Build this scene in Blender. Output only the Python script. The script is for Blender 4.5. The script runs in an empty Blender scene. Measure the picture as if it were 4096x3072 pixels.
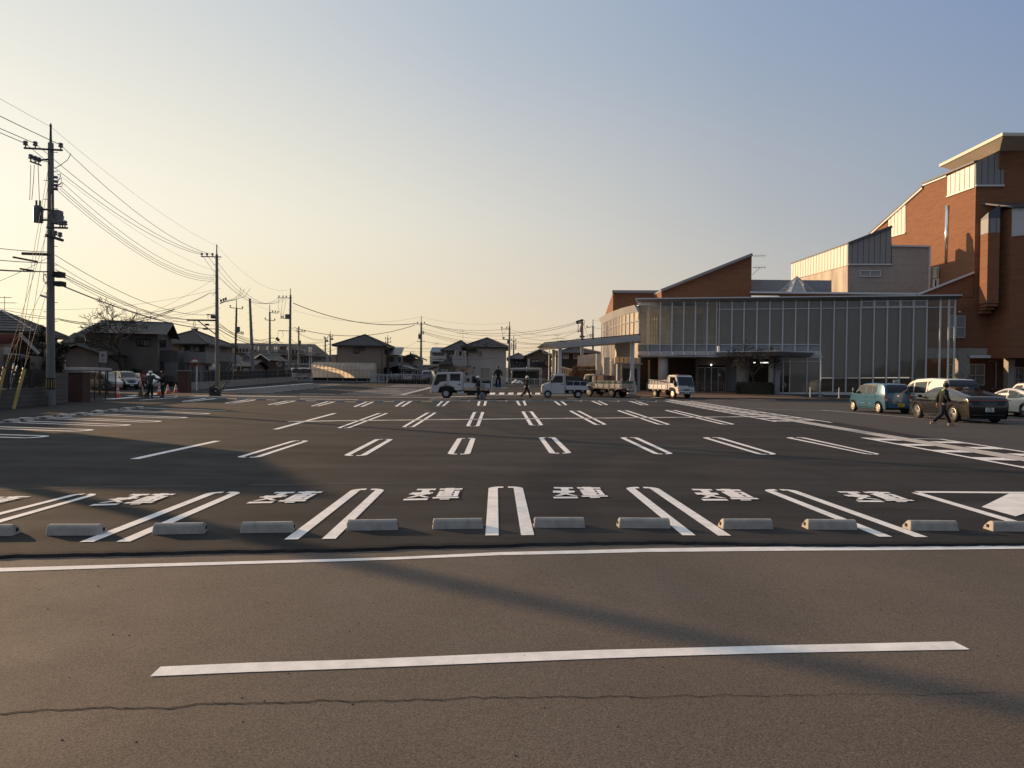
import bpy, bmesh, math, random
from math import radians as R, sin, cos, pi, tan, sqrt, atan2, hypot
from mathutils import Vector as V, Matrix
random.seed(7)
S = bpy.context.scene
C = S.collection
# ------------------------------------------------------------------ camera
F, CAMZ = 2840.0, 1.65
CAM_ROT = Matrix.Rotation(R(90 - .48), 3, 'X') @ Matrix.Rotation(R(.8), 3, 'Z')
cd = bpy.data.cameras.new('camera'); cam = bpy.data.objects.new('camera', cd); C.objects.link(cam)
cam.matrix_world = Matrix.Translation((0, 0, CAMZ)) @ CAM_ROT.to_4x4()
cd.sensor_width = 36; cd.lens = 36 * F / 4096; cd.clip_start = .05; cd.clip_end = 20000
S.camera = cam
S.render.resolution_x, S.render.resolution_y = 1024, 768
# ------------------------------------------------------------------ sky and sun
SUN_AZ, SUN_EL = R(-56.5), R(12)          # azimuth from +Y, negative = to the left of the view
w = bpy.data.worlds.new('World'); S.world = w; w.use_nodes = True
nt = w.node_tree; bg = nt.nodes['Background']
sky = nt.nodes.new('ShaderNodeTexSky'); sky.sky_type = 'NISHITA'; sky.sun_disc = False
sky.sun_elevation = SUN_EL; sky.sun_rotation = SUN_AZ
hsv = nt.nodes.new('ShaderNodeHueSaturation'); hsv.inputs['Saturation'].default_value = .8
nt.links.new(sky.outputs[0], hsv.inputs['Color']); nt.links.new(hsv.outputs[0], bg.inputs['Color'])
sky.air_density = 1.0; sky.dust_density = 1.0; sky.ozone_density = 2.0; sky.altitude = 0
def _n(tp, **kw):
    n = nt.nodes.new(tp)
    for k, v in kw.items(): setattr(n, k, v)
    return n
_tc = _n('ShaderNodeTexCoord'); _sep = _n('ShaderNodeSeparateXYZ'); nt.links.new(_tc.outputs['Generated'], _sep.inputs[0])
_dot = _n('ShaderNodeVectorMath', operation='DOT_PRODUCT'); nt.links.new(_tc.outputs['Generated'], _dot.inputs[0]); _dot.inputs[1].default_value = (sin(SUN_AZ), cos(SUN_AZ), 0)
def _ramp(src, stops):
    r = _n('ShaderNodeValToRGB'); e = r.color_ramp.elements; r.color_ramp.interpolation = 'EASE' if len(stops) == 2 else 'LINEAR'
    while len(e) < len(stops): e.new(.5)
    for el, (p, c) in zip(e, stops): el.position = p; el.color = (*c, 1) if hasattr(c, '__len__') else (c, c, c, 1)
    nt.links.new(src, r.inputs[0]); return r.outputs[0]
_mr = _n('ShaderNodeMapRange'); _mr.inputs['From Min'].default_value = -1; _mr.inputs['From Max'].default_value = 1; nt.links.new(_dot.outputs['Value'], _mr.inputs[0])
# hazy evening air: colour by bearing from the sun (0 behind us, .48 right edge, .77 centre, .96 left edge), low and high in the sky
_low = _ramp(_mr.outputs[0], [(0.00, (0.254, 0.254, 0.298)), (0.30, (0.292, 0.283, 0.301)), (0.48, (0.524, 0.472, 0.420)), (0.62, (0.657, 0.566, 0.448)), (0.77, (0.824, 0.645, 0.437)), (0.90, (0.911, 0.750, 0.459)), (0.97, (0.974, 0.835, 0.548))])
_mid = _ramp(_mr.outputs[0], [(0.00, (0.179, 0.214, 0.292)), (0.30, (0.211, 0.254, 0.341)), (0.48, (0.321, 0.373, 0.442)), (0.62, (0.474, 0.487, 0.491)), (0.77, (0.724, 0.689, 0.598)), (0.90, (0.946, 0.876, 0.694)), (0.97, (1.045, 0.966, 0.775))])
_top = _ramp(_mr.outputs[0], [(0.00, (0.10, 0.14, 0.22)), (0.30, (0.12, 0.17, 0.27)), (0.48, (0.218, 0.305, 0.490)), (0.62, (0.307, 0.389, 0.520)), (0.77, (0.462, 0.527, 0.601)), (0.90, (0.692, 0.710, 0.684)), (0.97, (0.809, 0.809, 0.748))])
_zen_boost = _ramp(_mr.outputs[0], [(.0, (.20, .23, .30)), (.30, (.26, .30, .37)), (.48, (.60, .64, .71)), (1, (.78, .79, .78))])  # zenith above the frame, raised brighter than real haze to light ground and paint
def _mix(a, b, f):
    x = _n('ShaderNodeMix', data_type='RGBA'); nt.links.new(f, x.inputs[0]); nt.links.new(a, x.inputs[6]); nt.links.new(b, x.inputs[7]); return x.outputs[2]
_z = _sep.outputs['Z']
_g = _mix(_low, _mid, _ramp(_z, [(.0, 0.0), (.24, 1.0)])); _g = _mix(_g, _top, _ramp(_z, [(.16, 0.0), (.48, 1.0)])); _g = _mix(_g, _zen_boost, _ramp(_z, [(.46, 0.0), (.72, 1.0)]))
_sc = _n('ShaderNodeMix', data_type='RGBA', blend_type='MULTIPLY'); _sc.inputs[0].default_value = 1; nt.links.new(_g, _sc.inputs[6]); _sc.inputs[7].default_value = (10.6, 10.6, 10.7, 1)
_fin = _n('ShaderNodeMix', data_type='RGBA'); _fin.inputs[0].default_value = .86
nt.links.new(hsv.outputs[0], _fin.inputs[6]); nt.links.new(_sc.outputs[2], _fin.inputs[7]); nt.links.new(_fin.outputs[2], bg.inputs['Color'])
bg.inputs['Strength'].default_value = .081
sd = bpy.data.lights.new('sun', 'SUN'); sd.energy = 5.0; sd.angle = R(.6); sd.color = (1, .64, .35)
sun = bpy.data.objects.new('sun', sd); C.objects.link(sun)
sdir = V((sin(SUN_AZ) * cos(SUN_EL), cos(SUN_AZ) * cos(SUN_EL), sin(SUN_EL)))
sun.rotation_euler = sdir.to_track_quat('Z', 'Y').to_euler(); sun.location = sdir * 200
vs = S.view_settings; vs.view_transform = 'Standard'; vs.look = 'None'; vs.exposure = .3; vs.gamma = 1
S.cycles.use_denoising = True
S.cycles.max_bounces = 6; S.cycles.transparent_max_bounces = 12
# ------------------------------------------------------------------ ground profile and photo-to-ground geometry
GK, GY0, GY1 = .0157, 64.0, 130.0
def gz(y): return GK * (min(max(y, GY0), GY1) - GY0)
def ray(x, y): return CAM_ROT @ V(((x - 2048) / F, -(y - 1536) / F, -1))
def at(x, y, D):
    d = ray(x, y); t = D / d.y
    return V((d.x * t, D, CAMZ + d.z * t))
def G(x, y, z0=0.0):
    d = ray(x, y); t = (CAMZ - z0) / -d.z if d.z < 0 else 1e9
    if t * d.y > GY0 or d.z >= 0:
        t = (CAMZ + GK * GY0) / (GK * d.y - d.z)
        if t * d.y > GY1: t = (CAMZ - gz(GY1)) / min(-d.z, -1e-4) * -1 if d.z > 0 else (CAMZ - gz(GY1)) / -d.z
    return V((d.x * t, d.y * t, CAMZ + d.z * t))
def on(x, D): return V((at(x, 1536, D).x, D, gz(D)))          # ground point under column x at depth D
# ------------------------------------------------------------------ object helpers
def setp(o, label=None, cat=None, group=None, kind=None):
    if label: o['label'] = label
    if cat: o['category'] = cat
    if group: o['group'] = group
    if kind: o['kind'] = kind
    return o
def thing(name, label, cat, loc=(0, 0, 0), rz=0, group=None):
    o = bpy.data.objects.new(name, None); C.objects.link(o); o.empty_display_size = .3
    o.location = loc; o.rotation_euler = (0, 0, rz)
    return setp(o, label, cat, group)
def copy_tree(o, parent=None):
    c = o.copy(); C.objects.link(c)
    if parent: c.parent = parent
    for ch in list(o.children): copy_tree(ch, c)
    return c
class MB:
    """collects polygons; build() links them as one mesh object"""
    def __init__(s): s.v = []; s.f = []
    def add(s, vs, fs):
        b = len(s.v); s.v += [V(p) for p in vs]; s.f += [tuple(b + i for i in f) for f in fs]; return s
    def poly(s, pts): return s.add(pts, [tuple(range(len(pts)))])
    def box(s, c, d, rz=0, M=None):
        x, y, z = d[0] / 2, d[1] / 2, d[2] / 2
        ps = [V((a, b, e)) for e in (-z, z) for a, b in ((-x, -y), (x, -y), (x, y), (-x, y))]
        Q = M or Matrix.Rotation(rz, 3, 'Z')
        return s.add([Q @ p + V(c) for p in ps], [(3, 2, 1, 0), (4, 5, 6, 7), (0, 1, 5, 4), (1, 2, 6, 5), (2, 3, 7, 6), (3, 0, 4, 7)])
    def bb(s, a, b):
        return s.box([(a[i] + b[i]) / 2 for i in range(3)], [abs(b[i] - a[i]) for i in range(3)])
    def slab(s, pts, off):
        """a flat polygon given thickness along the vector off"""
        n = len(pts); off = V(off); q = [V(p) for p in pts]
        s.add(q + [p + off for p in q], [tuple(range(n))[::-1], tuple(range(n, 2 * n))] + [(i, (i + 1) % n, n + (i + 1) % n, n + i) for i in range(n)])
        return s
    def tube(s, pts, rad, n=6, cap=True):
        pts = [V(p) for p in pts]; k = len(pts)
        if not hasattr(rad, '__len__'): rad = [rad] * k
        rings = []; ref = None
        for i, p in enumerate(pts):
            t = (pts[min(i + 1, k - 1)] - pts[max(i - 1, 0)])
            t = t.normalized() if t.length > 1e-9 else V((0, 0, 1))
            if ref is None or abs(ref.dot(t)) > .98:
                ref = V((1, 0, 0)) if abs(t.x) < .8 else V((0, 1, 0))
            u = (ref - t * ref.dot(t)).normalized(); ref = u; ww = t.cross(u)
            rings.append([p + (u * cos(2 * pi * j / n) + ww * sin(2 * pi * j / n)) * rad[i] for j in range(n)])
        fs = [(i * n + j, i * n + (j + 1) % n, (i + 1) * n + (j + 1) % n, (i + 1) * n + j) for i in range(k - 1) for j in range(n)]
        if cap: fs += [tuple(range(n))[::-1], tuple(range((k - 1) * n, k * n))]
        return s.add([p for r in rings for p in r], fs)
    def cyl(s, c, r, h, n=12, r2=None, M=None):
        Q = M or Matrix.Identity(3); c = V(c)
        return s.tube([c, c + Q @ V((0, 0, h))], [r, r if r2 is None else r2], n)
    def lathe(s, c, prof, n=12, M=None, cap=True):
        Q = M or Matrix.Identity(3); c = V(c); vs = []; k = len(prof)
        for r, z in prof: vs += [c + Q @ V((r * cos(2 * pi * j / n), r * sin(2 * pi * j / n), z)) for j in range(n)]
        fs = [(i * n + j, i * n + (j + 1) % n, (i + 1) * n + (j + 1) % n, (i + 1) * n + j) for i in range(k - 1) for j in range(n)]
        if cap: fs += [tuple(range(n))[::-1], tuple(range((k - 1) * n, k * n))]
        return s.add(vs, fs)
    def build(s, name, m, parent=None, world=False, smooth=False, bevel=0, seg=2, weld=False):
        if world and parent is not None:
            q = parent; Mx = Matrix.Identity(4)
            while q: Mx = q.matrix_basis @ Mx; q = q.parent
            Mi = Mx.inverted(); vs = [Mi @ p for p in s.v]
        else: vs = s.v
        me = bpy.data.meshes.new(name); me.from_pydata([tuple(p) for p in vs], [], s.f)
        if smooth:
            me.polygons.foreach_set('use_smooth', [True] * len(me.polygons))
        me.materials.append(m); me.update()
        if weld or bevel:
            bm = bmesh.new(); bm.from_mesh(me)
            if weld: bmesh.ops.remove_doubles(bm, verts=bm.verts, dist=1e-4)
            bmesh.ops.recalc_face_normals(bm, faces=bm.faces)
            if bevel: bmesh.ops.bevel(bm, geom=bm.edges[:], offset=bevel, segments=seg, affect='EDGES', clamp_overlap=True)
            bm.to_mesh(me); bm.free()
        o = bpy.data.objects.new(name, me); C.objects.link(o)
        if parent is not None: o.parent = parent
        return o
# ------------------------------------------------------------------ materials
MATS = {}
def mat(key, col, rough=.7, metal=0, var=.12, scale=3.0, bump=0, bscale=40, spec=.5, coat=0, alpha=1, trans=0, stretch=(1, 1, 1), dark=None, emit=0):
    """principled material with noise-varied base colour"""
    if key in MATS: return MATS[key]
    m = bpy.data.materials.new(key); m.use_nodes = True; MATS[key] = m
    t = m.node_tree; b = t.nodes['Principled BSDF']
    b.inputs['Roughness'].default_value = rough; b.inputs['Metallic'].default_value = metal
    b.inputs['Specular IOR Level'].default_value = spec
    b.inputs['Coat Weight'].default_value = coat; b.inputs['Coat Roughness'].default_value = .04
    tc = t.nodes.new('ShaderNodeTexCoord'); mp = t.nodes.new('ShaderNodeMapping'); mp.inputs['Scale'].default_value = stretch
    t.links.new(tc.outputs['Object'], mp.inputs[0])
    oi = t.nodes.new('ShaderNodeObjectInfo'); om = t.nodes.new('ShaderNodeMath'); om.operation = 'MULTIPLY'; om.inputs[1].default_value = 60; t.links.new(oi.outputs['Random'], om.inputs[0]); t.links.new(om.outputs[0], mp.inputs['Location'])
    no = t.nodes.new('ShaderNodeTexNoise'); no.inputs['Scale'].default_value = scale; no.inputs['Detail'].default_value = 6
    no.inputs['Roughness'].default_value = .65
    t.links.new(mp.outputs[0], no.inputs['Vector'])
    cr = t.nodes.new('ShaderNodeValToRGB')
    lo = dark or [c * (1 - var) for c in col[:3]]; hi = [min(1, c * (1 + var)) for c in col[:3]]
    cr.color_ramp.elements[0].position = .32; cr.color_ramp.elements[0].color = (*lo, 1)
    cr.color_ramp.elements[1].position = .7; cr.color_ramp.elements[1].color = (*hi, 1)
    t.links.new(no.outputs[0], cr.inputs[0]); t.links.new(cr.outputs[0], b.inputs['Base Color'])
    if bump:
        n2 = t.nodes.new('ShaderNodeTexNoise'); n2.inputs['Scale'].default_value = bscale; n2.inputs['Detail'].default_value = 4
        t.links.new(mp.outputs[0], n2.inputs['Vector'])
        bp = t.nodes.new('ShaderNodeBump'); bp.inputs['Strength'].default_value = bump; bp.inputs['Distance'].default_value = .02
        t.links.new(n2.outputs[0], bp.inputs['Height']); t.links.new(bp.outputs[0], b.inputs['Normal'])
    if trans: b.inputs['Transmission Weight'].default_value = trans
    if emit:
        b.inputs['Emission Color'].default_value = (*col, 1); b.inputs['Emission Strength'].default_value = emit
    m['_ramp'] = cr.name
    return m
def band_mat(key, col, line, period, axis='Z', frac=.12, rough=.7, var=.1, bump=.4, metal=0, scale=2.0, spec=.5):
    """a material with regular dark grooves (siding, panel joints, tile courses) along an axis, in object space"""
    if key in MATS: return MATS[key]
    m = mat(key, col, rough, metal, var, scale, spec=spec); t = m.node_tree; b = t.nodes['Principled BSDF']
    tc = t.nodes.new('ShaderNodeTexCoord'); sx = t.nodes.new('ShaderNodeSeparateXYZ'); t.links.new(tc.outputs['Object'], sx.inputs[0])
    mo = t.nodes.new('ShaderNodeMath'); mo.operation = 'FLOORED_MODULO'; mo.inputs[1].default_value = period
    t.links.new(sx.outputs[axis], mo.inputs[0])
    lt = t.nodes.new('ShaderNodeMath'); lt.operation = 'LESS_THAN'; lt.inputs[1].default_value = period * frac
    t.links.new(mo.outputs[0], lt.inputs[0])
    mx = t.nodes.new('ShaderNodeMix'); mx.data_type = 'RGBA'; t.links.new(lt.outputs[0], mx.inputs[0])
    src = t.nodes[m['_ramp']]
    t.links.new(src.outputs[0], mx.inputs[6]); mx.inputs[7].default_value = (*line, 1)
    t.links.new(mx.outputs[2], b.inputs['Base Color'])
    if bump:
        bp = t.nodes.new('ShaderNodeBump'); bp.inputs['Strength'].default_value = bump; bp.inputs['Distance'].default_value = .03; bp.invert = True
        t.links.new(lt.outputs[0], bp.inputs['Height']); t.links.new(bp.outputs[0], b.inputs['Normal'])
    return m
def brick_mat(key, c1, c2, mortar, sx=.21, sz=.06, rough=.85, use='XZ', msize=.012):
    if key in MATS: return MATS[key]
    m = mat(key, c1, rough, 0, .2, .35); t = m.node_tree; b = t.nodes['Principled BSDF']
    tc = t.nodes.new('ShaderNodeTexCoord'); s = t.nodes.new('ShaderNodeSeparateXYZ'); t.links.new(tc.outputs['Object'], s.inputs[0])
    ad = t.nodes.new('ShaderNodeMath'); ad.operation = 'ADD'; t.links.new(s.outputs['X'], ad.inputs[0]); t.links.new(s.outputs['Y'], ad.inputs[1])
    cb = t.nodes.new('ShaderNodeCombineXYZ'); t.links.new(ad.outputs[0], cb.inputs['X']); t.links.new(s.outputs['Z'], cb.inputs['Y'])
    br = t.nodes.new('ShaderNodeTexBrick'); br.inputs['Scale'].default_value = 1; br.inputs['Brick Width'].default_value = sx; br.inputs['Row Height'].default_value = sz
    br.inputs['Mortar Size'].default_value = msize; br.inputs['Bias'].default_value = 0
    br.inputs['Color1'].default_value = (*c1, 1); br.inputs['Color2'].default_value = (*c2, 1); br.inputs['Mortar'].default_value = (*mortar, 1)
    t.links.new(cb.outputs[0], br.inputs['Vector'])
    mx = t.nodes.new('ShaderNodeMix'); mx.data_type = 'RGBA'; mx.blend_type = 'MULTIPLY'; mx.inputs[0].default_value = 1
    mp = t.nodes.new('ShaderNodeMapping'); mp.inputs['Scale'].default_value = (.45, .45, 5.5); t.links.new(tc.outputs['Object'], mp.inputs[0])
    no = t.nodes.new('ShaderNodeTexNoise'); no.inputs['Scale'].default_value = 1.0; no.inputs['Detail'].default_value = 9; no.inputs['Roughness'].default_value = .7; t.links.new(mp.outputs[0], no.inputs['Vector'])
    cr = t.nodes.new('ShaderNodeValToRGB'); cr.color_ramp.elements[0].position = .3; cr.color_ramp.elements[0].color = (.62, .60, .58, 1)
    cr.color_ramp.elements[1].position = .7; cr.color_ramp.elements[1].color = (1, 1, 1, 1); t.links.new(no.outputs[0], cr.inputs[0])
    t.links.new(br.outputs['Color'], mx.inputs[6]); t.links.new(cr.outputs[0], mx.inputs[7]); t.links.new(mx.outputs[2], b.inputs['Base Color'])
    bp = t.nodes.new('ShaderNodeBump'); bp.inputs['Strength'].default_value = .35; bp.inputs['Distance'].default_value = .01; bp.invert = True
    t.links.new(br.outputs['Fac'], bp.inputs['Height']); t.links.new(bp.outputs[0], b.inputs['Normal'])
    return m
def asphalt(key, base, speck, big=.25, rough=.85, streak=False, bump=.6, spec=.35):
    if key in MATS: return MATS[key]
    m = bpy.data.materials.new(key); m.use_nodes = True; MATS[key] = m
    t = m.node_tree; b = t.nodes['Principled BSDF']; L = t.links.new
    tc = t.nodes.new('ShaderNodeTexCoord')
    def noise(sc, det=3, rg=.6, st=(1, 1, 1)):
        mp = t.nodes.new('ShaderNodeMapping'); mp.inputs['Scale'].default_value = st; L(tc.outputs['Object'], mp.inputs[0])
        n = t.nodes.new('ShaderNodeTexNoise'); n.inputs['Scale'].default_value = sc; n.inputs['Detail'].default_value = det; n.inputs['Roughness'].default_value = rg
        L(mp.outputs[0], n.inputs['Vector']); return n
    def ramp(src, p0, c0, p1, c1):
        r = t.nodes.new('ShaderNodeValToRGB'); e = r.color_ramp.elements
        e[0].position = p0; e[0].color = (*c0, 1); e[1].position = p1; e[1].color = (*c1, 1); L(src, r.inputs[0]); return r
    def mul(a, bb, f=1):
        x = t.nodes.new('ShaderNodeMix'); x.data_type = 'RGBA'; x.blend_type = 'MULTIPLY'; x.inputs[0].default_value = f
        L(a, x.inputs[6]); L(bb, x.inputs[7]); return x.outputs[2]
    fine = noise(95, 5, .75)
    c = ramp(fine.outputs[0], .36, [v * .45 for v in base], .66, [v * 1.55 for v in base]).outputs[0]
    vo = t.nodes.new('ShaderNodeTexVoronoi'); vo.inputs['Scale'].default_value = 70; L(tc.outputs['Object'], vo.inputs['Vector'])
    sp = ramp(vo.outputs['Distance'], .10, (1, 1, 1), .22, (0, 0, 0))
    hue = noise(31, 2)
    pick = ramp(hue.outputs[0], .58, (0, 0, 0), .62, (1, 1, 1))
    fac = mul(sp.outputs[0], pick.outputs[0])
    mx = t.nodes.new('ShaderNodeMix'); mx.data_type = 'RGBA'; L(fac, mx.inputs[0]); L(c, mx.inputs[6]); mx.inputs[7].default_value = (*speck, 1)
    c = mx.outputs[2]
    lo = 1 - big
    c = mul(c, ramp(noise(.5, 5, .6).outputs[0], .3, (lo, lo, lo), .72, (1 + big * .5,) * 3).outputs[0])
    if streak:
        c = mul(c, ramp(noise(.55, 6, .65, (.22, 2.2, 1)).outputs[0], .33, (.62, .62, .62), .68, (1.3, 1.28, 1.26)).outputs[0])
    L(c, b.inputs['Base Color'])
    r2 = ramp(noise(1.3, 4).outputs[0], .3, (rough - .1,) * 3, .7, (rough + .08,) * 3); L(r2.outputs[0], b.inputs['Roughness'])
    b.inputs['Specular IOR Level'].default_value = spec
    bp = t.nodes.new('ShaderNodeBump'); bp.inputs['Strength'].default_value = bump; bp.inputs['Distance'].default_value = .006
    L(fine.outputs[0], bp.inputs['Height']); L(bp.outputs[0], b.inputs['Normal'])
    return m
def clear_glass(key, tint=(.9, .95, .95), rough=.02, mirror=.12):
    """thin window pane: mostly see-through, with fresnel reflection"""
    if key in MATS: return MATS[key]
    m = bpy.data.materials.new(key); m.use_nodes = True; MATS[key] = m; t = m.node_tree
    for n in list(t.nodes): t.nodes.remove(n)
    o = t.nodes.new('ShaderNodeOutputMaterial'); mx = t.nodes.new('ShaderNodeMixShader'); fr = t.nodes.new('ShaderNodeFresnel'); fr.inputs['IOR'].default_value = 1.5
    ad = t.nodes.new('ShaderNodeMath'); ad.operation = 'ADD'; ad.inputs[1].default_value = mirror; ad.use_clamp = True
    tr = t.nodes.new('ShaderNodeBsdfTransparent'); tr.inputs[0].default_value = (*tint, 1)
    gl = t.nodes.new('ShaderNodeBsdfGlossy'); gl.inputs['Roughness'].default_value = rough
    nz = t.nodes.new('ShaderNodeTexNoise'); nz.inputs['Scale'].default_value = .8
    bp = t.nodes.new('ShaderNodeBump'); bp.inputs['Strength'].default_value = .02; t.links.new(nz.outputs[0], bp.inputs['Height']); t.links.new(bp.outputs[0], gl.inputs['Normal'])
    t.links.new(fr.outputs[0], ad.inputs[0]); t.links.new(ad.outputs[0], mx.inputs[0]); t.links.new(tr.outputs[0], mx.inputs[1]); t.links.new(gl.outputs[0], mx.inputs[2]); t.links.new(mx.outputs[0], o.inputs[0])
    return m
def translucent(m, f, col):
    """let light through: mix a translucent lobe into a material"""
    t = m.node_tree; x = t.nodes.new('ShaderNodeMixShader'); x.inputs[0].default_value = f; l = t.nodes.new('ShaderNodeBsdfTranslucent'); l.inputs[0].default_value = (*col, 1)
    t.links.new(t.nodes['Principled BSDF'].outputs[0], x.inputs[1]); t.links.new(l.outputs[0], x.inputs[2]); t.links.new(x.outputs[0], t.nodes['Material Output'].inputs[0]); return m
M_PAINT = mat('road_paint', (.84, .83, .81), .75, 0, .06, 6, bump=.25, bscale=120, dark=(.66, .655, .64))
def worn(m, col, lo, hi, sc):
    """let the surface below show through in small flecks"""
    t = m.node_tree; b = t.nodes['Principled BSDF']; src = b.inputs['Base Color'].links[0].from_socket; tc = t.nodes.new('ShaderNodeTexCoord')
    n = t.nodes.new('ShaderNodeTexNoise'); n.inputs['Scale'].default_value = sc; n.inputs['Detail'].default_value = 7; n.inputs['Roughness'].default_value = .75; t.links.new(tc.outputs['Object'], n.inputs['Vector'])
    r = t.nodes.new('ShaderNodeMapRange'); r.inputs['From Min'].default_value = lo; r.inputs['From Max'].default_value = hi; t.links.new(n.outputs[0], r.inputs[0])
    x = t.nodes.new('ShaderNodeMix'); x.data_type = 'RGBA'; t.links.new(r.outputs[0], x.inputs[0]); t.links.new(src, x.inputs[6]); x.inputs[7].default_value = (*col, 1); t.links.new(x.outputs[2], b.inputs['Base Color'])
worn(M_PAINT, (.16, .15, .14), .66, .74, 9)
M_CONC = mat('concrete', (.30, .285, .26), .88, 0, .25, 2.2, bump=.2, bscale=60)
M_CONC_L = mat('pale_concrete', (.46, .44, .41), .88, 0, .2, 2.5, bump=.2, bscale=60)
M_BLACK = mat('black_steel', (.012, .012, .013), .5, 0, .2, 5)
M_RUBBER = mat('tyre_rubber', (.014, .014, .014), .85, 0, .25, 8)
M_WHITE = mat('white_paint', (.72, .72, .70), .35, 0, .05, 3, coat=.3)
M_GREY = mat('grey_metal', (.30, .31, .32), .45, .3, .12, 5)
M_GALV = mat('galvanised_steel', (.38, .39, .40), .45, .5, .15, 6)
M_DGLASS = mat('dark_glass', (.018, .02, .022), .06, 0, .1, 1, spec=.8)
M_DARK = mat('dark_void', (.012, .011, .010), .9, 0, .2, 3)
def text_mesh(s, size=1.0, extrude=.004, bold=0.0):
    cu = bpy.data.curves.new('t', 'FONT'); cu.body = s; cu.size = size; cu.extrude = extrude; cu.offset = bold; cu.align_x = 'CENTER'; cu.align_y = 'CENTER'
    o = bpy.data.objects.new('t', cu); C.objects.link(o)
    dg = bpy.context.evaluated_depsgraph_get(); me = bpy.data.meshes.new_from_object(o.evaluated_get(dg))
    vs = [v.co.copy() for v in me.vertices]; fs = [tuple(p.vertices) for p in me.polygons]
    bpy.data.objects.remove(o); bpy.data.curves.remove(cu); bpy.data.meshes.remove(me)
    return vs, fs
def lettering(name, s, m, parent, M4, size, width=None, height=None, bold=0.0, world=False):
    """writing as a thin mesh; M4 maps x right, y up, z out of the face"""
    vs, fs = text_mesh(s, size, .002, bold)
    if vs and (width or height):
        xs = [p.x for p in vs]; ys = [p.y for p in vs]
        kx = width / (max(xs) - min(xs)) if width else 1; ky = height / (max(ys) - min(ys)) if height else 1
        cx, cy = (max(xs) + min(xs)) / 2, (max(ys) + min(ys)) / 2
        vs = [V(((p.x - cx) * kx, (p.y - cy) * ky, p.z)) for p in vs]
    b = MB(); b.add([M4 @ p for p in vs], fs)
    return b.build(name, m, parent, world=world)
def frame3(o, x, y):
    """4x4 with origin o, x axis x, y axis y"""
    x = V(x).normalized(); y = V(y); y = (y - x * y.dot(x)).normalized(); z = x.cross(y)
    return Matrix(((x.x, y.x, z.x, o[0]), (x.y, y.y, z.y, o[1]), (x.z, y.z, z.z, o[2]), (0, 0, 0, 1)))
ORD = ['first', 'second', 'third', 'fourth', 'fifth', 'sixth', 'seventh', 'eighth', 'ninth', 'tenth', 'eleventh', 'twelfth', 'thirteenth', 'fourteenth', 'fifteenth',
       'sixteenth', 'seventeenth', 'eighteenth', 'nineteenth', 'twentieth', 'twenty-first', 'twenty-second', 'twenty-third', 'twenty-fourth', 'twenty-fifth', 'twenty-sixth', 'twenty-seventh', 'twenty-eighth']
# ================================================================== the ground
M_LOT = asphalt('new_asphalt', (.041, .0405, .0415), (.12, .118, .116), .3, .92, streak=True, spec=.12)
M_ROAD = asphalt('worn_asphalt', (.118, .097, .079), (.36, .32, .27), .16, .88, bump=.8)
M_APRON = asphalt('old_asphalt', (.052, .048, .044), (.14, .13, .12), .2, .86)
def sheet(name, rows, m, z=0.0, kind='structure', parent=None):
    """rows: list of (y, x0, x1)"""
    b = MB()
    vs = []; 
    for y, x0, x1 in rows: vs += [(x0, y, gz(y) + z), (x1, y, gz(y) + z)]
    b.add(vs, [(2 * i, 2 * i + 1, 2 * i + 3, 2 * i + 2) for i in range(len(rows) - 1)])
    o = b.build(name, m, parent)
    if kind: o['kind'] = kind
    return o
sheet('ground', [(-400, -3000, 3000), (GY0, -3000, 3000), (GY1, -3000, 3000), (6000, -6000, 6000)], mat('ground_soil', (.055, .05, .043), .95, 0, .3, .05), -.09)
# seam between the worn road in front and the raised new surface
SEAM = [(-900, 2262), (0, 2227), (219, 2221), (547, 2215), (845, 2207), (1348, 2201), (1646, 2191), (2100, 2180), (2348, 2174.5), (2646, 2171), (2945, 2174.5), (3245, 2182), (3643, 2181), (4096, 2178), (5200, 2172)]
seam = [G(x, y, -.02) for x, y in SEAM]
seam = [V((-200, seam[0].y, 0))] + seam + [V((200, seam[-1].y, 0))]
def seam_y(x):
    for a, b in zip(seam, seam[1:]):
        if a.x <= x <= b.x: return a.y + (b.y - a.y) * (x - a.x) / (b.x - a.x)
    return seam[-1].y
xs = [-200, -60, -20] + [-12 + .12 * i for i in range(201)] + [20, 60, 200]
b = MB(); vs = []
rnd = random.Random(3)
for x in xs:
    j = rnd.uniform(-.022, .022) if abs(x) < 13 else 0
    y = seam_y(x) + j
    vs += [(x, y - .035 + rnd.uniform(-.012, .012), -.06), (x, y, -.006), (x, y + .06, 0), (x, 30, 0), (x, 64, 0), (x, 130, gz(130))]
fs = []
for i in range(len(xs) - 1):
    for k in range(5): fs.append((i * 6 + k, i * 6 + 6 + k, i * 6 + 7 + k, i * 6 + k + 1))
b.add(vs, fs); LOT = b.build('parking_lot', M_LOT); LOT['kind'] = 'structure'
b = MB(); b.poly([(-200, -60, -.035), (200, -60, -.035), (200, 8.5, -.035), (-200, 8.5, -.035)])
ROAD = b.build('road', M_ROAD); ROAD['kind'] = 'structure'
# older surface on the right where the cars stand
bd = [(2660, 1596), (2746, 1603), (2840, 1615), (2920, 1626), (3044, 1642), (3200, 1667), (3369, 1694), (3500, 1715), (3642, 1739), (3800, 1763), (3941, 1786), (4096, 1811), (4600, 1891), (5600, 2045)]
pts = [G(x, y) for x, y in bd]
b = MB(); vs = []
for p in pts: vs += [(p.x, p.y, .004), (p.x + 90, p.y, .004)]
b.add(vs, [(2 * i, 2 * i + 1, 2 * i + 3, 2 * i + 2) for i in range(len(pts) - 1)])
AP = b.build('forecourt', M_APRON); AP['kind'] = 'structure'
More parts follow.
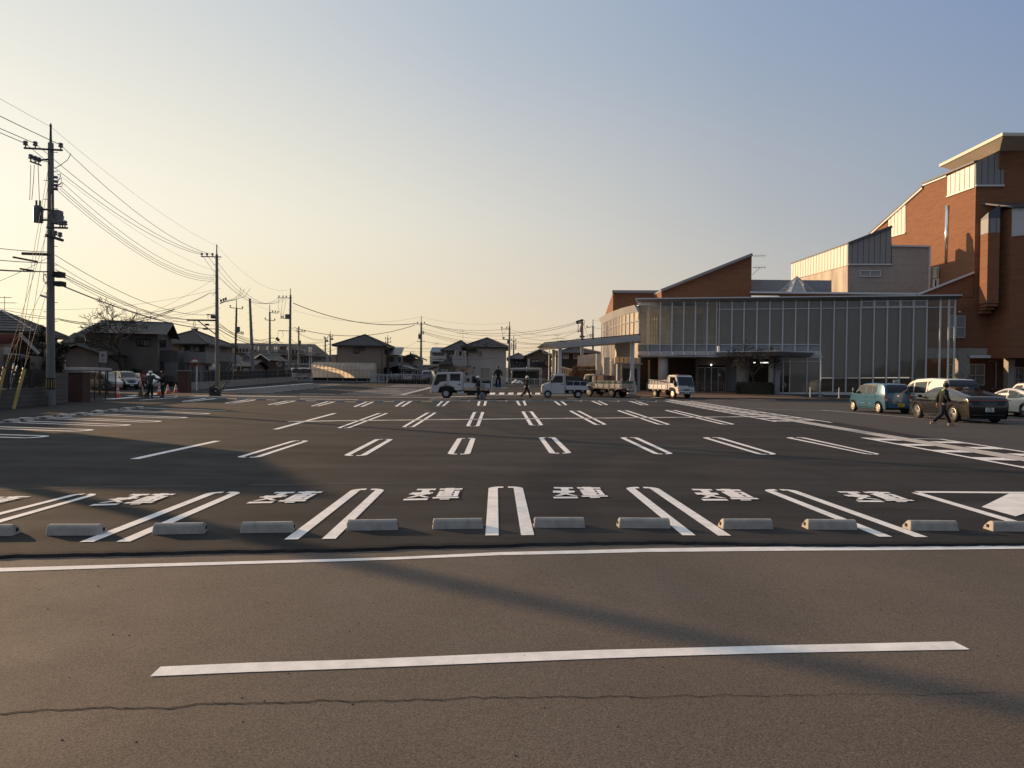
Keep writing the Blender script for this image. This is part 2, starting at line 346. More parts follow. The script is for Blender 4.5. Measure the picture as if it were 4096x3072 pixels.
# brown brick paving in front of the entrance
pv = [G(2560, 1586), G(2990, 1586), G(3070, 1578), G(3000, 1563), G(2560, 1561)]
M_PAVE = brick_mat('brick_paving', (.16, .085, .05), (.20, .11, .07), (.08, .06, .05), .2, .1)
pave = MB()
p0, p1 = pv[0], pv[2]
pave.add([(12.2, 66, gz(66) + .05), (29.5, 66, gz(66) + .05), (29.5, 86, gz(86) + .05), (12.2, 86, gz(86) + .05), (12.2, 66, gz(66) - .02), (29.5, 66, gz(66) - .02)], [(0, 1, 2, 3), (4, 5, 1, 0)])
o = pave.build('entrance_paving', M_PAVE); o['kind'] = 'structure'
# ------------------------------------------------------------------ painted markings (paint on the lot: children of it)
ZM = .006
def bil(q):
    BL, BR, TL, TR = [V(p) for p in q]
    return lambda u, v: (BL * (1 - u) + BR * u) * (1 - v) + (TL * (1 - u) + TR * u) * v
def u_mark(px, closed_bottom=False, lw=.27, parent=LOT, top=True, zz=ZM, nm='bay_line'):
    """a bay divider drawn as two parallel stripes joined by a rounded end (BL, BR, TL, TR in photo pixels)"""
    q = [G(*p) for p in px]; W = ((q[1] - q[0]).length + (q[3] - q[2]).length) / 2; L = ((q[2] - q[0]).length + (q[3] - q[1]).length) / 2
    f = bil(q); b = MB(); w = lw; wv = lw * W / L * .95; r = .38 * W / L; g = .035 / W
    for sgn in (0, 1):
        out = []; inn = []
        def U(u): return u if sgn == 0 else 1 - u
        n = 5
        if closed_bottom:
            out.append((.5 - g, 0)); inn.append((.5 - g, wv))
            for i in range(n + 1):
                a = pi / 2 * i / n; out.append((.38 - .38 * sin(a), r - r * cos(a)))
                inn.append((w + (.38 - w) * .4 * (1 - sin(a)), wv + r * .3 * (1 - cos(a))))
        else: out.append((0, 0)); inn.append((w, 0))
        if top:
            for i in range(n + 1):
                a = pi / 2 * i / n; out.append((.38 - .38 * cos(a), 1 - r + r * sin(a)))
                inn.append((w + (.38 - w) * .4 * (1 - cos(a)), 1 - wv - r * .3 * (1 - sin(a))))
            out.append((.5 - g, 1)); inn.append((.5 - g, 1 - wv))
        else: out.append((0, 1)); inn.append((w, 1))
        vs = []
        for (a, c), (a2, c2) in zip(out, inn):
            for u, v in ((a, c), (a2, c2)):
                p = f(U(u), v); vs.append((p.x, p.y, gz(p.y) + zz))
        k = len(out)
        b.add(vs, [((2 * i, 2 * i + 1, 2 * i + 3, 2 * i + 2) if sgn == 0 else (2 * i + 2, 2 * i + 3, 2 * i + 1, 2 * i)) for i in range(k - 1)])
    return b.build(nm, M_PAINT, parent)
def line(px0, px1, w, parent=LOT, m=None, zz=ZM, nm='bay_line', n=1, z0=0.0):
    """straight stripe of width w (m) between two photo points"""
    a, c = G(*px0, z0) if z0 else G(*px0), G(*px1, z0) if z0 else G(*px1)
    d = (c - a); d.z = 0; d.normalize(); nn = V((-d.y, d.x, 0)) * w / 2
    ks = sorted({i / n for i in range(n + 1)} | ({(GY0 - a.y) / (c.y - a.y)} if (a.y - GY0) * (c.y - GY0) < 0 else set()))
    vs = []
    for k in ks:
        p = a.lerp(c, k)
        for s in (-1, 1):
            q = p + nn * s; vs.append((q.x, q.y, (gz(q.y) if not z0 else z0) + zz))
    b = MB(); b.add(vs, [(2 * i, 2 * i + 2, 2 * i + 3, 2 * i + 1) for i in range(len(ks) - 1)])
    return b.build(nm, m or M_PAINT, parent)
ROW1 = [[(-525, 2183), (-308, 2181), (302, 1976), (403, 1976)], [(318, 2170), (519.7, 2168.5), (841, 1969), (975, 1967.5)], [(1136.8, 2160), (1342, 2157), (1413, 1956), (1543, 1956)],
        [(1941.4, 2143.7), (2136.8, 2142.2), (1954.5, 1947.5), (2090, 1947)], [(2729.6, 2142.7), (2925, 2144.7), (2496.6, 1949), (2625, 1949)], [(3517.2, 2148.6), (3712.1, 2150.1), (3043, 1958), (3169, 1958)]]
ROW2 = [[(940, 1831), (1035, 1831), (1171.6, 1763), (1239, 1763)], [(1370.5, 1824.5), (1462.5, 1824), (1502, 1757), (1574.4, 1757)], [(1788, 1818.5), (1880, 1818.5), (1830.5, 1753), (1902.6, 1753)],
        [(2199, 1815.5), (2288.4, 1814.5), (2154, 1750), (2221.3, 1750)], [(2619, 1818), (2697.7, 1817.5), (2477, 1750), (2549, 1750)], [(3039, 1820), (3113.9, 1818.5), (2804.6, 1750), (2880, 1750)], [(3468.4, 1818.5), (3528, 1818.5), (3136.7, 1750), (3214.8, 1750)]]
ROW3 = [[(1345.6, 1713), (1398, 1713), (1512, 1653), (1554.5, 1653)], [(1606.7, 1709), (1656.4, 1709), (1706, 1651), (1747, 1651)], [(1863.8, 1705.7), (1917.5, 1705.7), (1892.6, 1648.5), (1937.4, 1648.5)],
        [(2117.9, 1702), (2174, 1701.7), (2085.5, 1646), (2130.3, 1646)], [(2379, 1700), (2428.7, 1699), (2275, 1643.5), (2318, 1643.5)], [(2631.6, 1699), (2684, 1699), (2465, 1642), (2509.7, 1642)], [(2887.7, 1698), (2943.4, 1698), (2655.4, 1641), (2701, 1641)]]
ROW4 = [[(721, 1606.6), (759, 1607), (817, 1593), (866, 1595)], [(893.7, 1613), (934.6, 1613.5), (983, 1599), (1024, 1601)], [(1067, 1619), (1106, 1620), (1142.6, 1604), (1183, 1605)], [(1239.8, 1625.4), (1274, 1625.4), (1305, 1606.6), (1339, 1608.8)],
        [(1410.9, 1627.6), (1451.4, 1627.6), (1462, 1608), (1494.8, 1608.8)], [(1578.7, 1625.8), (1613.4, 1626.5), (1612, 1605.5), (1647.4, 1606)], [(1744.4, 1624.7), (1775.8, 1624.7), (1764, 1605.5), (1799, 1605.5)], [(1908, 1623), (1942.6, 1623), (1913, 1604.8), (1948, 1604.8)],
        [(2074.6, 1622), (2107, 1622), (2063, 1603.7), (2099.5, 1603.7)], [(2236, 1621.6), (2270, 1620.6), (2212.8, 1603.7), (2248.7, 1603.7)], [(2402.8, 1620.6), (2433.6, 1620), (2362, 1603.7), (2400, 1604.7)], [(2567, 1620.6), (2596.8, 1620), (2512, 1604), (2549.5, 1604.7)]]
for q in ROW1: u_mark(q)
for q in ROW2 + ROW3: u_mark(q, True)
for q in ROW4:
    u_mark([q[0], q[1], q[2], q[3]], closed_bottom=True, top=False)
line((537, 1837), (870, 1764.4), .17); line((1101, 1718), (1340, 1653.4), .17); line((559, 1601), (708, 1590), .17)
# last bay on the right: hatched corner
q = [G(3665, 1968), G(4700, 1975), G(4700, 2288)]
line((3668, 1969), (4700, 1976), .15); line((3664, 1972), (4640, 2262), .15)
b = MB(); b.poly([(*G(x, y).xy, ZM + .003) for x, y in ((4036, 1976), (3926, 2030), (4062, 2068), (4330, 1980))]); b.build('hatch_stripe', M_PAINT, LOT)
# characters for light cars, painted facing the lane (upside down from here)
GL = []
for x0, x1, y0, y1 in ((.10, .47, .92, 1.06), (.22, .37, .70, .92), (.05, .46, .58, .69), (.0, .44, -.02, .12),
                       (.55, 1.0, .90, 1.04), (.66, .84, -.02, 1.08), (.57, .97, .70, .78), (.57, .97, .46, .53), (.57, .66, .22, .78), (.88, .97, .22, .78), (.57, .97, .22, .30), (.52, 1.0, .06, .17)):
    GL.append([(x0, y0), (x1, y0), (x1, y1), (x0, y1)])
GL += [[(.03, .16), (.13, .16), (.42, .50), (.30, .50)], [(.36, .16), (.46, .16), (.14, .50), (.04, .50)], [(.03, .44), (.43, .44), (.43, .52), (.03, .52)]]
KEI = [[(358, 2024.5), (600, 2018), (505, 1980), (700, 1979)], [(987, 2015), (1213, 2012), (1078, 1972), (1290, 1970)], [(1612, 2003), (1832, 1999), (1648, 1959.5), (1850, 1957)],
       [(2215, 1995), (2435, 1993), (2195, 1952), (2400, 1953.5)], [(2812, 2003.5), (3042, 2003.5), (2747, 1959), (2960, 1962)], [(3435, 2009), (3666, 2010), (3330, 1968.5), (3555, 1972)], [(-240, 2030), (-10, 2018), (-80, 1992), (120, 1989)]]
for q in KEI:
    f = bil([G(*p) for p in q]); b = MB()
    for i, pl in enumerate(GL): b.poly([(*f(u, v).xy, ZM + .0008 * i) for u, v in pl])
    b.build('kei_character', M_PAINT, LOT)
# left-hand bays
for a, c, wd in (((507, 1629.6), (907, 1643.5), 0), ((408, 1639.5), (828, 1656.4), 1), ((268, 1654), (737, 1672), 1), ((117, 1669), (632, 1687.8), 1), ((35, 1685.8), (506, 1703), 1), ((-150, 1707), (357, 1723), 1), ((-300, 1735), (174, 1749), 1)):
    if not wd: line(a, c, .16); continue
    A, B = G(*a), G(*c); d = (B - A).normalized(); n = V((-d.y, d.x, 0)) * .40
    b = MB(); k = 8; vs = []
    o_, i_ = [], []
    o_.append(A + n); i_.append(A + n * .6)
    for i in range(k + 1):
        t = pi * i / k; o_.append(B - d * .3 + n * cos(t) + d * .3 * sin(t)); i_.append(B - d * .3 + n * .6 * cos(t) + d * .12 * sin(t))
    o_.append(A - n); i_.append(A - n * .6)
    for p, q in zip(o_, i_): vs += [(p.x, p.y, ZM), (q.x, q.y, ZM)]
    b.add(vs, [(2 * i, 2 * i + 2, 2 * i + 3, 2 * i + 1) for i in range(len(o_) - 1)]); b.build('bay_line', M_PAINT, LOT)
# far bays on the left of the aisle
line((893, 1561), (1251, 1533), .5, n=3)
for (x0, y0), (x1, y1) in (((660, 243), (1370, 250)), ((818, 230), (1470, 239)), ((890, 219.5), (1563, 229)), ((985, 210), (1650, 219)), ((1065, 203), (1730, 211)), ((1150, 196), (1806, 202)), ((1240, 188), (1875, 193)), ((1320, 181), (1940, 185)), ((1400, 175), (2000, 177)), ((1480, 167), (2055, 169)), ((1560, 160), (2110, 161)), ((1640, 154), (2200, 155))):
    line((600 + x0 * .3617, 1480 + y0 * .3617), (600 + x1 * .3617, 1480 + y1 * .3617), .32)
# far bays in the middle
for i, (x0, y0) in enumerate(((460, 263), (530, 253), (597, 242), (657, 233), (713, 225), (763, 217), (812, 209), (855, 202), (945, 184), (982, 178), (1013, 172), (1042, 166), (1075, 160))):
    line((1200 + x0 * .3617, 1480 + y0 * .3617), (1200 + (1180 + i * 38) * .3617, 1480 + (y0 + 8) * .3617), .32)
for a, c, wd in (((700, 1584.5), (1724, 1590), .25), ((1724, 1590), (1905, 1585), .25), ((1200, 1596), (1433, 1599), .22), ((1715, 1596.5), (1992, 1594), .22), ((1200, 1575), (1339, 1576.6), .2), ((860, 1581), (1200, 1587), .22), ((520, 1589), (850, 1583), .25), ((430, 1597), (560, 1588), .3), ((520, 1584), (640, 1575), .3),
                 ((2268, 1595), (2544, 1597.3), .22), ((2823, 1600), (3104, 1600), .2), ((2874, 1591), (3051, 1590.5), .2), ((2610, 1591), (2830, 1588), .2), ((2560, 1592), (2610, 1593), .2), ((1945, 1579.8), (2300, 1580.5), .22), ((3290, 1641), (3900, 1692), .08), ((2990, 1635), (3370, 1645), .06)):
    line(a, c, wd * (2.0 if a[1] < 1600 else 1.3), zz=.009)
# chequered walkway strip behind the trucks
f = bil([G(1950, 1578.3), G(2170, 1578.6), G(1955, 1570.6), G(2170, 1571)])
for i in range(6):
    b = MB(); u0, u1 = i / 6 + .03, i / 6 + .125
    b.poly([(*f(u, v).xy, gz(f(u, v).y) + ZM) for u, v in ((u0, 0), (u1, 0), (u1, 1), (u0, 1))]); b.build('walkway_block', M_PAINT, LOT)
# concrete gutter across the third row and the drain strip running to the right
M_GUT = mat('gutter_concrete', (.44, .42, .39), .9, 0, .22, 5, bump=.2)
for a, c in (((1151.7, 1688), (1348, 1684)), ((1348, 1684), (2100, 1676)), ((2100, 1676), (2999.6, 1667.4))):
    line(a, c, .5, m=M_GUT, zz=.010, nm='gutter')
for i in range(9):
    k0 = .12 + i * .1; A = (1348 + (2999 - 1348) * k0, 1684 - 16.6 * k0); B = (A[0] + 45, A[1] - .45)
    line(A, B, .3, m=M_GREY, zz=.014, nm='gutter_grate')
DR = [(2590, 1589.5), (2746, 1611), (2945, 1644.5), (3100, 1670), (3274.5, 1699), (3379, 1718), (3493, 1737), (3642.5, 1762), (3791.7, 1787), (3941, 1812), (4096, 1838), (4500, 1906)]
A, B = G(2746, 1611), G(4096, 1838); dd = (B - A); dd.z = 0; LW = dd.length; dd.normalize(); nn = V((-dd.y, dd.x, 0))
b = MB(); vs = []
for i in range(-6, 40):
    p = A + dd * (LW * i / 30.0)
    for s in (-.32, .32): q = p + nn * s; vs.append((q.x, q.y, .012))
b.add(vs, [(2 * i, 2 * i + 2, 2 * i + 3, 2 * i + 1) for i in range(45)]); b.build('drain_strip', M_GUT, LOT)
def along(t, s): q = A + dd * t + nn * s; return (q.x, q.y, .016)
def wpoly(t0, t1, s0, s1, nm='walkway_line', m=None):
    b = MB(); b.poly([along(t0, s0), along(t1, s0), along(t1, s1), along(t0, s1)]); b.build(nm, m or M_PAINT, LOT)
ta = [(B - G(x, y)).length for x, y in ((3210, 1690), (3492, 1737), (2700, 1604))]
segs = [(-4.0, LW - (G(3230, 1690) - B).length), (LW - (G(3490, 1754) - B).length, LW + 6)]
for t0, t1 in segs:
    for sg in (-1, 1):
        wpoly(t0, t1, sg * 1.05, sg * 1.2); wpoly(t0, t0 + .12, sg * .34, sg * 1.06, 'walkway_line')
        k = t0 + (.9 if sg > 0 else .3)
        while k < t1 - .5:
            wpoly(k, k + .55, sg * .36, sg * 1.04, 'walkway_block'); k += 1.65
wpoly(LW - (G(3400, 1722) - B).length, LW - (G(3470, 1734) - B).length, -.28, .28, 'drain_grate', M_GREY)
# diagonal concrete strip in the distance
line((1608, 1579.5), (1735, 1547), .5, m=M_GUT, zz=.010, nm='gutter'); line((1560, 1583), (1690, 1581), .5, m=M_GUT, zz=.012, nm='gutter')
# paving joints in the new surface
M_JOINT = mat('asphalt_joint', (.012, .012, .012), .7, 0, .3, 5)
for pl in ([(0, 1782), (240, 1749), (700, 1682), (908, 1644)], [(80, 1905), (300, 1865), (560, 1818), (760, 1765), (1110, 1700)], [(1000, 1715), (1170, 1680), (1330, 1620)], [(0, 1960), (300, 1950), (800, 1942)], [(1000, 1940), (1700, 1933)]):
    P = [G(x, y) for x, y in pl]; b = MB(); vs = []
    for p in P: vs += [(p.x, p.y - .03, .003), (p.x, p.y + .03, .003)]
    b.add(vs, [(2 * i, 2 * i + 2, 2 * i + 3, 2 * i + 1) for i in range(len(P) - 1)]); b.build('paving_joint', M_JOINT, LOT)
# road markings and crack in front
def strip_px(lo, hi, nm, m, zz, parent=ROAD):
    b = MB(); vs = []
    for (x, y), (x2, y2) in zip(lo, hi):
        p, q = G(x, y, -.035), G(x2, y2, -.035); vs += [(p.x, p.y, -.035 + zz), (q.x, q.y, -.035 + zz)]
    b.add(vs, [(2 * i, 2 * i + 2, 2 * i + 3, 2 * i + 1) for i in range(len(lo) - 1)]); return b.build(nm, m, parent)
ex = [-700, 0, 530, 1000, 1350, 1600, 2000, 2300, 2600, 2945, 3245, 3643, 4096, 4800]
hi = [2308, 2273.5, 2258, 2246, 2237, 2229, 2210, 2203, 2195, 2190, 2186.5, 2183.5, 2180, 2174]
lo = [2328, 2288, 2271, 2257, 2247, 2239, 2222, 2216, 2209, 2206, 2203.5, 2201, 2196, 2190]
strip_px(list(zip(ex, lo)), list(zip(ex, hi)), 'edge_line', M_PAINT, .004)
cx = [642, 1000, 1400, 2048, 2400, 2700, 3100, 3500, 3815]
ch = [2669, 2653, 2641.5, 2614, 2601.5, 2594.5, 2583.5, 2575, 2567.5]; cl = [2708, 2691, 2677, 2650, 2636, 2625.5, 2614.5, 2606.5, 2600]
cxl = [600, 980, 1390, 2048, 2400, 2700, 3100, 3510, 3880]
strip_px(list(zip(cxl, cl)), list(zip(cx, ch)), 'centre_line', M_PAINT, .004)
kx = list(range(-200, 4000, 22)); rk = random.Random(5); ky = []; dv = 0
for x in kx:
    dv = dv * .8 + rk.uniform(-4, 4); base = 2850 - (x / 4096) * 98 - 12 * sin(x / 900.0); ky.append(base + dv)
strip_px([(x, y + (2.2 + 2.4 * rk.random() ** 2) * max(.25, 1 - x / 4600)) for x, y in zip(kx, ky)], [(x, y - (1.1 + 1.8 * rk.random() ** 2) * max(.25, 1 - x / 4600)) for x, y in zip(kx, ky)], 'crack', mat('crack_dark', (.006, .006, .006), .95, 0, .3, 9), .003)
rk = random.Random(8); b = MB()
for _ in range(150):
    x, y = rk.uniform(-4.5, 4.5), rk.uniform(1.6, 7.2); s = rk.uniform(.002, .006); b.lathe((x, y, -.035), [(s, 0), (s * 1.1, s * .5), (s * .3, s)], 5)
o = b.build('loose_grit', mat('grit', (.05, .045, .04), .9, 0, .5, 30)); o['kind'] = 'stuff'
# hills far behind and all round
def hills(name, R0, h0, a0, a1, seed, col):
    rr = random.Random(seed); ph = [rr.uniform(0, 6) for _ in range(6)]; b = MB(); vs = []; n = 120
    for i in range(n + 1):
        a = a0 + (a1 - a0) * i / n
        e = min(1, 6 * i / n, 6 * (n - i) / n)
        h = h0 * e * (.55 + .25 * sin(7 * a + ph[0]) + .16 * sin(17 * a + ph[1]) + .08 * sin(41 * a + ph[2]) + .04 * sin(97 * a + ph[3]))
        for k, (rf, hf) in enumerate(((1, 0), (1.06, .55), (1.12, 1), (1.3, .3))):
            vs.append((R0 * rf * sin(a), R0 * rf * cos(a), max(0, h * hf) - 2))
    b.add(vs, [(i * 4 + k, i * 4 + 4 + k, i * 4 + 5 + k, i * 4 + 1 + k) for i in range(n) for k in range(3)])
    o = b.build(name, mat(name + '_wood', col, .95, 0, .3, .01), smooth=True); o['kind'] = 'structure'; return o
hills('hills', 1500, 95, R(100), R(262), 4, (.05, .055, .04))
hills('distant_hills', 7800, 165, R(-62), R(30), 9, (.06, .07, .05))
# ------------------------------------------------------------------ wheel stops
def make_stop(L=.6):
    """car stop: steep face to -Y, long sloped back with a lifting notch in the end"""
    pr = [(-.075, 0), (-.06, .085), (-.045, .105), (-.01, .108), (.03, .09), (.085, .035), (.10, 0)]
    b = MB(); n = len(pr); x = L / 2
    vs = [(-x + (.012 if z > .08 else 0), y, z) for y, z in pr] + [(x - (.012 if z > .08 else 0), y, z) for y, z in pr]
    b.add(vs, [tuple(range(n)), tuple(range(n, 2 * n))[::-1]] + [(i, i + n, i + 1 + n, i + 1) for i in range(n - 1)])
    return b
M_STOP = mat('stop_concrete', (.36, .345, .315), .9, 0, .2, 9, bump=.25, bscale=90)
def place_stop(i, n, a, c, rowname, group, Lf=None, first=[None], flip=False):
    A_, C_ = G(*a), G(*c); d = C_ - A_; mid = (A_ + C_) / 2; rz = atan2(d.y, d.x)
    t = thing('wheel_stop', '', 'wheel stop')
    o = make_stop(d.length).build('block', M_STOP, t, bevel=.006, seg=1)
    nb = MB()
    for s in (-1, 1): nb.box((s * d.length / 2, .02, .045), (.006, .035, .035))
    nb.build('lifting_notch', M_DARK, t)
    nrm = V((-sin(rz), cos(rz), 0)); t.location = mid + nrm * .075; t.location.z = gz(mid.y); t.rotation_euler.z = rz
    t['label'] = 'concrete wheel stop, %s from the left in the %s' % (ORD[i], rowname); t['group'] = group
ST1 = [((-50, 2145), (47, 2143.7)), ((179, 2142.7), (398, 2142)), ((605.7, 2138.7), (815.6, 2134.7)), ((958.8, 2132.7), (1171.6, 2129.8)), ((1385, 2122.8), (1591.8, 2119.8)), ((1730, 2117.3), (1934, 2114.8)), ((2135.8, 2110.9), (2341.7, 2111.4)),
       ((2476, 2112.4), (2683.9, 2113.9)), ((2892.7, 2116.8), (3095.5, 2116.8)), ((3232, 2117.9), (3432.7, 2119.9)), ((3642.5, 2122.3), (3838, 2123.8)), ((3973, 2125.4), (4178, 2127))]
ST1[0] = ((-160, 2145.5), (47, 2143.7))
for i, (a, c) in enumerate(ST1): place_stop(i, len(ST1), a, c, 'front row nearest the road', 'wheel stops of the front row')
ST4 = [(708.5, 749, 1590), (791, 831.5, 1592.5), (866.6, 906.7, 1595.5), (948, 988, 1598), (1025, 1065.5, 1600.5), (1107.5, 1147, 1603), (1184, 1223, 1604.5), (1265.5, 1303.5, 1606.5), (1341, 1379, 1608.5), (1420.6, 1459, 1609.5), (1494.8, 1532.8, 1609), (1574, 1612, 1608), (1647.8, 1684.7, 1607.5), (1725.6, 1762.4, 1607), (1799, 1835.5, 1606.5), (1876, 1913, 1606), (1949.4, 1985.6, 1606),
       (2027, 2063, 1606), (2099.5, 2134, 1605.5), (2176.5, 2211, 1606), (2248.7, 2284.5, 1606), (2325.7, 2360.5, 1606), (2398, 2435, 1606.5), (2475, 2511, 1607), (2547, 2584.3, 1607.3), (2625.6, 2661.4, 1608)]
for i, (x0, x1, y) in enumerate(ST4): place_stop(i, len(ST4), (x0, y), (x1, y + .1), 'far row in front of the trucks', 'wheel stops of the far row')
for k in range(len(ST4) - 1):
    a, c = ST4[k], ST4[k + 1]; line((a[0] - 2, a[2] - 2), (c[0] - 2, c[2] - 2), .3, zz=.011)
ST0 = [(35, 1691), (91, 1684), (176, 1677), (249, 1669), (320, 1662.5), (382, 1653.5), (443, 1646.5), (498, 1640), (549, 1635.5)]
for i, (x, y) in enumerate(ST0):
    p = G(x, y); t = thing('wheel_stop', 'low grey wheel stop, %s from the camera along the left edge of the lot' % ORD[i], 'wheel stop', (p.x, p.y + .1, 0), R(12), 'wheel stops along the left edge')
    b = MB(); b.add([(-.19, -.28, 0), (.19, -.28, 0), (.19, .28, 0), (-.19, .28, 0), (-.10, -.26, .105), (.13, -.26, .105), (.13, .26, .105), (-.10, .26, .105)], [(0, 1, 5, 4), (1, 2, 6, 5), (2, 3, 7, 6), (3, 0, 4, 7), (4, 5, 6, 7)])
    b.build('block', M_STOP, t, bevel=.01, seg=1)
    b = MB(); b.box((.01, -.272, .05), (.12, .012, .035)); b.build('lifting_notch', M_DARK, t)
# ================================================================== the public hall on the right
CP = V((0, 0, CAMZ))
def hit(x, y, P0, n):
    d = ray(x, y); return CP + d * ((P0 - CP).dot(n) / d.dot(n))
FL, FR = at(2545, 1196, 84.2), at(3839, 1182, 76.6)
fd = FR - FL; fd.z = 0; fd.normalize(); FN = V((fd.y, -fd.x, 0))          # facade direction and outward normal
def fac(x, y, off=0.0): return hit(x, y, FL + FN * off, FN)
def facz(x, z, off=0.0): p = fac(x, 1500, off); return V((p.x, p.y, z))
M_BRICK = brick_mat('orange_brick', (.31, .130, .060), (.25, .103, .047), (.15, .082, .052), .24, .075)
M_ALU = mat('silver_aluminium', (.50, .52, .54), .35, .35, .06, 4)
M_FASCIA = mat('grey_fascia', (.25, .255, .265), .5, .1, .08, .8)
M_PANEL = mat('white_panel', (.46, .475, .49), .5, 0, .06, .7)
M_SPAN = mat('spandrel_glass', (.20, .235, .25), .12, 0, .1, .6, spec=.5)
M_BLIND = mat('blind_behind_glass', (.34, .32, .28), .8, 0, .12, .35, stretch=(1, 1, .4))
M_PANE = clear_glass('blind_pane', (.86, .88, .88), .03, .05)
M_LOWGL = mat('dark_lobby_glass', (.030, .028, .024), .03, 0, .25, .5, spec=.9)
M_CLEAR = clear_glass('clear_glass', mirror=.03)
M_CREAM = mat('cream_curtain', (.62, .55, .43), .8, 0, .10, 1.5, stretch=(3, 3, .3))
M_WALLC = mat('interior_concrete', (.58, .53, .46), .85, 0, .2, .7)
M_ROUND = mat('column_concrete', (.40, .385, .365), .8, 0, .12, .9)
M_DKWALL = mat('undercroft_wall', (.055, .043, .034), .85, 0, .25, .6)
M_RED = mat('entrance_frame', (.16, .13, .115), .6, 0, .1, 1)
M_LAMP = mat('tube_light', (1, .95, .85), .5, 0, 0, 1, emit=2.2)
FO = thing('glazed_foyer', 'long two-storey glazed foyer with silver mullions and recessed ground floor', 'building', (30, 80, gz(80)))
def FB(b, n, m, **k): return b.build(n, m, FO, world=True, **k)
MX = [2552.6, 2595, 2643, 2689, 2736, 2782.5, 2830, 2868, 2878, 2929, 2977, 3028.6, 3080.3, 3132.4, 3183.3, 3235, 3284, 3337, 3388.5, 3443.5, 3497, 3550, 3601.5, 3655, 3708, 3763, 3797, 3821]
def tp(x): return 1210 + (x - 2550) / (3824 - 2550) * (1197.6 - 1210)        # head of the glazing
def tr(x): return 1238 + (x - 2878) / (3821 - 2878) * -10
def pt(x, y, o=0): return fac(x, y, o)
def bar(b, x0, y0, x1, y1, wd, dp, off=0.0):
    p, q = fac(x0, y0, off), fac(x1, y1, off); d = (q - p).normalized(); s = d.cross(FN).normalized() * wd / 2
    b.slab([p - s - FN * dp / 2, p + s - FN * dp / 2, q + s - FN * dp / 2, q - s - FN * dp / 2], FN * dp)
def vbar(b, x, y0, y1, wd, dp, off=0.0):
    p, q = fac(x, y0, off), fac(x, y1, off); q = V((p.x, p.y, q.z)); s = fd * wd / 2
    b.slab([p - s - FN * dp / 2, p + s - FN * dp / 2, q + s - FN * dp / 2, q - s - FN * dp / 2], FN * dp)
BOT = 1574
for i, x in enumerate(MX):
    b = MB(); yb = 1407 if x < 3283 else BOT
    vbar(b, x, tp(x), yb, .13 if i not in (7, 8) else .10, .22, .05); FB(b, 'mullion', M_ALU)
for i in range(len(MX) - 1):
    x0, x1 = MX[i], MX[i + 1]
    if x1 - x0 < 15: continue
    def quad(ya0, ya1, yb0, yb1, off=-.02): return MB().poly([fac(x0, yb0, off), fac(x1, yb1, off), fac(x1, ya1, off), fac(x0, ya0, off)])
    clear = x1 < 2870 or x0 > 3700
    jit = random.Random(i); jj = lambda: -.02 + jit.uniform(-.012, .012)
    def pane(ya0, ya1, yb): FB(MB().poly([fac(x0, yb, jj()), fac(x1, yb, jj()), fac(x1, ya1, jj()), fac(x0, ya0, jj())]), 'glass_panel', M_CLEAR if clear else M_PANE)
    def blind(ya0, ya1, yb): FB(MB().poly([fac(x0, yb, -.30), fac(x1, yb, -.30), fac(x1, ya1, -.30), fac(x0, ya0, -.30)]), 'roller_blind', M_BLIND)
    if x0 < 3280:
        pane(tp(x0), tp(x1), 1378)
        if not clear: blind(tp(x0), tp(x1), 1378)
        FB(quad(1378, 1378, 1407, 1407), 'spandrel_panel', M_SPAN)
        b = MB(); bar(b, x0, 1378, x1, 1378, .09, .12, .03); bar(b, x0, 1406.5, x1, 1406.5, .10, .14, .03); FB(b, 'transom', M_ALU)
    else:
        yl = 1513
        if clear: pane(tp(x0), tp(x1), BOT)
        else:
            pane(tp(x0), tp(x1), yl); blind(tp(x0), tp(x1), yl + jit.uniform(-6, 3)); FB(quad(yl + .4, yl + .4, BOT, BOT), 'lower_glass', M_LOWGL)
            b = MB(); bar(b, x0, yl, x1, yl, .05, .05, .01); FB(b, 'blind_rail', M_ALU)
        b = MB(); bar(b, x0, BOT, x1, BOT, .30, .16, .05); FB(b, 'sill', M_PANEL)
    if x0 >= 2877 and not (x0 > 3763):
        b = MB(); bar(b, x0, tr(x0), x1, tr(x1), .09, .14, .03)
        if 3440 < x0 < 3700:
            for yy in (tp(x0) + 4, tr(x0) - 4): bar(b, x0 + 3, yy, x1 - 3, yy, .10, .12, .04)
            for xx in (x0 + 4, x1 - 4): vbar(b, xx, tp(x0) + 4, tr(x0) - 4, .10, .12, .04)
        FB(b, 'transom', M_ALU)
    if x0 > 3763:
        b = MB(); bar(b, x0, 1228, x1, 1228, .09, .12, .03); FB(b, 'transom', M_ALU)
# band of panels under the upper floor
for i in range(len(MX) - 1):
    x0, x1 = MX[i], MX[i + 1]
    if x1 > 3285 or x1 - x0 < 15: continue
    b = MB(); b.slab([fac(x0 + .5, 1407.8, .10), fac(x1 - .5, 1407.8, .10), fac(x1 - .5, 1426, .10), fac(x0 + .5, 1426, .10)], -FN * .3); FB(b, 'band_panel', M_PANEL)
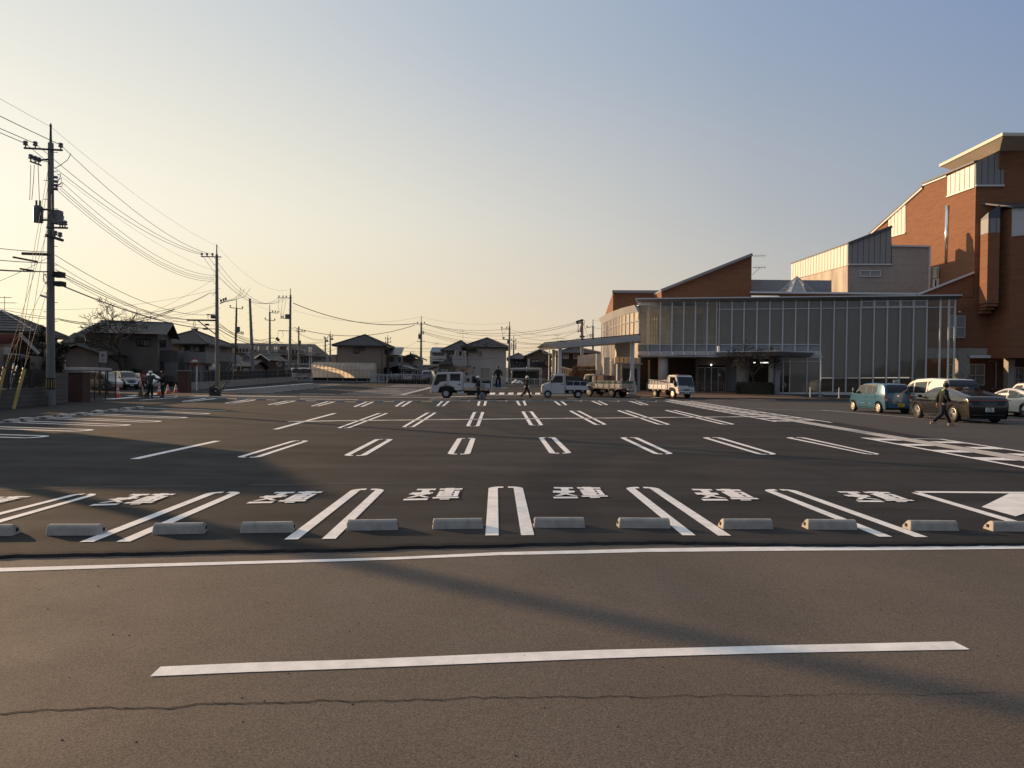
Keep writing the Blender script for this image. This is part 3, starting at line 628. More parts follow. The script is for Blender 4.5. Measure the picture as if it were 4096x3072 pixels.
# roof: overhanging tapered fascia, roof slab, soffit
ztop, zhd = FL.z, fac(2552, 1210).z
for a, c in ((2540, 2880), (2880, 3337), (3337, 3842)):
    p, q = facz(a, 0, .9), facz(c, 0, .9); p2, q2 = facz(a + 6, 0, .2), facz(c - (12 if c > 3800 else 0), 0, .2)
    b = MB(); Zt, Zb = ztop + .02, zhd
    vs = [V((p.x, p.y, Zt - .16)), V((q.x, q.y, Zt - .16)), V((q2.x, q2.y, Zb)), V((p2.x, p2.y, Zb))]
    b.add(vs + [v - FN * .5 for v in vs], [(0, 3, 2, 1), (4, 5, 6, 7), (1, 2, 6, 5), (0, 4, 7, 3), (3, 7, 6, 2), (0, 1, 5, 4)]); FB(b, 'fascia', M_FASCIA)
p, q = facz(2537, 0, 1.0), facz(3844, 0, 1.0)
b = MB(); b.slab([V((p.x, p.y, ztop - .13)), V((q.x, q.y, ztop - .13)), V((q.x, q.y, ztop - .13)) - FN * 6.2, V((p.x, p.y, ztop - .13)) - FN * 6.8], V((0, 0, .13))); FB(b, 'roof', M_ALU)
# left return: glass side with mullions, lets the low sun in
cl = facz(2552.6, 0, 0); 
for k in range(4):
    s0, s1 = cl - FN * (1.6 * k), cl - FN * (1.6 * (k + 1)); zb = fac(2552, 1407).z
    FB(MB().poly([V((s0.x, s0.y, zb)), V((s1.x, s1.y, zb)), V((s1.x, s1.y, zhd)), V((s0.x, s0.y, zhd))]), 'glass_panel', M_CLEAR)
    b = MB(); b.bb((s1.x - .06, s1.y - .08, zb), (s1.x + .06, s1.y + .08, zhd)); FB(b, 'mullion', M_ALU)
b = MB(); p, q = facz(2546, fac(2552, 1426).z, .1), facz(3290, fac(2552, 1426).z, .1)
b.slab([p, q, q - FN * 7, p - FN * 7], V((0, 0, .25))); FB(b, 'floor_slab', M_PANEL)
# interior seen through the clear bays
def inw(pl, off, m, nm, th=.12):
    b = MB(); b.slab([fac(x, y, off) for x, y in pl], -FN * th); FB(b, nm, m)
inw([(2640, 1200), (2892, 1200), (2892, 1384), (2640, 1384)], -4.0, M_WALLC, 'interior_wall', .2)
a0, a1 = fac(2640, 1200, -4.0), fac(2568, 1200, -9.0)
def tl(u, y0): 
    x = 2640 + (2586 - 2640) * u; o = -4.0 - 3.2 * u
    return fac(x, y0, o)
b = MB(); b.slab([tl(0, 1200), tl(1, 1208), tl(1, 1384), tl(0, 1384)], V((.1, .15, 0))); FB(b, 'interior_wall', M_WALLC)
b = MB(); b.slab([fac(2560, 1196, -8), fac(2600, 1196, -8), fac(2600, 1390, -8), fac(2560, 1390, -8)], -FN * .2); FB(b, 'interior_wall', M_WALLC)
M_VBL = band_mat('vertical_blind', (.50, .47, .42), (.22, .20, .18), .16, 'X', .3, .8)
for xa, xb in ((2692, 2727), (2738, 2778), (2786, 2812)):
    inw([(xa, 1258), (xb, 1258), (xb, 1380), (xa, 1380)], -3.95, M_VBL, 'interior_blind', .03)
    b = MB()
    for yy in (1258, 1283, 1317, 1337, 1379): bar(b, xa, yy, xb, yy, .07, .08, -3.88)
    for xx in (xa, xb): vbar(b, xx, 1256, 1381, .08, .08, -3.88)
    FB(b, 'interior_window', M_PANEL)
b = MB()
for u in (.12, .3, .48, .66):
    p, q = tl(u, 1262), tl(u, 1380); b.tube([p + V((-.12, -.12, 0)), q + V((-.12, -.12, 0))], .05, 4)
for y in (1262, 1290, 1320, 1345, 1379): b.tube([tl(.12, y) + V((-.13, -.13, 0)), tl(.66, y) + V((-.13, -.13, 0))], .05, 4)
FB(b, 'interior_window', M_PANEL)
b = MB(); b.poly([tl(.12, 1264) + V((-.06, -.06, 0)), tl(.66, 1264) + V((-.06, -.06, 0)), tl(.66, 1378) + V((-.06, -.06, 0)), tl(.12, 1378) + V((-.06, -.06, 0))]); FB(b, 'interior_blind', M_CREAM)
b = MB(); p, q = facz(2556, zhd + .02, -.1), facz(2892, zhd + .02, -.1); b.slab([p, q, q - FN * 6, p - FN * 6], V((0, 0, .1))); FB(b, 'ceiling', M_PANEL)
b = MB()
for yy in (1341, 1353): bar(b, 2556, yy, 2866, yy, .04, .04, -.5)
FB(b, 'guard_rail', M_GALV)
# recessed ground floor
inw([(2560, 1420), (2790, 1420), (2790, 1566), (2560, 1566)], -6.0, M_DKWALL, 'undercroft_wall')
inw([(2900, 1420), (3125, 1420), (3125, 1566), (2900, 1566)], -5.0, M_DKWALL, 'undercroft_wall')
inw([(2786, 1430), (2906, 1430), (2906, 1461), (2786, 1461)], -3.0, M_RED, 'door_lintel')
for xx in (2786, 2905): 
    b = MB(); vbar(b, xx, 1428, 1569, .16, .25, -2.8); FB(b, 'door_jamb', M_RED)
inw([(2788, 1461), (2904, 1461), (2904, 1568), (2788, 1568)], -3.3, M_DARK, 'doorway')
for xa, xb in ((2792, 2819), (2820, 2845), (2847, 2873), (2874, 2902)):
    b = MB()
    for xx in (xa, xb): vbar(b, xx, 1470, 1567, .05, .05, -2.95)
    bar(b, xa, 1470, xb, 1470, .06, .05, -2.95); bar(b, xa, 1567, xb, 1567, .08, .05, -2.95); FB(b, 'door_frame', M_GALV)
    FB(MB().poly([fac(xa, 1470, -2.97), fac(xb, 1470, -2.97), fac(xb, 1567, -2.97), fac(xa, 1567, -2.97)]), 'door_glass', M_LOWGL)
inw([(2872, 1493), (2882, 1493), (2882, 1505), (2872, 1505)], -2.9, M_PANEL, 'notice', .01)
b = MB(); b.lathe(fac(2845, 1459.5, -2.7), [(.02, -.1), (.09, -.06), (.09, .06), (.02, .1)], 8); FB(b, 'door_lamp', M_LAMP)
for x0, w0 in ((2811, 2), (2895, 2)):
    b = MB(); p = fac(x0, 1535, -2.3); g = gz(p.y); b.tube([V((p.x, p.y, g)), V((p.x, p.y, g + .95)), V((p.x + .35, p.y + .3, g + .95)), V((p.x + .35, p.y + .3, g))], .025, 6); FB(b, 'door_rail', M_GALV)
for xa, xb, yb, off in ((2632, 2672, 1560, -.9), (2944, 2996, 1556, -2.5), (3073.5, 3098, 1585, .8)):
    p, q = fac(xa, 1500, off), fac(xb, 1500, off); c = (p + q) / 2; r = (q - p).length / 2; g = gz(c.y)
    b = MB(); b.cyl((c.x, c.y, g), r, fac(2552, 1424).z - g, 28); FB(b, 'column', M_ROUND, smooth=True)
inw([(2906, 1424), (2944, 1424), (2944, 1565), (2906, 1565)], -3.6, M_FASCIA, 'side_wall')
inw([(2592, 1440), (2600, 1440), (2600, 1562), (2592, 1562)], -3.2, M_ROUND, 'pier', .5)
p = fac(3107, 1500, 1.0); b = MB(); b.bb((p.x - .22, p.y - .2, gz(p.y)), (p.x + .3, p.y + .3, fac(3107, 1421, 1.0).z)); FB(b, 'pier', M_FASCIA)
for xa in (2706, 2722): 
    p = fac(2588 + (xa - 2706) * .8, 1552, -2.2); b = MB(); b.cyl((p.x, p.y, gz(p.y)), .05, 1.0, 8); FB(b, 'bollard', M_GALV)
# porch roof with a pointed prow
A0, A1, A2 = fac(2858, 1410, .15), fac(3110, 1403, 4.6), fac(3258, 1409, .15)
z1 = A0.z
top = [V((A0.x, A0.y, z1)), V((A1.x, A1.y, z1)), V((A2.x, A2.y, z1))]
B0, B1, B2 = fac(2872, 1426, .15), fac(3106, 1421, 3.9), fac(3238, 1427, .15); zb = B0.z
bot = [V((B0.x, B0.y, zb)), V((B1.x, B1.y, zb)), V((B2.x, B2.y, zb))]
b = MB(); b.add(top + bot, [(0, 1, 2), (5, 4, 3), (0, 3, 4, 1), (1, 4, 5, 2), (2, 5, 3, 0)]); FB(b, 'porch_roof', M_FASCIA)
b = MB(); b.slab([t + V((0, 0, .003)) for t in top], V((0, 0, .08))); FB(b, 'porch_edge', M_ALU)
mat('dull_pane', (.13, .122, .108), .05, 0, .12, .35, spec=.9)
# glass lobby under the porch
for xa, xb, m in ((3112, 3134, M_LOWGL), (3134, 3160, M_CLEAR), (3160, 3229, MATS['dull_pane']), (3229, 3281, MATS['dull_pane'])):
    FB(MB().poly([fac(xa, 1574, -.02), fac(xb, 1574, -.02), fac(xb, 1427, -.02), fac(xa, 1427, -.02)]), 'lower_glass', m)
    b = MB(); vbar(b, xb, 1427, 1574, .10, .14, .03); bar(b, xa, 1446, xb, 1446, .06, .1, .02); bar(b, xa, 1573, xb, 1573, .22, .14, .03); FB(b, 'lobby_frame', M_ALU)
inw([(3100, 1430), (3170, 1430), (3170, 1570), (3100, 1570)], -4, M_DARK, 'lobby_wall')
for xa, xb, off in ((3014, 3022, -2.6), (3042, 3074, -2.6), (3110, 3135, -.6)):
    b = MB(); bar(b, xa, 1450.5, xb, 1450.5, .10, .06, off); FB(b, 'tube_light', M_LAMP)
# brick parapet strip, wedge gables
inw([(2990, 1181), (3680, 1188), (3680, 1177.5), (3000, 1171)], -6.3, M_BRICK, 'parapet', .3)
b = MB(); bar(b, 3000, 1169.5, 3676, 1176.5, .22, .5, -6.2); FB(b, 'coping', M_ALU)
def xplane(px0, D0):       # plane of constant X through the ground column px0 at depth D0
    X = at(px0, 1500, D0).x
    return lambda x, y: hit(x, y, V((X, 0, 0)), V((1, 0, 0)))
WG = -7.0
inw([(2646, 1195), (3005, 1190), (3007, 1022.7), (2646, 1166)], WG, M_BRICK, 'gable_wall', .4)
D0 = fac(2646, 1500, WG).y; xp = xplane(2646, D0)
b = MB(); b.slab([xp(2646, 1166), xp(2646, 1196), xp(2588, 1196)], V((.3, 0, 0))); FB(b, 'gable_return', M_BRICK)
b = MB(); bar(b, 2644, 1163.5, 3008, 1019.5, .30, 1.2, WG); FB(b, 'gable_coping', M_FASCIA)
b = MB(); p, q = xp(2646, 1164), xp(2590, 1191); b.tube([p, q], .12, 6); FB(b, 'gable_coping', M_ALU)
WG2 = -12.5
inw([(2452, 1240), (2660, 1240), (2660, 1170), (2452, 1168)], WG2, M_BRICK, 'gable_wall', .4)
b = MB(); bar(b, 2450, 1167, 2662, 1168, .35, .8, WG2); FB(b, 'gable_coping', M_FASCIA)
xp2 = xplane(2452, fac(2452, 1500, WG2).y)
b = MB(); b.slab([xp2(2452, 1168), xp2(2452, 1290), xp2(2410, 1290)], V((.3, 0, 0))); FB(b, 'gable_return', M_BRICK)
for px, py, l in ((3008, 1024, 0), (3010, 1070, 1)):
    b = MB(); p = fac(px, py, WG - .5); b.tube([p, p + V((1.6, -.3, 0))], .03, 4)
    for k in range(4): e = p + V((.35 + .35 * k, -.1, 0)); b.tube([e + V((0, -.1, -.22)), e + V((0, -.1, .22))], .02, 4)
    if l: b.tube([p + V((.9, -.15, 0)), p + V((0, 0, -.9))], .025, 4)
    FB(b, 'aerial', M_GREY)
# curved glazed wing at the left end
WX = [2404, 2412, 2415, 2418, 2423, 2427.8, 2433, 2438.6, 2444.5, 2450.5, 2457, 2464, 2472.8, 2484, 2499, 2514.6, 2531.8, 2549]
WD = [(2400, 104), (2420, 99), (2453, 92.6), (2502, 86.8), (2550, 83.4)]
def wd(x):
    for (a, c), (a2, c2) in zip(WD, WD[1:]):
        if x <= a2: return c + (c2 - c) * (x - a) / (a2 - a)
    return 83.4
M_CURG = translucent(mat('curtained_glass', (.66, .59, .47), .35, 0, .10, 1.5, spec=.6, stretch=(3, 3, .3)), .45, (.85, .76, .6))
wpt = [on(x, wd(x)) for x in WX]; ZW = 10.4; ZF = ZW - .75
for i in range(len(wpt) - 1):
    p, q = wpt[i], wpt[i + 1]
    FB(MB().poly([p, q, V((q.x, q.y, ZF)), V((p.x, p.y, ZF))]), 'wing_glass', M_CURG)
    b = MB(); b.bb((p.x - .09, p.y - .09, p.z), (p.x + .05, p.y + .09, ZF)); FB(b, 'mullion', M_PANEL)
    o = V((-.55, -.35, 0)); b = MB()
    vs = [p + o * .1, q + o * .1, q + o, p + o]; zz = [ZF, ZF, ZW, ZW]
    vs = [V((v.x, v.y, z)) for v, z in zip(vs, zz)]; b.add(vs + [v + V((.3, .1, 0)) for v in vs], [(0, 1, 2, 3), (7, 6, 5, 4), (3, 2, 6, 7), (1, 0, 4, 5), (0, 3, 7, 4), (1, 5, 6, 2)]); FB(b, 'wing_fascia', M_PANEL)
    b = MB(); b.tube([V((p.x - .05, p.y - .05, ZF - 1.1)), V((q.x - .05, q.y - .05, ZF - 1.1))], .06, 4); b.tube([V((p.x - .05, p.y - .05, 4.1)), V((q.x - .05, q.y - .05, 4.1))], .06, 4); FB(b, 'transom', M_PANEL)
b = MB(); b.slab([V((p.x, p.y, ZW - .02)) for p in wpt] + [V((22, wpt[-1].y + 1, ZW - .02)), V((22, wpt[0].y, ZW - .02))], V((0, 0, .06))); FB(b, 'roof', M_ALU)
# pyramid skylight and louvre screen on the roof
ap = fac(3187.6, 1106, -8.5); base = [fac(x, 1168, -8.5 + o) for x, o in ((3104, -.2), (3164, 2.2), (3222, 2.2), (3270, -.2), (3240, -2.6), (3140, -2.6))]
zb = fac(3187, 1168, -8.5).z - .3; base = [V((p.x, p.y, zb)) for p in base]
for i in range(6):
    p, q = base[i], base[(i + 1) % 6]
    FB(MB().poly([p, q, ap]), 'skylight_glass', mat('skylight_glass', (.20, .22, .23), .08, 0, .1, 1, spec=.8))
    b = MB(); b.tube([p, ap], .09, 5); b.tube([p, q], .09, 5)
    for k in (.3, .6): b.tube([p.lerp(ap, k), q.lerp(ap, k)], .04, 4)
    FB(b, 'skylight_frame', M_PANEL)
b = MB(); y = 1121
while y < 1166: bar(b, 3007, y - .0, 3326, y + 3, .15, .05, -9.0); y += 4.6
for x in (3007, 3060, 3113, 3166, 3220, 3273, 3324): vbar(b, x, 1119, 1167, .1, .08, -9.05)
FB(b, 'louvre_screen', mat('louvre_metal', (.24, .255, .28), .5, .1, .1, 2))
inw([(3008, 1124), (3324, 1127), (3324, 1168), (3008, 1166)], -9.25, mat('louvre_backing', (.13, .14, .16), .7, 0, .2, .8), 'louvre_backing', .05)
# ------------------------------------------------------------------ brick auditorium
HA = thing('brick_hall', 'tall orange brick auditorium with stepped roofline and metal cladding', 'building', (60, 90, gz(90)))
def HB(b, n, m, **k): return b.build(n, m, HA, world=True, **k)
M_CLAD = band_mat('metal_cladding', (.20, .205, .22), (.03, .03, .032), .62, 'X', .10, .5, .06, .5, 0)  # shaded-front copy of the cladding: shade is put into the darker colour
M_CLAD_LIT = band_mat('metal_cladding_lit', (.60, .585, .54), (.04, .04, .045), .9, 'Y', .16, .42, .05, .5, .1)  # sunlit-flank copy of the same cladding, light put into the paler colour
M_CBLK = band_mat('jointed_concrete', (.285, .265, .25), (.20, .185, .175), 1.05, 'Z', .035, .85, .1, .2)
M_ROOFM = mat('dark_metal_roof', (.07, .08, .10), .45, .3, .1, 1)
def hfac(x, y, off=-5.6): return fac(x, y, off)
def wallp(pl, off, m, nm, th=.4):
    b = MB(); b.slab([fac(x, y, off) for x, y in pl], -FN * th); return HB(b, nm, m)
HO = -5.6
# front wall: low part with raking coping on the left, tower on the right
wallp([(3660, 1190), (3676, 1177), (3895, 1091), (3895, 1192)], HO, M_BRICK, 'front_wall')
b = MB(); bar(b, 3672, 1177.5, 3895, 1090, .22, .5, HO + .1); HB(b, 'coping', M_ALU)
wallp([(3640, 1188), (3897, 1188), (3897, 1393), (3640, 1393)], HO, M_BRICK, 'front_wall')
wallp([(3897, 1393), (3897, 1091), (3903, 742), (4080, 742), (4080, 1393)], HO, M_BRICK, 'front_wall')
wallp([(4080, 1393), (4080, 600), (4400, 600), (4400, 1393)], HO, M_BRICK, 'front_wall')
wallp([(4016, 742), (4016, 590), (4080, 590), (4080, 742)], HO, M_BRICK, 'front_wall')
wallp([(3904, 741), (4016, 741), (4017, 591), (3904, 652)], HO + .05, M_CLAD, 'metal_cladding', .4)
b = MB(); bar(b, 3903, 743, 4017, 743, .2, .3, HO + .1); HB(b, 'cladding_sill', M_ALU)
# lit side wall, receding from the corner
cD = hfac(3900, 1000).y; xs_ = xplane(3900, cD)
def sidep(pl, m, nm, dx=.4, sh=0.0):
    b = MB(); b.slab([xs_(x, y) + V((sh, 0, 0)) for x, y in pl], V((dx, 0, 0))); return HB(b, nm, m)
sidep([(3899, 1393), (3904, 640), (3790.5, 703), (3694, 741), (3694, 752), (3555, 885), (3480, 942), (3480, 1250), (3600, 1393)], M_BRICK, 'side_wall')
sidep([(3902, 745), (3903, 656), (3792, 704), (3790, 785)], M_CLAD_LIT, 'metal_cladding', .06, -.06)
sidep([(3624, 930), (3625, 817), (3555, 882), (3555, 948)], M_CLAD_LIT, 'metal_cladding', .06, -.06)
for a, c, wd_ in (((3902, 747), (3790, 787), .12), ((3624, 932), (3555, 950), .12), ((3790, 704), (3694, 742), .14), ((3694, 752), (3480, 942), .18)):
    b = MB(); p, q = xs_(*a), xs_(*c); b.tube([p + V((-.08, 0, 0)), q + V((-.08, 0, 0))], wd_, 5); HB(b, 'coping', M_ALU)
b = MB()
for (x0, y0), (x1, y1) in (((3904, 650), (3790, 698)), ((3790, 698), (3694, 738)), ((3694, 748), (3480, 938))):
    p, q = xs_(x0, y0), xs_(x1, y1); b.add([p + V((-.25, 0, .0)), q + V((-.25, 0, 0)), q + V((8, 0, .3)), p + V((8, 0, .3)), p + V((-.25, 0, .22)), q + V((-.25, 0, .22)), q + V((8, 0, .52)), p + V((8, 0, .52))], [(0, 1, 2, 3), (7, 6, 5, 4), (0, 4, 5, 1), (1, 5, 6, 2), (3, 7, 4, 0), (2, 6, 7, 3)])
HB(b, 'roof', M_ROOFM)
# slit window on the side wall that mirrors the sun, with its long sill drip
p = [xs_(3786, 822), xs_(3796, 822), xs_(3788, 1052), xs_(3782, 1052)]
b = MB(); b.tube([(p[0] + p[1]) / 2, (p[2] + p[3]) / 2], [.30, .20], 14); HB(b, 'slit_window', mat('steel_slit', (.72, .71, .68), .16, .9, .04, 2), smooth=True)
b = MB(); p = [xs_(3734, 1072), xs_(3759, 1070), xs_(3757, 1108), xs_(3733, 1112)]; b.slab([v + V((-.08, 0, 0)) for v in p], V((.1, 0, 0))); o = HB(b, 'side_window', M_DGLASS)
b = MB(); 
for i in range(4): b.tube([p[i] + V((-.1, 0, 0)), p[(i + 1) % 4] + V((-.1, 0, 0))], .06, 4)
HB(b, 'window_frame', M_PANEL)
b = MB(); b.slab([xs_(*c) + V((-.06, 0, 0)) for c in ((3733, 1116), (3757, 1112), (3756, 1142), (3732, 1150))], V((.08, 0, 0))); HB(b, 'side_door', M_PANEL)
b = MB(); b.slab([xs_(*c) + V((-.09, 0, 0)) for c in ((3743, 1120), (3748, 1119), (3747, 1144), (3742, 1146))], V((.04, 0, 0))); HB(b, 'door_glass', M_DARK)
# flat roof slab overhanging
c0 = at(4010.6, 529, 78.0); zt = c0.z; xl, yl_ = c0.x, 89.6
b = MB(); b.bb((xl, 78, zt - .38), (110, 89.6, zt)); HB(b, 'roof_slab', mat('cream_roof_edge', (.60, .565, .49), .6, 0, .05, .5), bevel=.03, seg=1)
b = MB(); vs = [(xl + .1, 78.1, zt - .38), (110, 78.1, zt - .38), (110, 89.5, zt - .38), (xl + .1, 89.5, zt - .38), (xl + 1.2, 80.2, zt - 1.25), (110, 80.2, zt - 1.25), (110, 89.0, zt - 1.25), (xl + 1.2, 88.2, zt - 1.25)]
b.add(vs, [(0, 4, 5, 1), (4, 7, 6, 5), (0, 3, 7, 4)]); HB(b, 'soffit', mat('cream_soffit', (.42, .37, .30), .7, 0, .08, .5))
b = MB(); b.bb((xl + 1.5, 80.6, zt - 3.2), (105, 88, zt - 1.2)); HB(b, 'roof_collar', M_BRICK)
# oriel stair tower on the front
oc = [fac(3921, 1000, HO), fac(3921, 1000, HO + 1.4), fac(3951, 1000, HO + 2.6), fac(3998, 1000, HO + 2.6), fac(3998, 1000, HO)]
zo0, zo1 = fac(3950, 1215, HO + 2).z, fac(3950, 868, HO + 2).z
b = MB(); b.slab([V((p.x, p.y, zo0)) for p in oc], V((0, 0, zo1 - 1.9 - zo0))); HB(b, 'oriel', M_BRICK)
b = MB(); b.slab([V((p.x, p.y, zo1 - 1.88)) for p in oc], V((0, 0, 1.6))); HB(b, 'oriel_cladding', M_CLAD)
b = MB(); hi_ = [.0, .0, .5, 1.3, 1.3]; vs = [V((p.x, p.y, zo1 - .28)) for p in oc]; vt = [V((p.x, p.y, zo1 - .1 + h)) for p, h in zip(oc, hi_)]
b.add(vs + vt, [(0, 1, 6, 5), (1, 2, 7, 6), (2, 3, 8, 7), (3, 4, 9, 8), (5, 6, 7, 8, 9)]); HB(b, 'oriel_roof', M_ROOFM)
cen = sum(oc, V((0, 0, 0))) / 5
for k in range(3):
    f_ = .93 - .12 * k; b = MB(); b.slab([V((cen.x + (p.x - cen.x) * f_, cen.y + (p.y - cen.y) * f_ + .3 * k, zo0 - .34 * (k + 1))) for p in oc], V((0, 0, .30))); HB(b, 'oriel_corbel', M_BRICK)
# block on the far right, its flank catching the sun
o1 = HO + 2.4; p = fac(4046, 1000, o1); q = fac(4046, 1000, HO); zb0, zt0 = gz(80) + 4.4, fac(4046, 834, o1).z
b = MB(); b.slab([V((p.x, p.y, zb0)), V((p.x + 12, p.y - 2.6, zb0)), V((p.x + 12, p.y + 3, zb0)), V((p.x - .9, p.y + 3.0, zb0))], V((0, 0, zt0 - zb0))); HB(b, 'side_block', M_BRICK)
b = MB(); b.slab([V((p.x - .05, p.y - .08, zt0 - 3.1)), V((p.x + 12, p.y - 2.7, zt0 - 2.0)), V((p.x + 12, p.y - 2.7, zt0)), V((p.x - .05, p.y - .08, zt0))], V((0, .06, 0))); HB(b, 'block_cladding', M_PANEL)
b = MB(); b.add([(p.x - .2, p.y - .3, zt0), (p.x + 12, p.y - 3, zt0), (p.x + 12, p.y + 3, zt0 + 1.5), (p.x - 1.6, p.y + 3, zt0 + 1.2), (p.x - .2, p.y - .3, zt0 + .18), (p.x + 12, p.y - 3, zt0 + .18), (p.x + 12, p.y + 3, zt0 + 1.68), (p.x - 1.6, p.y + 3, zt0 + 1.38)], [(0, 1, 5, 4), (4, 5, 6, 7), (0, 4, 7, 3), (3, 2, 1, 0)]); HB(b, 'block_roof', M_ROOFM)
# concrete base with piers and a recess
wallp([(3640, 1393), (4300, 1393), (4300, 1432), (3640, 1432)], HO + .1, M_CONC, 'base_beam', .6)
for xa, xb in ((3832, 3878), (4033, 4059)):
    p, q = fac(xa, 1500, HO + .2), fac(xb, 1500, HO + .2); b = MB(); b.slab([V((p.x, p.y, gz(p.y))), V((q.x, q.y, gz(q.y))), V((q.x, q.y, fac(xa, 1394, HO).z)), V((p.x, p.y, fac(xa, 1394, HO).z))], -FN * 1.2); HB(b, 'base_pier', M_CONC)
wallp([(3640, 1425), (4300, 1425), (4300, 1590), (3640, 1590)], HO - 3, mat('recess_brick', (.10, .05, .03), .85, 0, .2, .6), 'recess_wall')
wallp([(3879, 1421), (4034, 1421), (4034, 1432), (3879, 1432)], HO + .5, M_ALU, 'recess_rail', .15)
for (xa, ya, xb, yb), off in (((3878, 1457, 3938, 1540), HO - 2.9), ((3795, 1457, 3836, 1540), HO - 2.9), ((4062, 1470, 4096, 1560), HO - 2.9), ((3800, 1264, 3860, 1350), HO + .06)):
    b = MB(); b.slab([fac(xa, ya, off), fac(xb, ya, off), fac(xb, yb, off), fac(xa, yb, off)], -FN * .05); w_ = HB(b, 'window', mat('curtained_window', (.11, .115, .13), .08, 0, .3, 1.2, spec=.8, stretch=(4, 4, .4)))
    b = MB(); ym = (ya * .47 + yb * .53)
    for yy in (ya, ym, yb): bar(b, xa, yy, xb, yy, .09, .1, off + .04)
    for xx in (xa, (xa + xb) / 2 - 5, xb): vbar(b, xx, ya, yb, .09, .1, off + .04)
    b.build('window_frame', M_PANEL, w_, world=True)
b = MB(); p = fac(3985, 1445, HO - 2.8); b.tube([p + V((-.9, 0, .0)), p, V((p.x, p.y, gz(p.y) + .8))], .04, 5); HB(b, 'drain_pipe', M_ALU)
b = MB(); p = fac(3987, 1555, HO - 2.2); b.bb((p.x - .45, p.y - .2, gz(p.y)), (p.x + .45, p.y + .2, gz(p.y) + .95)); HB(b, 'air_unit', mat('beige_unit', (.36, .33, .28), .6, 0, .1, 3), bevel=.03, seg=1)
b = MB(); p = fac(3839, 1247, HO + .3); b.lathe(p, [(.02, -.12), (.14, -.1), (.16, .05), (.03, .12)], 8); HB(b, 'wall_lamp', M_PANEL)
# grey stage block with folded metal roof
BO = -10.2
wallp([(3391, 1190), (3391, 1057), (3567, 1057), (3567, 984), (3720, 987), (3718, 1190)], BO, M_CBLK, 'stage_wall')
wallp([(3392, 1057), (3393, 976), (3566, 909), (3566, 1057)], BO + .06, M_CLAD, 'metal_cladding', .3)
xb_ = xplane(3392, fac(3392, 1000, BO).y)
def stp(pl, m, nm, sh=0.0, dx=.4):
    b = MB(); b.slab([xb_(x, y) + V((sh, 0, 0)) for x, y in pl], V((dx, 0, 0))); return HB(b, nm, m)
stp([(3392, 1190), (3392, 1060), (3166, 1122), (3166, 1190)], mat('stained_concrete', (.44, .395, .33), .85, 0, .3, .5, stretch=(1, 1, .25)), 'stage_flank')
stp([(3393, 1061), (3394, 976), (3167, 1056), (3167, 1120)], M_CLAD_LIT, 'metal_cladding', -.1, .3)
b = MB(); b.tube([xb_(3394, 974), xb_(3166, 1055)], .16, 5); bar(b, 3393, 974.5, 3567, 907, .3, .5, BO); HB(b, 'coping', M_ROOFM)
b = MB(); bar(b, 3392, 1058, 3567, 1058, .16, .3, BO + .1); bar(b, 3567, 983, 3720, 986, .2, .3, BO + .1); vbar(b, 3719, 985, 1186, .18, .3, BO + .1); HB(b, 'trim', M_ALU)
wallp([(3441, 1083), (3522, 1084), (3522, 1106), (3441, 1105)], BO + .04, M_FASCIA, 'vent_window', .05)
b = MB()
for yy in (1083, 1105.5): bar(b, 3441, yy, 3522, yy, .1, .1, BO + .1)
for xx in (3441, 3482, 3522): vbar(b, xx, 1083, 1105.5, .1, .1, BO + .1)
HB(b, 'window_frame', M_ALU)
# ================================================================== entrance canopy
CA = thing('entrance_canopy', 'white sloping canopy on square columns covering the drop-off beside the trucks', 'canopy', (8, 74, gz(74)))
def CB(b, n, m, **k): return b.build(n, m, CA, world=True, **k)
M_CAN = mat('canopy_white', (.50, .51, .53), .5, 0, .06, .8)
f0, f1 = at(2179, 1374, 72), at(2561, 1339.5, 73.5); r0, r1 = at(2150, 1391, 80.5), at(2561, 1352, 82)
g0, g1 = at(2234, 1393, 72.4), at(2561, 1363.6, 73.6); h0, h1 = at(2172, 1400, 80), at(2561, 1372, 81.5)
b = MB(); b.add([f0, f1, r1, r0, g0, g1, h1, h0], [(0, 1, 2, 3), (7, 6, 5, 4), (0, 4, 5, 1), (1, 5, 6, 2), (2, 6, 7, 3), (3, 7, 4, 0)]); CB(b, 'roof', M_CAN)
b = MB(); up = V((0, -.03, .07)); b.tube([f0 + up, f1 + up], .06, 4); b.tube([f0 + up, r0 + V((0, 0, .05))], .07, 4); CB(b, 'roof_edge', mat('dark_flashing', (.06, .065, .08), .5, .2, .1, 2))
def sqcol(px0, px1, D, ytop, ped=None):
    p, q = on(px0, D), on(px1, D); w_ = q.x - p.x; zt = at(px0, ytop, D).z; zg = p.z
    b = MB(); b.bb((p.x, D, zg), (q.x, D + w_, zt + .1)); CB(b, 'column', M_CAN, bevel=.015, seg=1)
    if ped:
        b = MB()
        for k, (e, zh) in enumerate(((.28, .9), (.14, 1.3), (.06, 1.75))): b.bb((p.x - e, D - e * .8, zg + (.0 if k == 0 else (.9, 1.3)[k - 1])), (q.x + e, D + w_ + e, zg + zh))
        CB(b, 'pedestal', M_CONC_L, bevel=.01, seg=1)
sqcol(2231, 2245.7, 73, 1396, 1); sqcol(2207, 2218.5, 79.5, 1402, 1); sqcol(2522, 2536, 74, 1370, 1)
for px, D in ((2195, 80), (2222.5, 79)):
    p = on(px, D); b = MB(); b.tube([p, V((p.x, p.y, at(px, 1400, D).z))], .06, 6); CB(b, 'down_pipe', M_PANEL)
e0 = at(2172, 1388, 71.6); b = MB(); b.tube([e0, e0 + V((0, .4, -.55)), e0 + V((1.2, 6, -.65))], .05, 5); CB(b, 'down_pipe', M_PANEL)
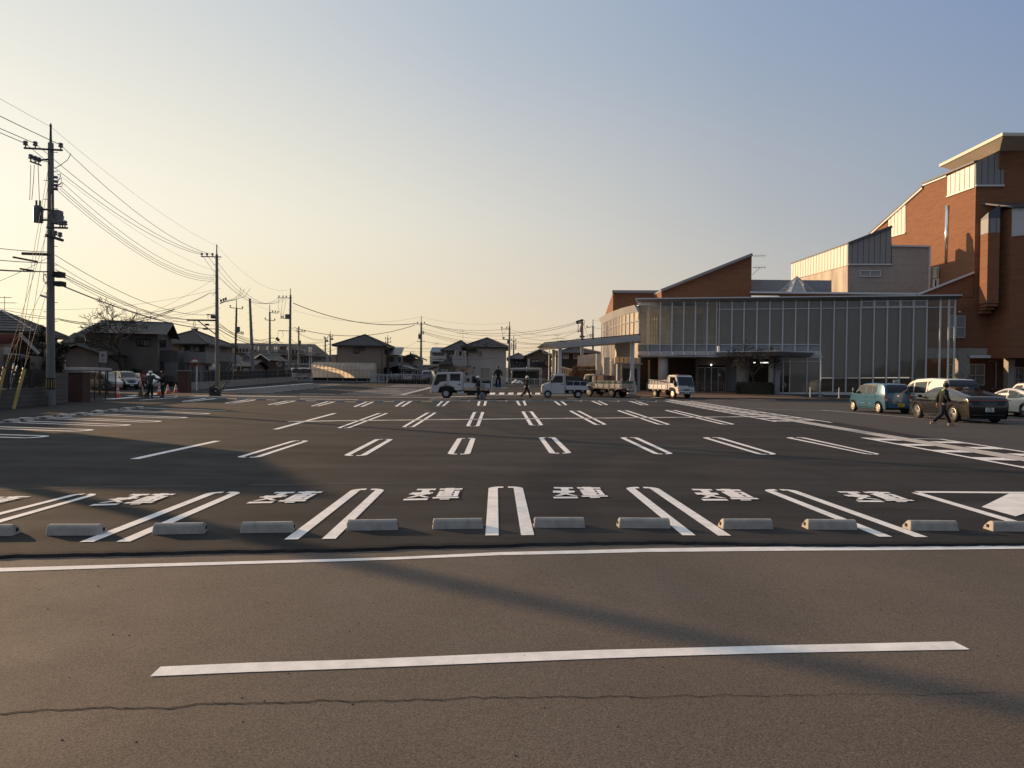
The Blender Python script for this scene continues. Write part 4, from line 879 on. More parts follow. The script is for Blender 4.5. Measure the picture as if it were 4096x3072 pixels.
b = MB(); D = 79; p, q = at(2466, 1371, D), at(2521, 1429, D); b.bb((p.x, D, q.z), (q.x, D + 1.2, p.z + .4)); CB(b, 'lintel_wall', mat('cream_render', (.55, .49, .40), .8, 0, .08, .8))
b = MB(); p, q = at(2462, 1430, 80.2), at(2560, 1453, 80.2); b.bb((p.x, 80.2, q.z), (q.x, 81.4, p.z)); CB(b, 'bay_window', MATS['curtained_glass'])
b = MB()
for i in range(7): x = p.x + (q.x - p.x) * i / 6; b.bb((x - .05, 80.1, q.z), (x + .05, 80.22, p.z))
b.bb((p.x - .1, 80.0, q.z - .12), (q.x + .25, 80.3, q.z)); CB(b, 'bay_frame', M_PANEL)
for xa, xb, ya, m in ((2468, 2482, 1453, M_CONC_L), (2487, 2560, 1453, M_ROUND)):
    p, q = on(xa, 80.6), on(xb, 80.6); b = MB(); b.bb((p.x, 80.6, p.z), (q.x, 81.2, at(xa, ya, 80.6).z)); CB(b, 'porch_wall', m)
p, q = on(2492, 80.5), on(2548, 80.5); b = MB(); b.bb((p.x, 80.45, p.z), (q.x, 80.7, at(2492, 1473, 80.5).z)); CB(b, 'shutter', band_mat('dark_shutter', (.045, .042, .038), (.02, .02, .02), .1, 'Z', .2, .6))
# ================================================================== houses
ROOFS = {}
M_TILE = mat('dark_tile', (.045, .045, .05), .55, 0, .3, 6)
M_TILE_L = mat('grey_tile', (.10, .10, .105), .5, 0, .3, 6)
M_TILE_R = mat('red_tile', (.16, .055, .04), .6, 0, .3, 6)
M_TILE_S = band_mat('striped_tile', (.105, .10, .097), (.02, .02, .02), .19, 'Z', .32, .5, .25, .2)
M_GLASSW = mat('house_window', (.035, .036, .038), .08, 0, .3, .8, spec=.8)
M_CURT = mat('house_curtain', (.30, .28, .25), .7, 0, .2, 4, stretch=(6, 6, .4))
M_FR_D = mat('bronze_frame', (.025, .022, .02), .5, 0, .1, 4)
M_FR_W = mat('white_frame', (.50, .50, .49), .5, 0, .06, 4)
def tiled(b, a, c, d, e, rows, lift=.05):
    """roof plane laid in stepped courses: eave a-c, ridge e-d (a below e, c below d)"""
    a, c, d, e = map(V, (a, c, d, e)); n = (c - a).cross(e - a).normalized()
    if n.z < 0: n = -n
    for i in range(rows):
        t0, t1 = i / rows, (i + 1) / rows
        p, q, r, s = a.lerp(e, t0) + n * lift, c.lerp(d, t0) + n * lift, c.lerp(d, t1), a.lerp(e, t1)
        p2, q2 = a.lerp(e, t0), c.lerp(d, t0)
        b.add([p, q, r, s, p2, q2], [(0, 1, 2, 3), (4, 5, 1, 0)])
class House:
    """house standing on the ground: front wall between photo columns xl and xr (right corner at depth D), turned by yaw"""
    def __init__(h, name, label, cat, xl, xr, D, yaw=0, depth=8, group=None):
        h.P1 = on(xr, D); h.u = V((cos(yaw), sin(yaw), 0)); h.v = V((-sin(yaw), cos(yaw), 0)); h.n = -h.v
        d = ray(xl, 1500); k = d.x / d.y                       # P0 = P1 - L u on the ray of xl
        L = (h.P1.x - k * h.P1.y) / (h.u.x - k * h.u.y); h.L = L; h.P0 = h.P1 - h.u * L; h.depth = depth
        h.zg = min(gz(h.P0.y), gz(h.P1.y)) - .05; h.yaw = yaw
        h.t = thing(name, label, cat, h.P0 + (h.P1 - h.P0) / 2 + V((0, 0, h.zg - (h.P0 + (h.P1 - h.P0) / 2).z)), yaw, group)
    def B(h, b, nm, m, parent=None, **k): return b.build(nm, m, parent or h.t, world=True, **k)
    def f(h, x, y, off=0.0): return hit(x, y, h.P1 + h.n * off, h.n)
    def s(h, x, y, off=0.0): return hit(x, y, h.P1 + h.u * off, h.u)      # right flank
    def pt(h, a, dd, z): q = h.P0 + h.u * (a * h.L) + h.v * dd; return V((q.x, q.y, z))
    def z(h, y, x=None): return h.f(x if x is not None else (at_px(h.P1)), y).z
    def walls(h, ytop, m, a0=0, a1=1, d0=0, d1=None, zb=None, nm='wall', xz=None):
        d1 = h.depth if d1 is None else d1; zt = ytop if ytop < 200 else h.z(ytop, xz); zb = h.zg if zb is None else zb
        b = MB(); b.slab([h.pt(a0, d0, zb), h.pt(a1, d0, zb), h.pt(a1, d1, zb), h.pt(a0, d1, zb)], V((0, 0, zt - zb))); h.B(b, nm, m); return zt
    def hip(h, ze, zr, m, over=.6, rows=14, a0=0, a1=1, d0=0, d1=None, ridge=None, thick=.18, nm='roof', lift=.05):
        d1 = h.depth if d1 is None else d1; o = over / h.L
        E = [h.pt(a0 - o, d0 - over, ze), h.pt(a1 + o, d0 - over, ze), h.pt(a1 + o, d1 + over, ze), h.pt(a0 - o, d1 + over, ze)]
        rd = (d0 + d1) / 2; Lr = (a1 - a0) * h.L; inset = min(Lr / 2 - .02, (d1 - d0) / 2 + over) if ridge is None else ridge
        Rl, Rr = h.pt(a0 + inset / h.L, rd, zr), h.pt(a1 - inset / h.L, rd, zr)
        b = MB(); tiled(b, E[0], E[1], Rr, Rl, rows, lift); tiled(b, E[2], E[3], Rl, Rr, rows, lift); tiled(b, E[1], E[2], Rr, Rr, rows, lift); tiled(b, E[3], E[0], Rl, Rl, rows, lift)
        b.tube([Rl + V((0, 0, .05)), Rr + V((0, 0, .05))], .13, 6)
        for k, q in ((0, Rl), (1, Rr), (2, Rr), (3, Rl)): b.tube([E[k] + V((0, 0, .08)), q + V((0, 0, .08))], .09, 5)
        h.B(b, nm, m)
        b = MB(); b.slab([e + V((0, 0, -thick)) for e in E], V((0, 0, thick - .01))); h.B(b, 'eave', M_FR_D)
    def gable(h, ze, zr, m, over=.5, rows=12, a0=0, a1=1, d0=0, d1=None, along='u', wall=None, nm='roof', lift=.05, edge=None):
        """along 'u': ridge parallel to the front; 'v': the gable faces the front"""
        d1 = h.depth if d1 is None else d1; o = over / h.L; rd = (d0 + d1) / 2; ra = (a0 + a1) / 2
        b = MB(); wb = MB(); eb = MB()
        if along == 'u':
            P = lambda a, d, z: h.pt(a, d, z); ends = (a0 - o, a1 + o)
            e0, e1 = P(a0 - o, d0 - over, ze), P(a1 + o, d0 - over, ze); e2, e3 = P(a1 + o, d1 + over, ze), P(a0 - o, d1 + over, ze); Rl, Rr = P(a0 - o, rd, zr), P(a1 + o, rd, zr)
            tiled(b, e0, e1, Rr, Rl, rows, lift); tiled(b, e2, e3, Rl, Rr, rows, lift)
            wb.slab([P(a1, d0, ze - .05), P(a1, d1, ze - .05), P(a1, rd, zr - .25)], h.u * -.1)
            for q, r, s_ in ((e0, Rl, e3), (e1, Rr, e2)): eb.tube([q + V((0, 0, -.08)), r + V((0, 0, -.08)), s_ + V((0, 0, -.08))], .11, 4)
        else:
            P = lambda a, d, z: h.pt(a, d, z)
            e0, e1 = P(a0 - o, d0 - over, ze), P(a0 - o, d1 + over, ze); e2, e3 = P(a1 + o, d1 + over, ze), P(a1 + o, d0 - over, ze); Rf, Rb = P(ra, d0 - over, zr), P(ra, d1 + over, zr)
            tiled(b, e1, e0, Rf, Rb, rows, lift); tiled(b, e3, e2, Rb, Rf, rows, lift)
            wb.slab([P(a0, d0, ze - .05), P(a1, d0, ze - .05), P(ra, d0, zr - .25)], h.v * .1)
            for q, r, s_ in ((e0, Rf, e3), (e1, Rb, e2)): eb.tube([q + V((0, 0, -.08)), r + V((0, 0, -.08)), s_ + V((0, 0, -.08))], .11, 4)
        b.tube([Rl, Rr] if along == 'u' else [Rf, Rb], .14, 6)
        h.B(b, nm, m); h.B(eb, 'barge_board', edge or M_FR_D)
        if wall: h.B(wb, 'gable', wall)
    def window(h, x0, y0, x1, y1, m=None, fr=None, panes=2, side=False, nm='window', off=.03, fw=.07):
        g = h.s if side else h.f; nn = h.u if side else h.n
        b = MB(); b.poly([g(x0, y1, off), g(x1, y1, off), g(x1, y0, off), g(x0, y0, off)]); w_ = h.B(b, nm, m or M_GLASSW)
        b = MB(); cs = [g(x0, y1, off), g(x1, y1, off), g(x1, y0, off), g(x0, y0, off)]
        for i in range(4): b.tube([cs[i] + nn * .03, cs[(i + 1) % 4] + nn * .03], fw * .7, 4)
        for k in range(1, panes): b.tube([cs[0].lerp(cs[1], k / panes) + nn * .03, cs[3].lerp(cs[2], k / panes) + nn * .03], fw * .5, 4)
        h.B(b, 'window_frame', fr or M_FR_D, w_); return w_
    def panel(h, pl, m, nm, off=.02, th=.08, side=False):
        g = h.s if side else h.f; nn = h.u if side else h.n
        b = MB(); b.slab([g(x, y, off) for x, y in pl], -nn * th); return h.B(b, nm, m)
    def aerial(h, x, y0, y1, D):
        p, q = at(x, y0, D), at(x, y1, D); b = MB(); b.tube([p, q], .03, 4)
        for k, l in ((.05, .5), (.35, .9)):
            e = q.lerp(p, k); b.tube([e + V((-l, 0, 0)), e + V((l, 0, 0))], .022, 4)
            for j in range(5): f_ = e + V((-l + .5 * l * j, 0, 0)); b.tube([f_ + V((0, -.25, 0)), f_ + V((0, .25, 0))], .015, 3)
        h.B(b, 'aerial', M_GREY)
    def ac(h, x, y, off=.1, sz=.8, nm='air_unit'):
        p = h.f(x, y, off); b = MB(); M4 = Matrix((h.u, h.v, V((0, 0, 1)))).transposed()
        b.box(p + h.n * .15, (sz, .3, sz * .75), M=M4); o = h.B(b, nm, mat('ac_casing', (.45, .43, .39), .6, 0, .06, 3))
        b = MB(); Mc = frame3(p + h.n * .31, h.u, (0, 0, 1)).to_3x3(); b.tube([p + h.n * .30 + Mc @ V((.26 * sz * cos(a * pi / 8), .26 * sz * sin(a * pi / 8), 0)) for a in range(17)], .05 * sz, 4); b.cyl(p + h.n * .3, .08, .03, 8, M=Mc); h.B(b, 'fan_grille', M_FR_D, o)
def at_px(P):     # photo column of a world point
    q = CAM_ROT.transposed() @ (P - CP); return 2048 + F * q.x / -q.z
M_BEIGE = band_mat('beige_siding', (.235, .19, .155), (.15, .12, .10), 1.6, 'X', .02, .8, .08, .1)
M_WHITEW = mat('white_render', (.40, .385, .365), .85, 0, .07, .5)
M_GREYW = mat('grey_render', (.20, .185, .165), .85, 0, .15, .6)
M_MUD = mat('brown_mortar_wall', (.15, .13, .11), .9, 0, .2, .6)
# --- big beige house behind the greenhouse
h = House('beige_house', 'big beige house with dark hipped roof behind the greenhouse', 'house', 1349, 1529, 113, 0, 7)
zt = h.walls(1385, M_BEIGE, xz=1440); h.hip(zt + .1, at(1453, 1339, 116).z, M_TILE, .75, 15)
h.walls(1418, M_BEIGE, a0=-.145, a1=0, d0=.3, d1=5, xz=1340, nm='balcony_wall')
h.window(1415, 1392, 1436, 1413, panes=2); h.window(1436.5, 1392, 1457, 1402, panes=2)
h.window(1539, 1398, 1549, 1417, panes=4, side=True); h.window(1536, 1470, 1546, 1491, panes=3, side=True)
for x in (1348.5, 1529): b = MB(); p = h.f(x, 1390, .06); b.tube([V((p.x, p.y, h.zg)), p], .06, 5); h.B(b, 'down_pipe', M_FR_D)
# --- white house in the middle with air units on its veranda
h = House('white_house', 'white rendered house with dark hipped roof and two air units on its veranda', 'house', 1863, 2021, 110, 0, 9)
zt = h.walls(1391, M_WHITEW, xz=1940); h.hip(zt + .1, at(1944, 1352, 114).z, M_TILE, .7, 14)
h.window(1912, 1403, 1930, 1427, fr=M_FR_W, panes=3); h.window(1923, 1471, 1958, 1516, m=M_CURT, fr=M_FR_W, panes=2)
b = MB(); p = h.f(1877, 1396, .06); b.tube([V((p.x, p.y, h.zg)), p], .06, 5); h.B(b, 'down_pipe', M_FR_W)
h2 = House('white_house', 'white house wing with lower dark gabled roofs, left of the bigger white house', 'house', 1777, 1867, 108.5, 0, 8)
zt = h2.walls(1404, M_WHITEW, a0=0.0, xz=1810, d0=1.5, d1=9); h2.hip(zt + .1, at(1852, 1363, 113).z, M_TILE, .7, 11, d0=1.5, d1=9, a1=1.2)
h2.window(1798, 1408, 1826, 1416, panes=2, off=-1.45); h2.window(1785, 1415, 1795, 1430, panes=1, off=-1.45)
h2.walls(1458, M_MUD, a0=-.25, a1=.4, d0=-.4, d1=4, xz=1800, nm='lower_wall')
b = MB(); e0, e1, t0, t1 = h2.f(1746, 1458, .9), h2.f(1812, 1458, .9), h2.f(1812, 1426, -1), h2.f(1809, 1425, -1)
tiled(b, e0, e1, t0, t1, 9); b.slab([e0, e1, h2.f(1812, 1426, -1)], V((0, .6, 0))); h2.B(b, 'lower_roof', M_TILE)
h2.panel([(1809, 1425), (1869, 1425), (1869, 1464), (1809, 1464)], mat('pale_panel', (.33, .32, .31), .7, 0, .06, .6), 'veranda_front', off=.5, th=.1)
h2.ac(1832, 1413, .3, 1.0); h2.ac(1852, 1414, .3, 1.0)
h2.window(1761, 1473, 1795, 1500, m=M_CURT, panes=2, off=.45); h2.window(1828, 1468, 1843, 1490, m=M_CURT, fr=M_FR_W, panes=1, off=.1); h2.aerial(1851.5, 1363, 1318, 112)
# --- small gabled house, house with corrugated roof, blue-roofed block, further back
h = House('gabled_house', 'small grey gabled house with ridge ornament left of the central utility pole', 'house', 1612, 1668, 122, 0, 8)
zt = h.walls(1434, M_GREYW, xz=1640); h.gable(zt, at(1641, 1419, 126).z, M_TILE, .6, 8, along='v', wall=M_GREYW)
b = MB(); p = at(1641, 1419, 121.3); b.tube([p, p + V((0, 0, .5))], [.25, .05], 6); h.B(b, 'ridge_ornament', M_TILE)
h.window(1628, 1444, 1640, 1463, m=M_CURT, panes=2); h.panel([(1623, 1437), (1659, 1437), (1659, 1440), (1623, 1440)], M_FR_D, 'window_hood', off=.5, th=.5); h.panel([(1653, 1443), (1668, 1443), (1668, 1462), (1653, 1462)], M_CURT, 'shutter_box', off=.2, th=.2); h.aerial(1655, 1425, 1406, 124)
h = House('grey_house', 'grey house with corrugated metal roof behind the beige house', 'house', 1556, 1594, 117, 0, 6)
zt = h.walls(1418, mat('pale_grey_wall', (.27, .265, .26), .8, 0, .1, .6), xz=1570)
b = MB(); a_, c_ = h.pt(-.15, -.6, zt - .1), h.pt(1.35, -.6, zt - .1); d_, e_ = h.pt(1.25, 3, at(1600, 1391, 120).z), h.pt(-.15, 3, at(1560, 1391, 120).z)
for k in range(18):
    t0, t1, tm = k / 18, (k + .6) / 18, (k + 1) / 18
    p0, p1, q0, q1 = a_.lerp(c_, t0), a_.lerp(c_, t1), e_.lerp(d_, t0), e_.lerp(d_, t1); r0, s0 = a_.lerp(c_, tm), e_.lerp(d_, tm); up = V((0, 0, .10))
    b.add([p0 + up, p1 + up, q1 + up, q0 + up, r0, s0, p0, q0], [(0, 1, 2, 3), (1, 4, 5, 2), (6, 0, 3, 7)])
h.B(b, 'roof', mat('corrugated_metal', (.23, .235, .24), .4, .4, .15, 1.5))
h.window(1559, 1430, 1576, 1445, panes=2); h.window(1596, 1429, 1603, 1450, panes=1)
h = House('carport_house', 'low house with sloping lean-to roofs behind the parked vans', 'house', 1556, 1668, 118, 0, 5)
zt = h.walls(1475, M_GREYW, xz=1600); b = MB(); a_, c_ = h.f(1550, 1478, 1.2), h.f(1672, 1478, 1.2); d_, e_ = h.f(1625, 1452, -2), h.f(1575, 1450, -2); tiled(b, a_, c_, d_, e_, 7); h.B(b, 'roof', M_TILE_L)
h.window(1571, 1478, 1607, 1504, m=M_CURT, panes=2); h.panel([(1617, 1476), (1645, 1476), (1645, 1510), (1617, 1510)], M_DARK, 'garage_opening'); h.window(1660, 1482, 1666, 1505, panes=1)
h = House('office_block', 'three-storey blue-roofed white block with balconies beyond the houses', 'building', 1719, 1778, 150, 0, 8)
zt = h.walls(1409, M_WHITEW, xz=1750); b = MB(); b.slab([h.pt(-.02, -.2, zt), h.pt(1.3, -.2, zt), h.pt(1.3, 3, at(1745, 1388, 152).z), h.pt(.04, 3, at(1725, 1388, 152).z)], V((0, 3, .1))); h.B(b, 'roof', mat('blue_roof', (.07, .11, .17), .4, .2, .1, .5))
for ya, yb in ((1410, 1421), (1444, 1456)): h.window(1731, ya, 1776, yb, panes=5)
for y in (1424, 1430, 1440): h.panel([(1718, y), (1780, y), (1780, y + 5), (1718, y + 5)], M_FR_W, 'balcony', off=.6, th=.3)
h.aerial(1744, 1388, 1371, 151)
h = House('low_warehouse', 'low flat-roofed white building beside the central utility pole', 'building', 1668, 1752, 120, 0, 6)
h.walls(1461, mat('dull_white_wall', (.30, .29, .275), .85, 0, .1, .5), xz=1700); h.panel([(1666, 1458.5), (1754, 1458.5), (1754, 1462.5), (1666, 1462.5)], M_FR_W, 'parapet', off=.2, th=.3); h.panel([(1684, 1488), (1750, 1487), (1750, 1520), (1684, 1520)], M_DARK, 'hedge_recess', off=.05)
# --- houses to the right of the white house, seen under and beyond the canopy
h = House('grey_gabled_house', 'grey gabled house with ribbed roof right of the white house', 'house', 2040, 2104, 118, 0, 8)
zt = h.walls(1436, mat('pale_grey_wall', (.27, .265, .26), .8), xz=2070); h.hip(zt, at(2070, 1413, 121).z, M_TILE_L, .6, 9); h.window(2062, 1444, 2073, 1458, panes=1); h.panel([(2076, 1444), (2110, 1444), (2110, 1468), (2076, 1468)], band_mat('ribbed_sheet', (.17, .17, .17), (.05, .05, .05), .5, 'X', .25, .6), 'ribbed_fence', off=.3)
h = House('tan_house', 'tan house with a tall gable and pale corner post left of the canopy', 'house', 2112, 2204, 112, 0, 8)
zt = h.walls(1424, mat('tan_wall', (.20, .165, .13), .85, 0, .12, .6), xz=2150); h.gable(zt, at(2152, 1399, 116).z, M_TILE, .7, 10, along='v', wall=mat('tan_wall', (.20, .165, .13), .85), edge=M_FR_W)
h.panel([(2110, 1435), (2119, 1435), (2119, 1470), (2110, 1470)], M_FR_W, 'corner_post', off=.4, th=.4); h.window(2126, 1438, 2155, 1455, m=M_CURT, panes=2); b = MB(); tiled(b, h.f(2122, 1460, 1.2), h.f(2180, 1460, 1.2), h.f(2176, 1444, -.5), h.f(2140, 1444, -.5), 6); h.B(b, 'lower_roof', M_TILE); h.window(2178, 1440, 2206, 1466, m=mat('amber_curtain', (.30, .2, .12), .7, 0, .2, 2), panes=2)
h.aerial(2229, 1380, 1340, 116); h.aerial(2254, 1378, 1354, 117)
h = House('dark_house', 'dark brown house with white windows and low hipped roof seen through the canopy', 'house', 2236, 2384, 108, 0, 8)
M_DKH = mat('dark_brown_siding', (.035, .028, .024), .8, 0, .15, .5)
zt = h.walls(1412, M_DKH, xz=2310); h.hip(zt, at(2340, 1389, 112).z, M_TILE, .8, 9)
h.window(2253, 1411, 2273, 1434, m=M_CURT, fr=M_FR_W, panes=2, fw=.11); h.window(2295, 1411, 2336, 1434, m=M_GLASSW, fr=M_FR_W, panes=2, fw=.11)
# --- left: long office with air-conditioning units
h = House('long_office', 'long two-storey grey-white office with many air units under its wide roof', 'building', 905, 1330, 140, 0, 12)
zt = h.walls(1412, mat('office_wall', (.25, .245, .235), .8, 0, .06, .5), xz=1150, a1=.86)
b = MB(); E = [h.f(905, 1412, 1.5), h.f(1325, 1428, 1.5), h.f(1258, 1376.5, -5), h.f(900, 1372, -5)]; tiled(b, *E, 12); b.slab([h.f(1325, 1428, 1.5), h.f(1258, 1376, -5), h.f(1262, 1400, -6), h.f(1318, 1431, -6)], V((0, .3, 0))); h.B(b, 'roof', mat('brown_grey_roof', (.085, .072, .06), .6, 0, .1, 1))
h.panel([(905, 1398), (1288, 1399), (1288, 1410), (905, 1409)], mat('office_upper', (.24, .22, .19), .8, 0, .05, .6), 'upper_wall', off=.05)
for x in (946, 957, 971, 984, 997): h.ac(x, 1401, .9, .95)
for x in (1167, 1180, 1194, 1211): h.ac(x, 1407, .6, .95)
h.window(1118, 1386, 1142, 1412, panes=3); h.window(1117, 1423, 1140, 1440, panes=2); h.window(1167, 1426, 1190, 1441, fr=M_FR_W, panes=2); h.window(1202, 1424, 1240, 1455, fr=M_FR_W, panes=3); h.window(1266, 1429, 1286, 1443, fr=M_FR_W, panes=4)
for x in (1021, 1034, 1070, 1075, 1100, 1108, 1152): b = MB(); p, q = h.f(x, 1386, .06), h.f(x, 1452, .06); b.tube([p, q], .10, 4); h.B(b, 'rib', M_FR_D if x % 2 else M_FR_W)
h.panel([(1160, 1413), (1262, 1413), (1262, 1419), (1160, 1419)], M_FR_W, 'balcony', off=.7, th=.4); h.panel([(1085, 1453), (1260, 1455), (1260, 1459), (1085, 1457)], M_FR_W, 'balcony', off=.7, th=.4); h.panel([(905, 1411), (1004, 1411), (1004, 1415), (905, 1415)], M_FR_W, 'balcony', off=1.2, th=.5)
for x in (1239, 1247): b = MB(); p = h.f(x, 1388, 1.2); b.tube([V((p.x, p.y, h.zg)), p], .12, 6); h.B(b, 'post', M_FR_W)
h = House('wooden_shed', 'dark gable-ended shed with rusty boards behind the black fence', 'shed', 1021, 1071, 108, 0, 8)
zt = h.walls(1441, mat('rusty_boards', (.055, .045, .038), .9, 0, .3, 1.2, stretch=(2, 2, .2)), xz=1045); h.gable(zt, at(1049, 1417, 110).z, M_TILE_S, .4, 8, along='v', wall=MATS['rusty_boards'], edge=M_FR_W)
h = House('tile_shed', 'small tiled outhouse with white shutter beside the outside stair', 'shed', 941, 1000, 102, 0, 6)
zt = h.walls(1466, M_MUD, xz=970); h.gable(zt, h.z(1448, 980) + .3, M_TILE_S, .5, 7, along='u', wall=M_MUD); h.panel([(974, 1472), (996, 1472), (996, 1490), (974, 1490)], M_FR_W, 'shutter'); 
h = House('tile_house', 'grey-tiled single-storey house behind the satellite dish', 'house', 962, 1030, 112, 0, 8)
zt = h.walls(1440, M_MUD, xz=1000); h.gable(zt, at(1000, 1417, 116).z, M_TILE, .5, 8, along='u', wall=M_MUD)
# --- apartment house with hipped roof, lettering and outside stair
h = House('apartment_house', 'cream two-storey apartment house with hipped tile roof and dark base behind the street mirror', 'house', 655, 823, 91, R(0), 8.4)
M_APT = mat('apartment_cream', (.24, .225, .20), .85, 0, .06, .5)
zt = h.walls(1379, M_APT, xz=760); h.hip(zt + .1, at(788, 1318, 95.2).z, M_TILE_S, .6, 17, lift=.06, ridge=3.8, a0=-.25)
h.walls(1441, mat('dark_base', (.075, .072, .07), .8, 0, .1, .6), xz=823, a0=-.002, a1=1.004, d0=-.05, d1=8.45, nm='dark_base')
for x0, x1 in ((720, 757), (778, 817)):
    w_ = h.window(x0, 1385, x1, 1407, m=M_CURT, panes=2); h.panel([((x0 + x1) / 2, 1385), (x1, 1385), (x1, 1407), ((x0 + x1) / 2, 1407)], M_FR_D, 'shutter', off=.08, th=.03)
M4 = frame3(h.s(895, 1399, .05), h.v, (0, 0, 1)); lettering('wall_lettering', 'ハイツ', M_FR_D, h.t, M4, .75, width=1.6, height=.7, bold=.02, world=True)
M4 = frame3(h.s(905, 1399, .05), h.v, (0, 0, 1)); lettering('wall_lettering', 'A', M_FR_D, h.t, M4, .75, width=.32, height=.75, bold=.02, world=True)
b = MB(); s0 = h.pt(1.02, 5.5, 0); n_ = 11
for k in range(n_):
    q0, q1 = at(906 + k * 2.5, 1482 - k * 3.3, 96.8), at(936 + k * 1.0, 1482 - k * 3.3, 96.8); b.slab([q0, q1, q1 + V((.1, .28, 0)), q0 + V((.1, .28, 0))], V((0, 0, .05)))
h.B(b, 'stair_treads', M_CONC)
b = MB(); b.tube([at(918, 1483, 96.5), at(950, 1449, 96.5), at(962, 1449, 96.5)], .07, 5); b.tube([at(903, 1483, 96.5), at(930, 1440, 96.5)], .06, 5); b.tube([at(962, 1449, 96.5), at(962, 1482, 96.5)], .06, 5); b.tube([at(946, 1452, 96.5), at(946, 1482, 96.5)], .05, 5)
for k in range(9): b.tube([at(925 + k * 1.4, 1418, 96.6), at(925 + k * 1.4, 1444, 96.6)], .02, 4)
b.tube([at(924, 1418, 96.6), at(938, 1418, 96.6)], .04, 4); b.slab([at(944, 1420, 96.6), at(961, 1420, 96.6), at(961, 1447, 96.6), at(944, 1447, 96.6)], V((0, .06, 0))); h.B(b, 'stair_railing', M_FR_W)
# --- large traditional house behind the bare tree
h = House('tiled_house', 'large grey-brown house with tiled gable roof behind the bare tree', 'house', 340, 629, 80, R(17), 10)
zt = h.walls(1339, M_MUD, xz=629); h.gable(zt, zt + 1.6, M_TILE_S, .9, 11, along='u', wall=M_MUD, edge=M_FR_D, a0=.2, d1=8)
h.window(640, 1359, 662, 1392, m=M_GLASSW, panes=3, side=True); h.panel([(634, 1356), (671, 1356), (671, 1359), (634, 1359)], M_FR_D, 'window_hood', side=True, off=.35, th=.35)
h.panel([(545, 1354), (602, 1354), (602, 1357), (545, 1357)], M_FR_D, 'window_hood', off=.3, th=.3); h.window(548, 1358, 600, 1384, panes=4)
b = MB(); tiled(b, h.f(300, 1334, 1.0), h.f(470, 1348, 1.0), h.f(470, 1300, -2.5), h.f(398, 1287, -2.5), 9); h.B(b, 'roof', M_TILE_S)
h.window(344, 1353, 372, 1368, m=M_CURT, panes=2, off=.05); h.aerial(601, 1302, 1255, 84)
h.panel([(300, 1352), (336, 1350), (336, 1372), (300, 1374)], band_mat('balcony_rail', (.10, .09, .08), (.02, .02, .02), .22, 'X', .4, .7), 'balcony_rail', off=.4, th=.06)
h = House('plaster_house', 'low plastered annex with gabled tile roof behind the block wall', 'house', 215, 402, 72, R(12), 9)
zt = h.walls(1416, mat('plaster_wall', (.155, .138, .122), .9, 0, .12, .5), xz=300); h.gable(zt, at(305, 1378, 72).z, M_TILE_S, .5, 9, along='v', wall=MATS['plaster_wall'], a0=.02, a1=1.0)
b = MB(); p = h.f(262, 1440, .1); b.tube([V((p.x, p.y, h.zg)), p], .06, 5); h.B(b, 'pipe', M_FR_W)
h = House('flat_annex', 'flat-roofed grey annex with horizontal siding above pale shutters', 'building', 571, 712, 82, R(17), 6)
M_SID = band_mat('grey_siding', (.115, .108, .102), (.05, .047, .045), .16, 'Z', .16, .7)
M_SIDW = band_mat('white_siding', (.235, .23, .225), (.14, .135, .13), .16, 'Z', .14, .7)
zt = h.walls(1400, M_SID, xz=650, zb=h.z(1449, 650)); h.walls(1449, mat('dim_wall', (.09, .082, .075), .9, 0, .15, .6), xz=650, nm='lower_wall', d0=.25)
h.panel([(656, 1450), (712, 1450), (712, 1530), (656, 1530)], band_mat('pale_shutter', (.18, .175, .17), (.10, .098, .095), .2, 'X', .2, .6), 'shutter', off=.02, th=.1)
h2 = House('siding_annex', 'white board-sided balcony block left of the second utility pole', 'building', 738, 824, 84, R(4), 4)
h2.walls(1408, M_SIDW, xz=780, zb=h2.z(1452, 780)); h2.walls(1452, mat('shop_white', (.21, .21, .215), .6, 0, .06, .6), xz=780, nm='shop_front', d0=.2, a1=.7); h2.panel([(738, 1403), (752, 1403), (752, 1414), (738, 1414)], M_SIDW, 'parapet', off=0, th=.3)
for x in (752, 770): b = MB(); p = h2.f(x, 1455, -.15); b.tube([V((p.x, p.y, h2.zg)), p], .04, 4); h2.B(b, 'panel_joint', M_FR_D)
b = MB(); D = 86
for i in range(7):
    a = pi / 2 * i / 6; 
    if i: q0, q1 = at(806 + 30 * sin(pa), 1480 - 26 * cos(pa), D), at(806 + 30 * sin(a), 1480 - 26 * cos(a), D); b.slab([q0, q1, q1 + V((0, 3, 0)), q0 + V((0, 3, 0))], V((0, 0, .05)))
    pa = a
b.slab([at(798, 1454, D), at(806, 1454, D), at(836, 1480, D), at(836, 1486, D), at(798, 1486, D)], V((0, .08, 0))); o = b.build('bicycle_shelter', mat('polycarbonate', (.30, .30, .29), .3, 0, .1, 1)); setp(o, 'grey rounded shelter roof beside the white-sided block', 'shelter')
# --- houses at the far left edge
h = House('red_roof_house', 'small house with red tile roof, white wall and wooden gable at the left edge', 'house', -260, 88, 37, R(20), 7)
h.walls(1381, mat('white_board', (.33, .345, .37), .7, 0, .05, .6), xz=20, a1=.78); M_WOODG = band_mat('wood_gable', (.075, .055, .04), (.03, .024, .02), .17, 'X', .25, .8)
zt = h.walls(1420, M_MUD, xz=60, a0=.8, d0=-.3, d1=6)
g0, g1, g2 = h.f(42, 1372, 1.2), h.f(80, 1336, 1.2), h.f(156, 1416, 1.2)
b = MB(); b.slab([h.f(45, 1376, .6), h.f(80, 1343, .6), h.f(146, 1412, .6), h.f(40, 1410, .6)], h.v * .1); h.B(b, 'gable', M_WOODG)
b = MB(); b.slab([h.f(36, 1404, .65), h.f(136, 1415, .65), h.f(136, 1421, .65), h.f(36, 1412, .65)], h.v * .4); h.B(b, 'gable_beam', M_FR_D)
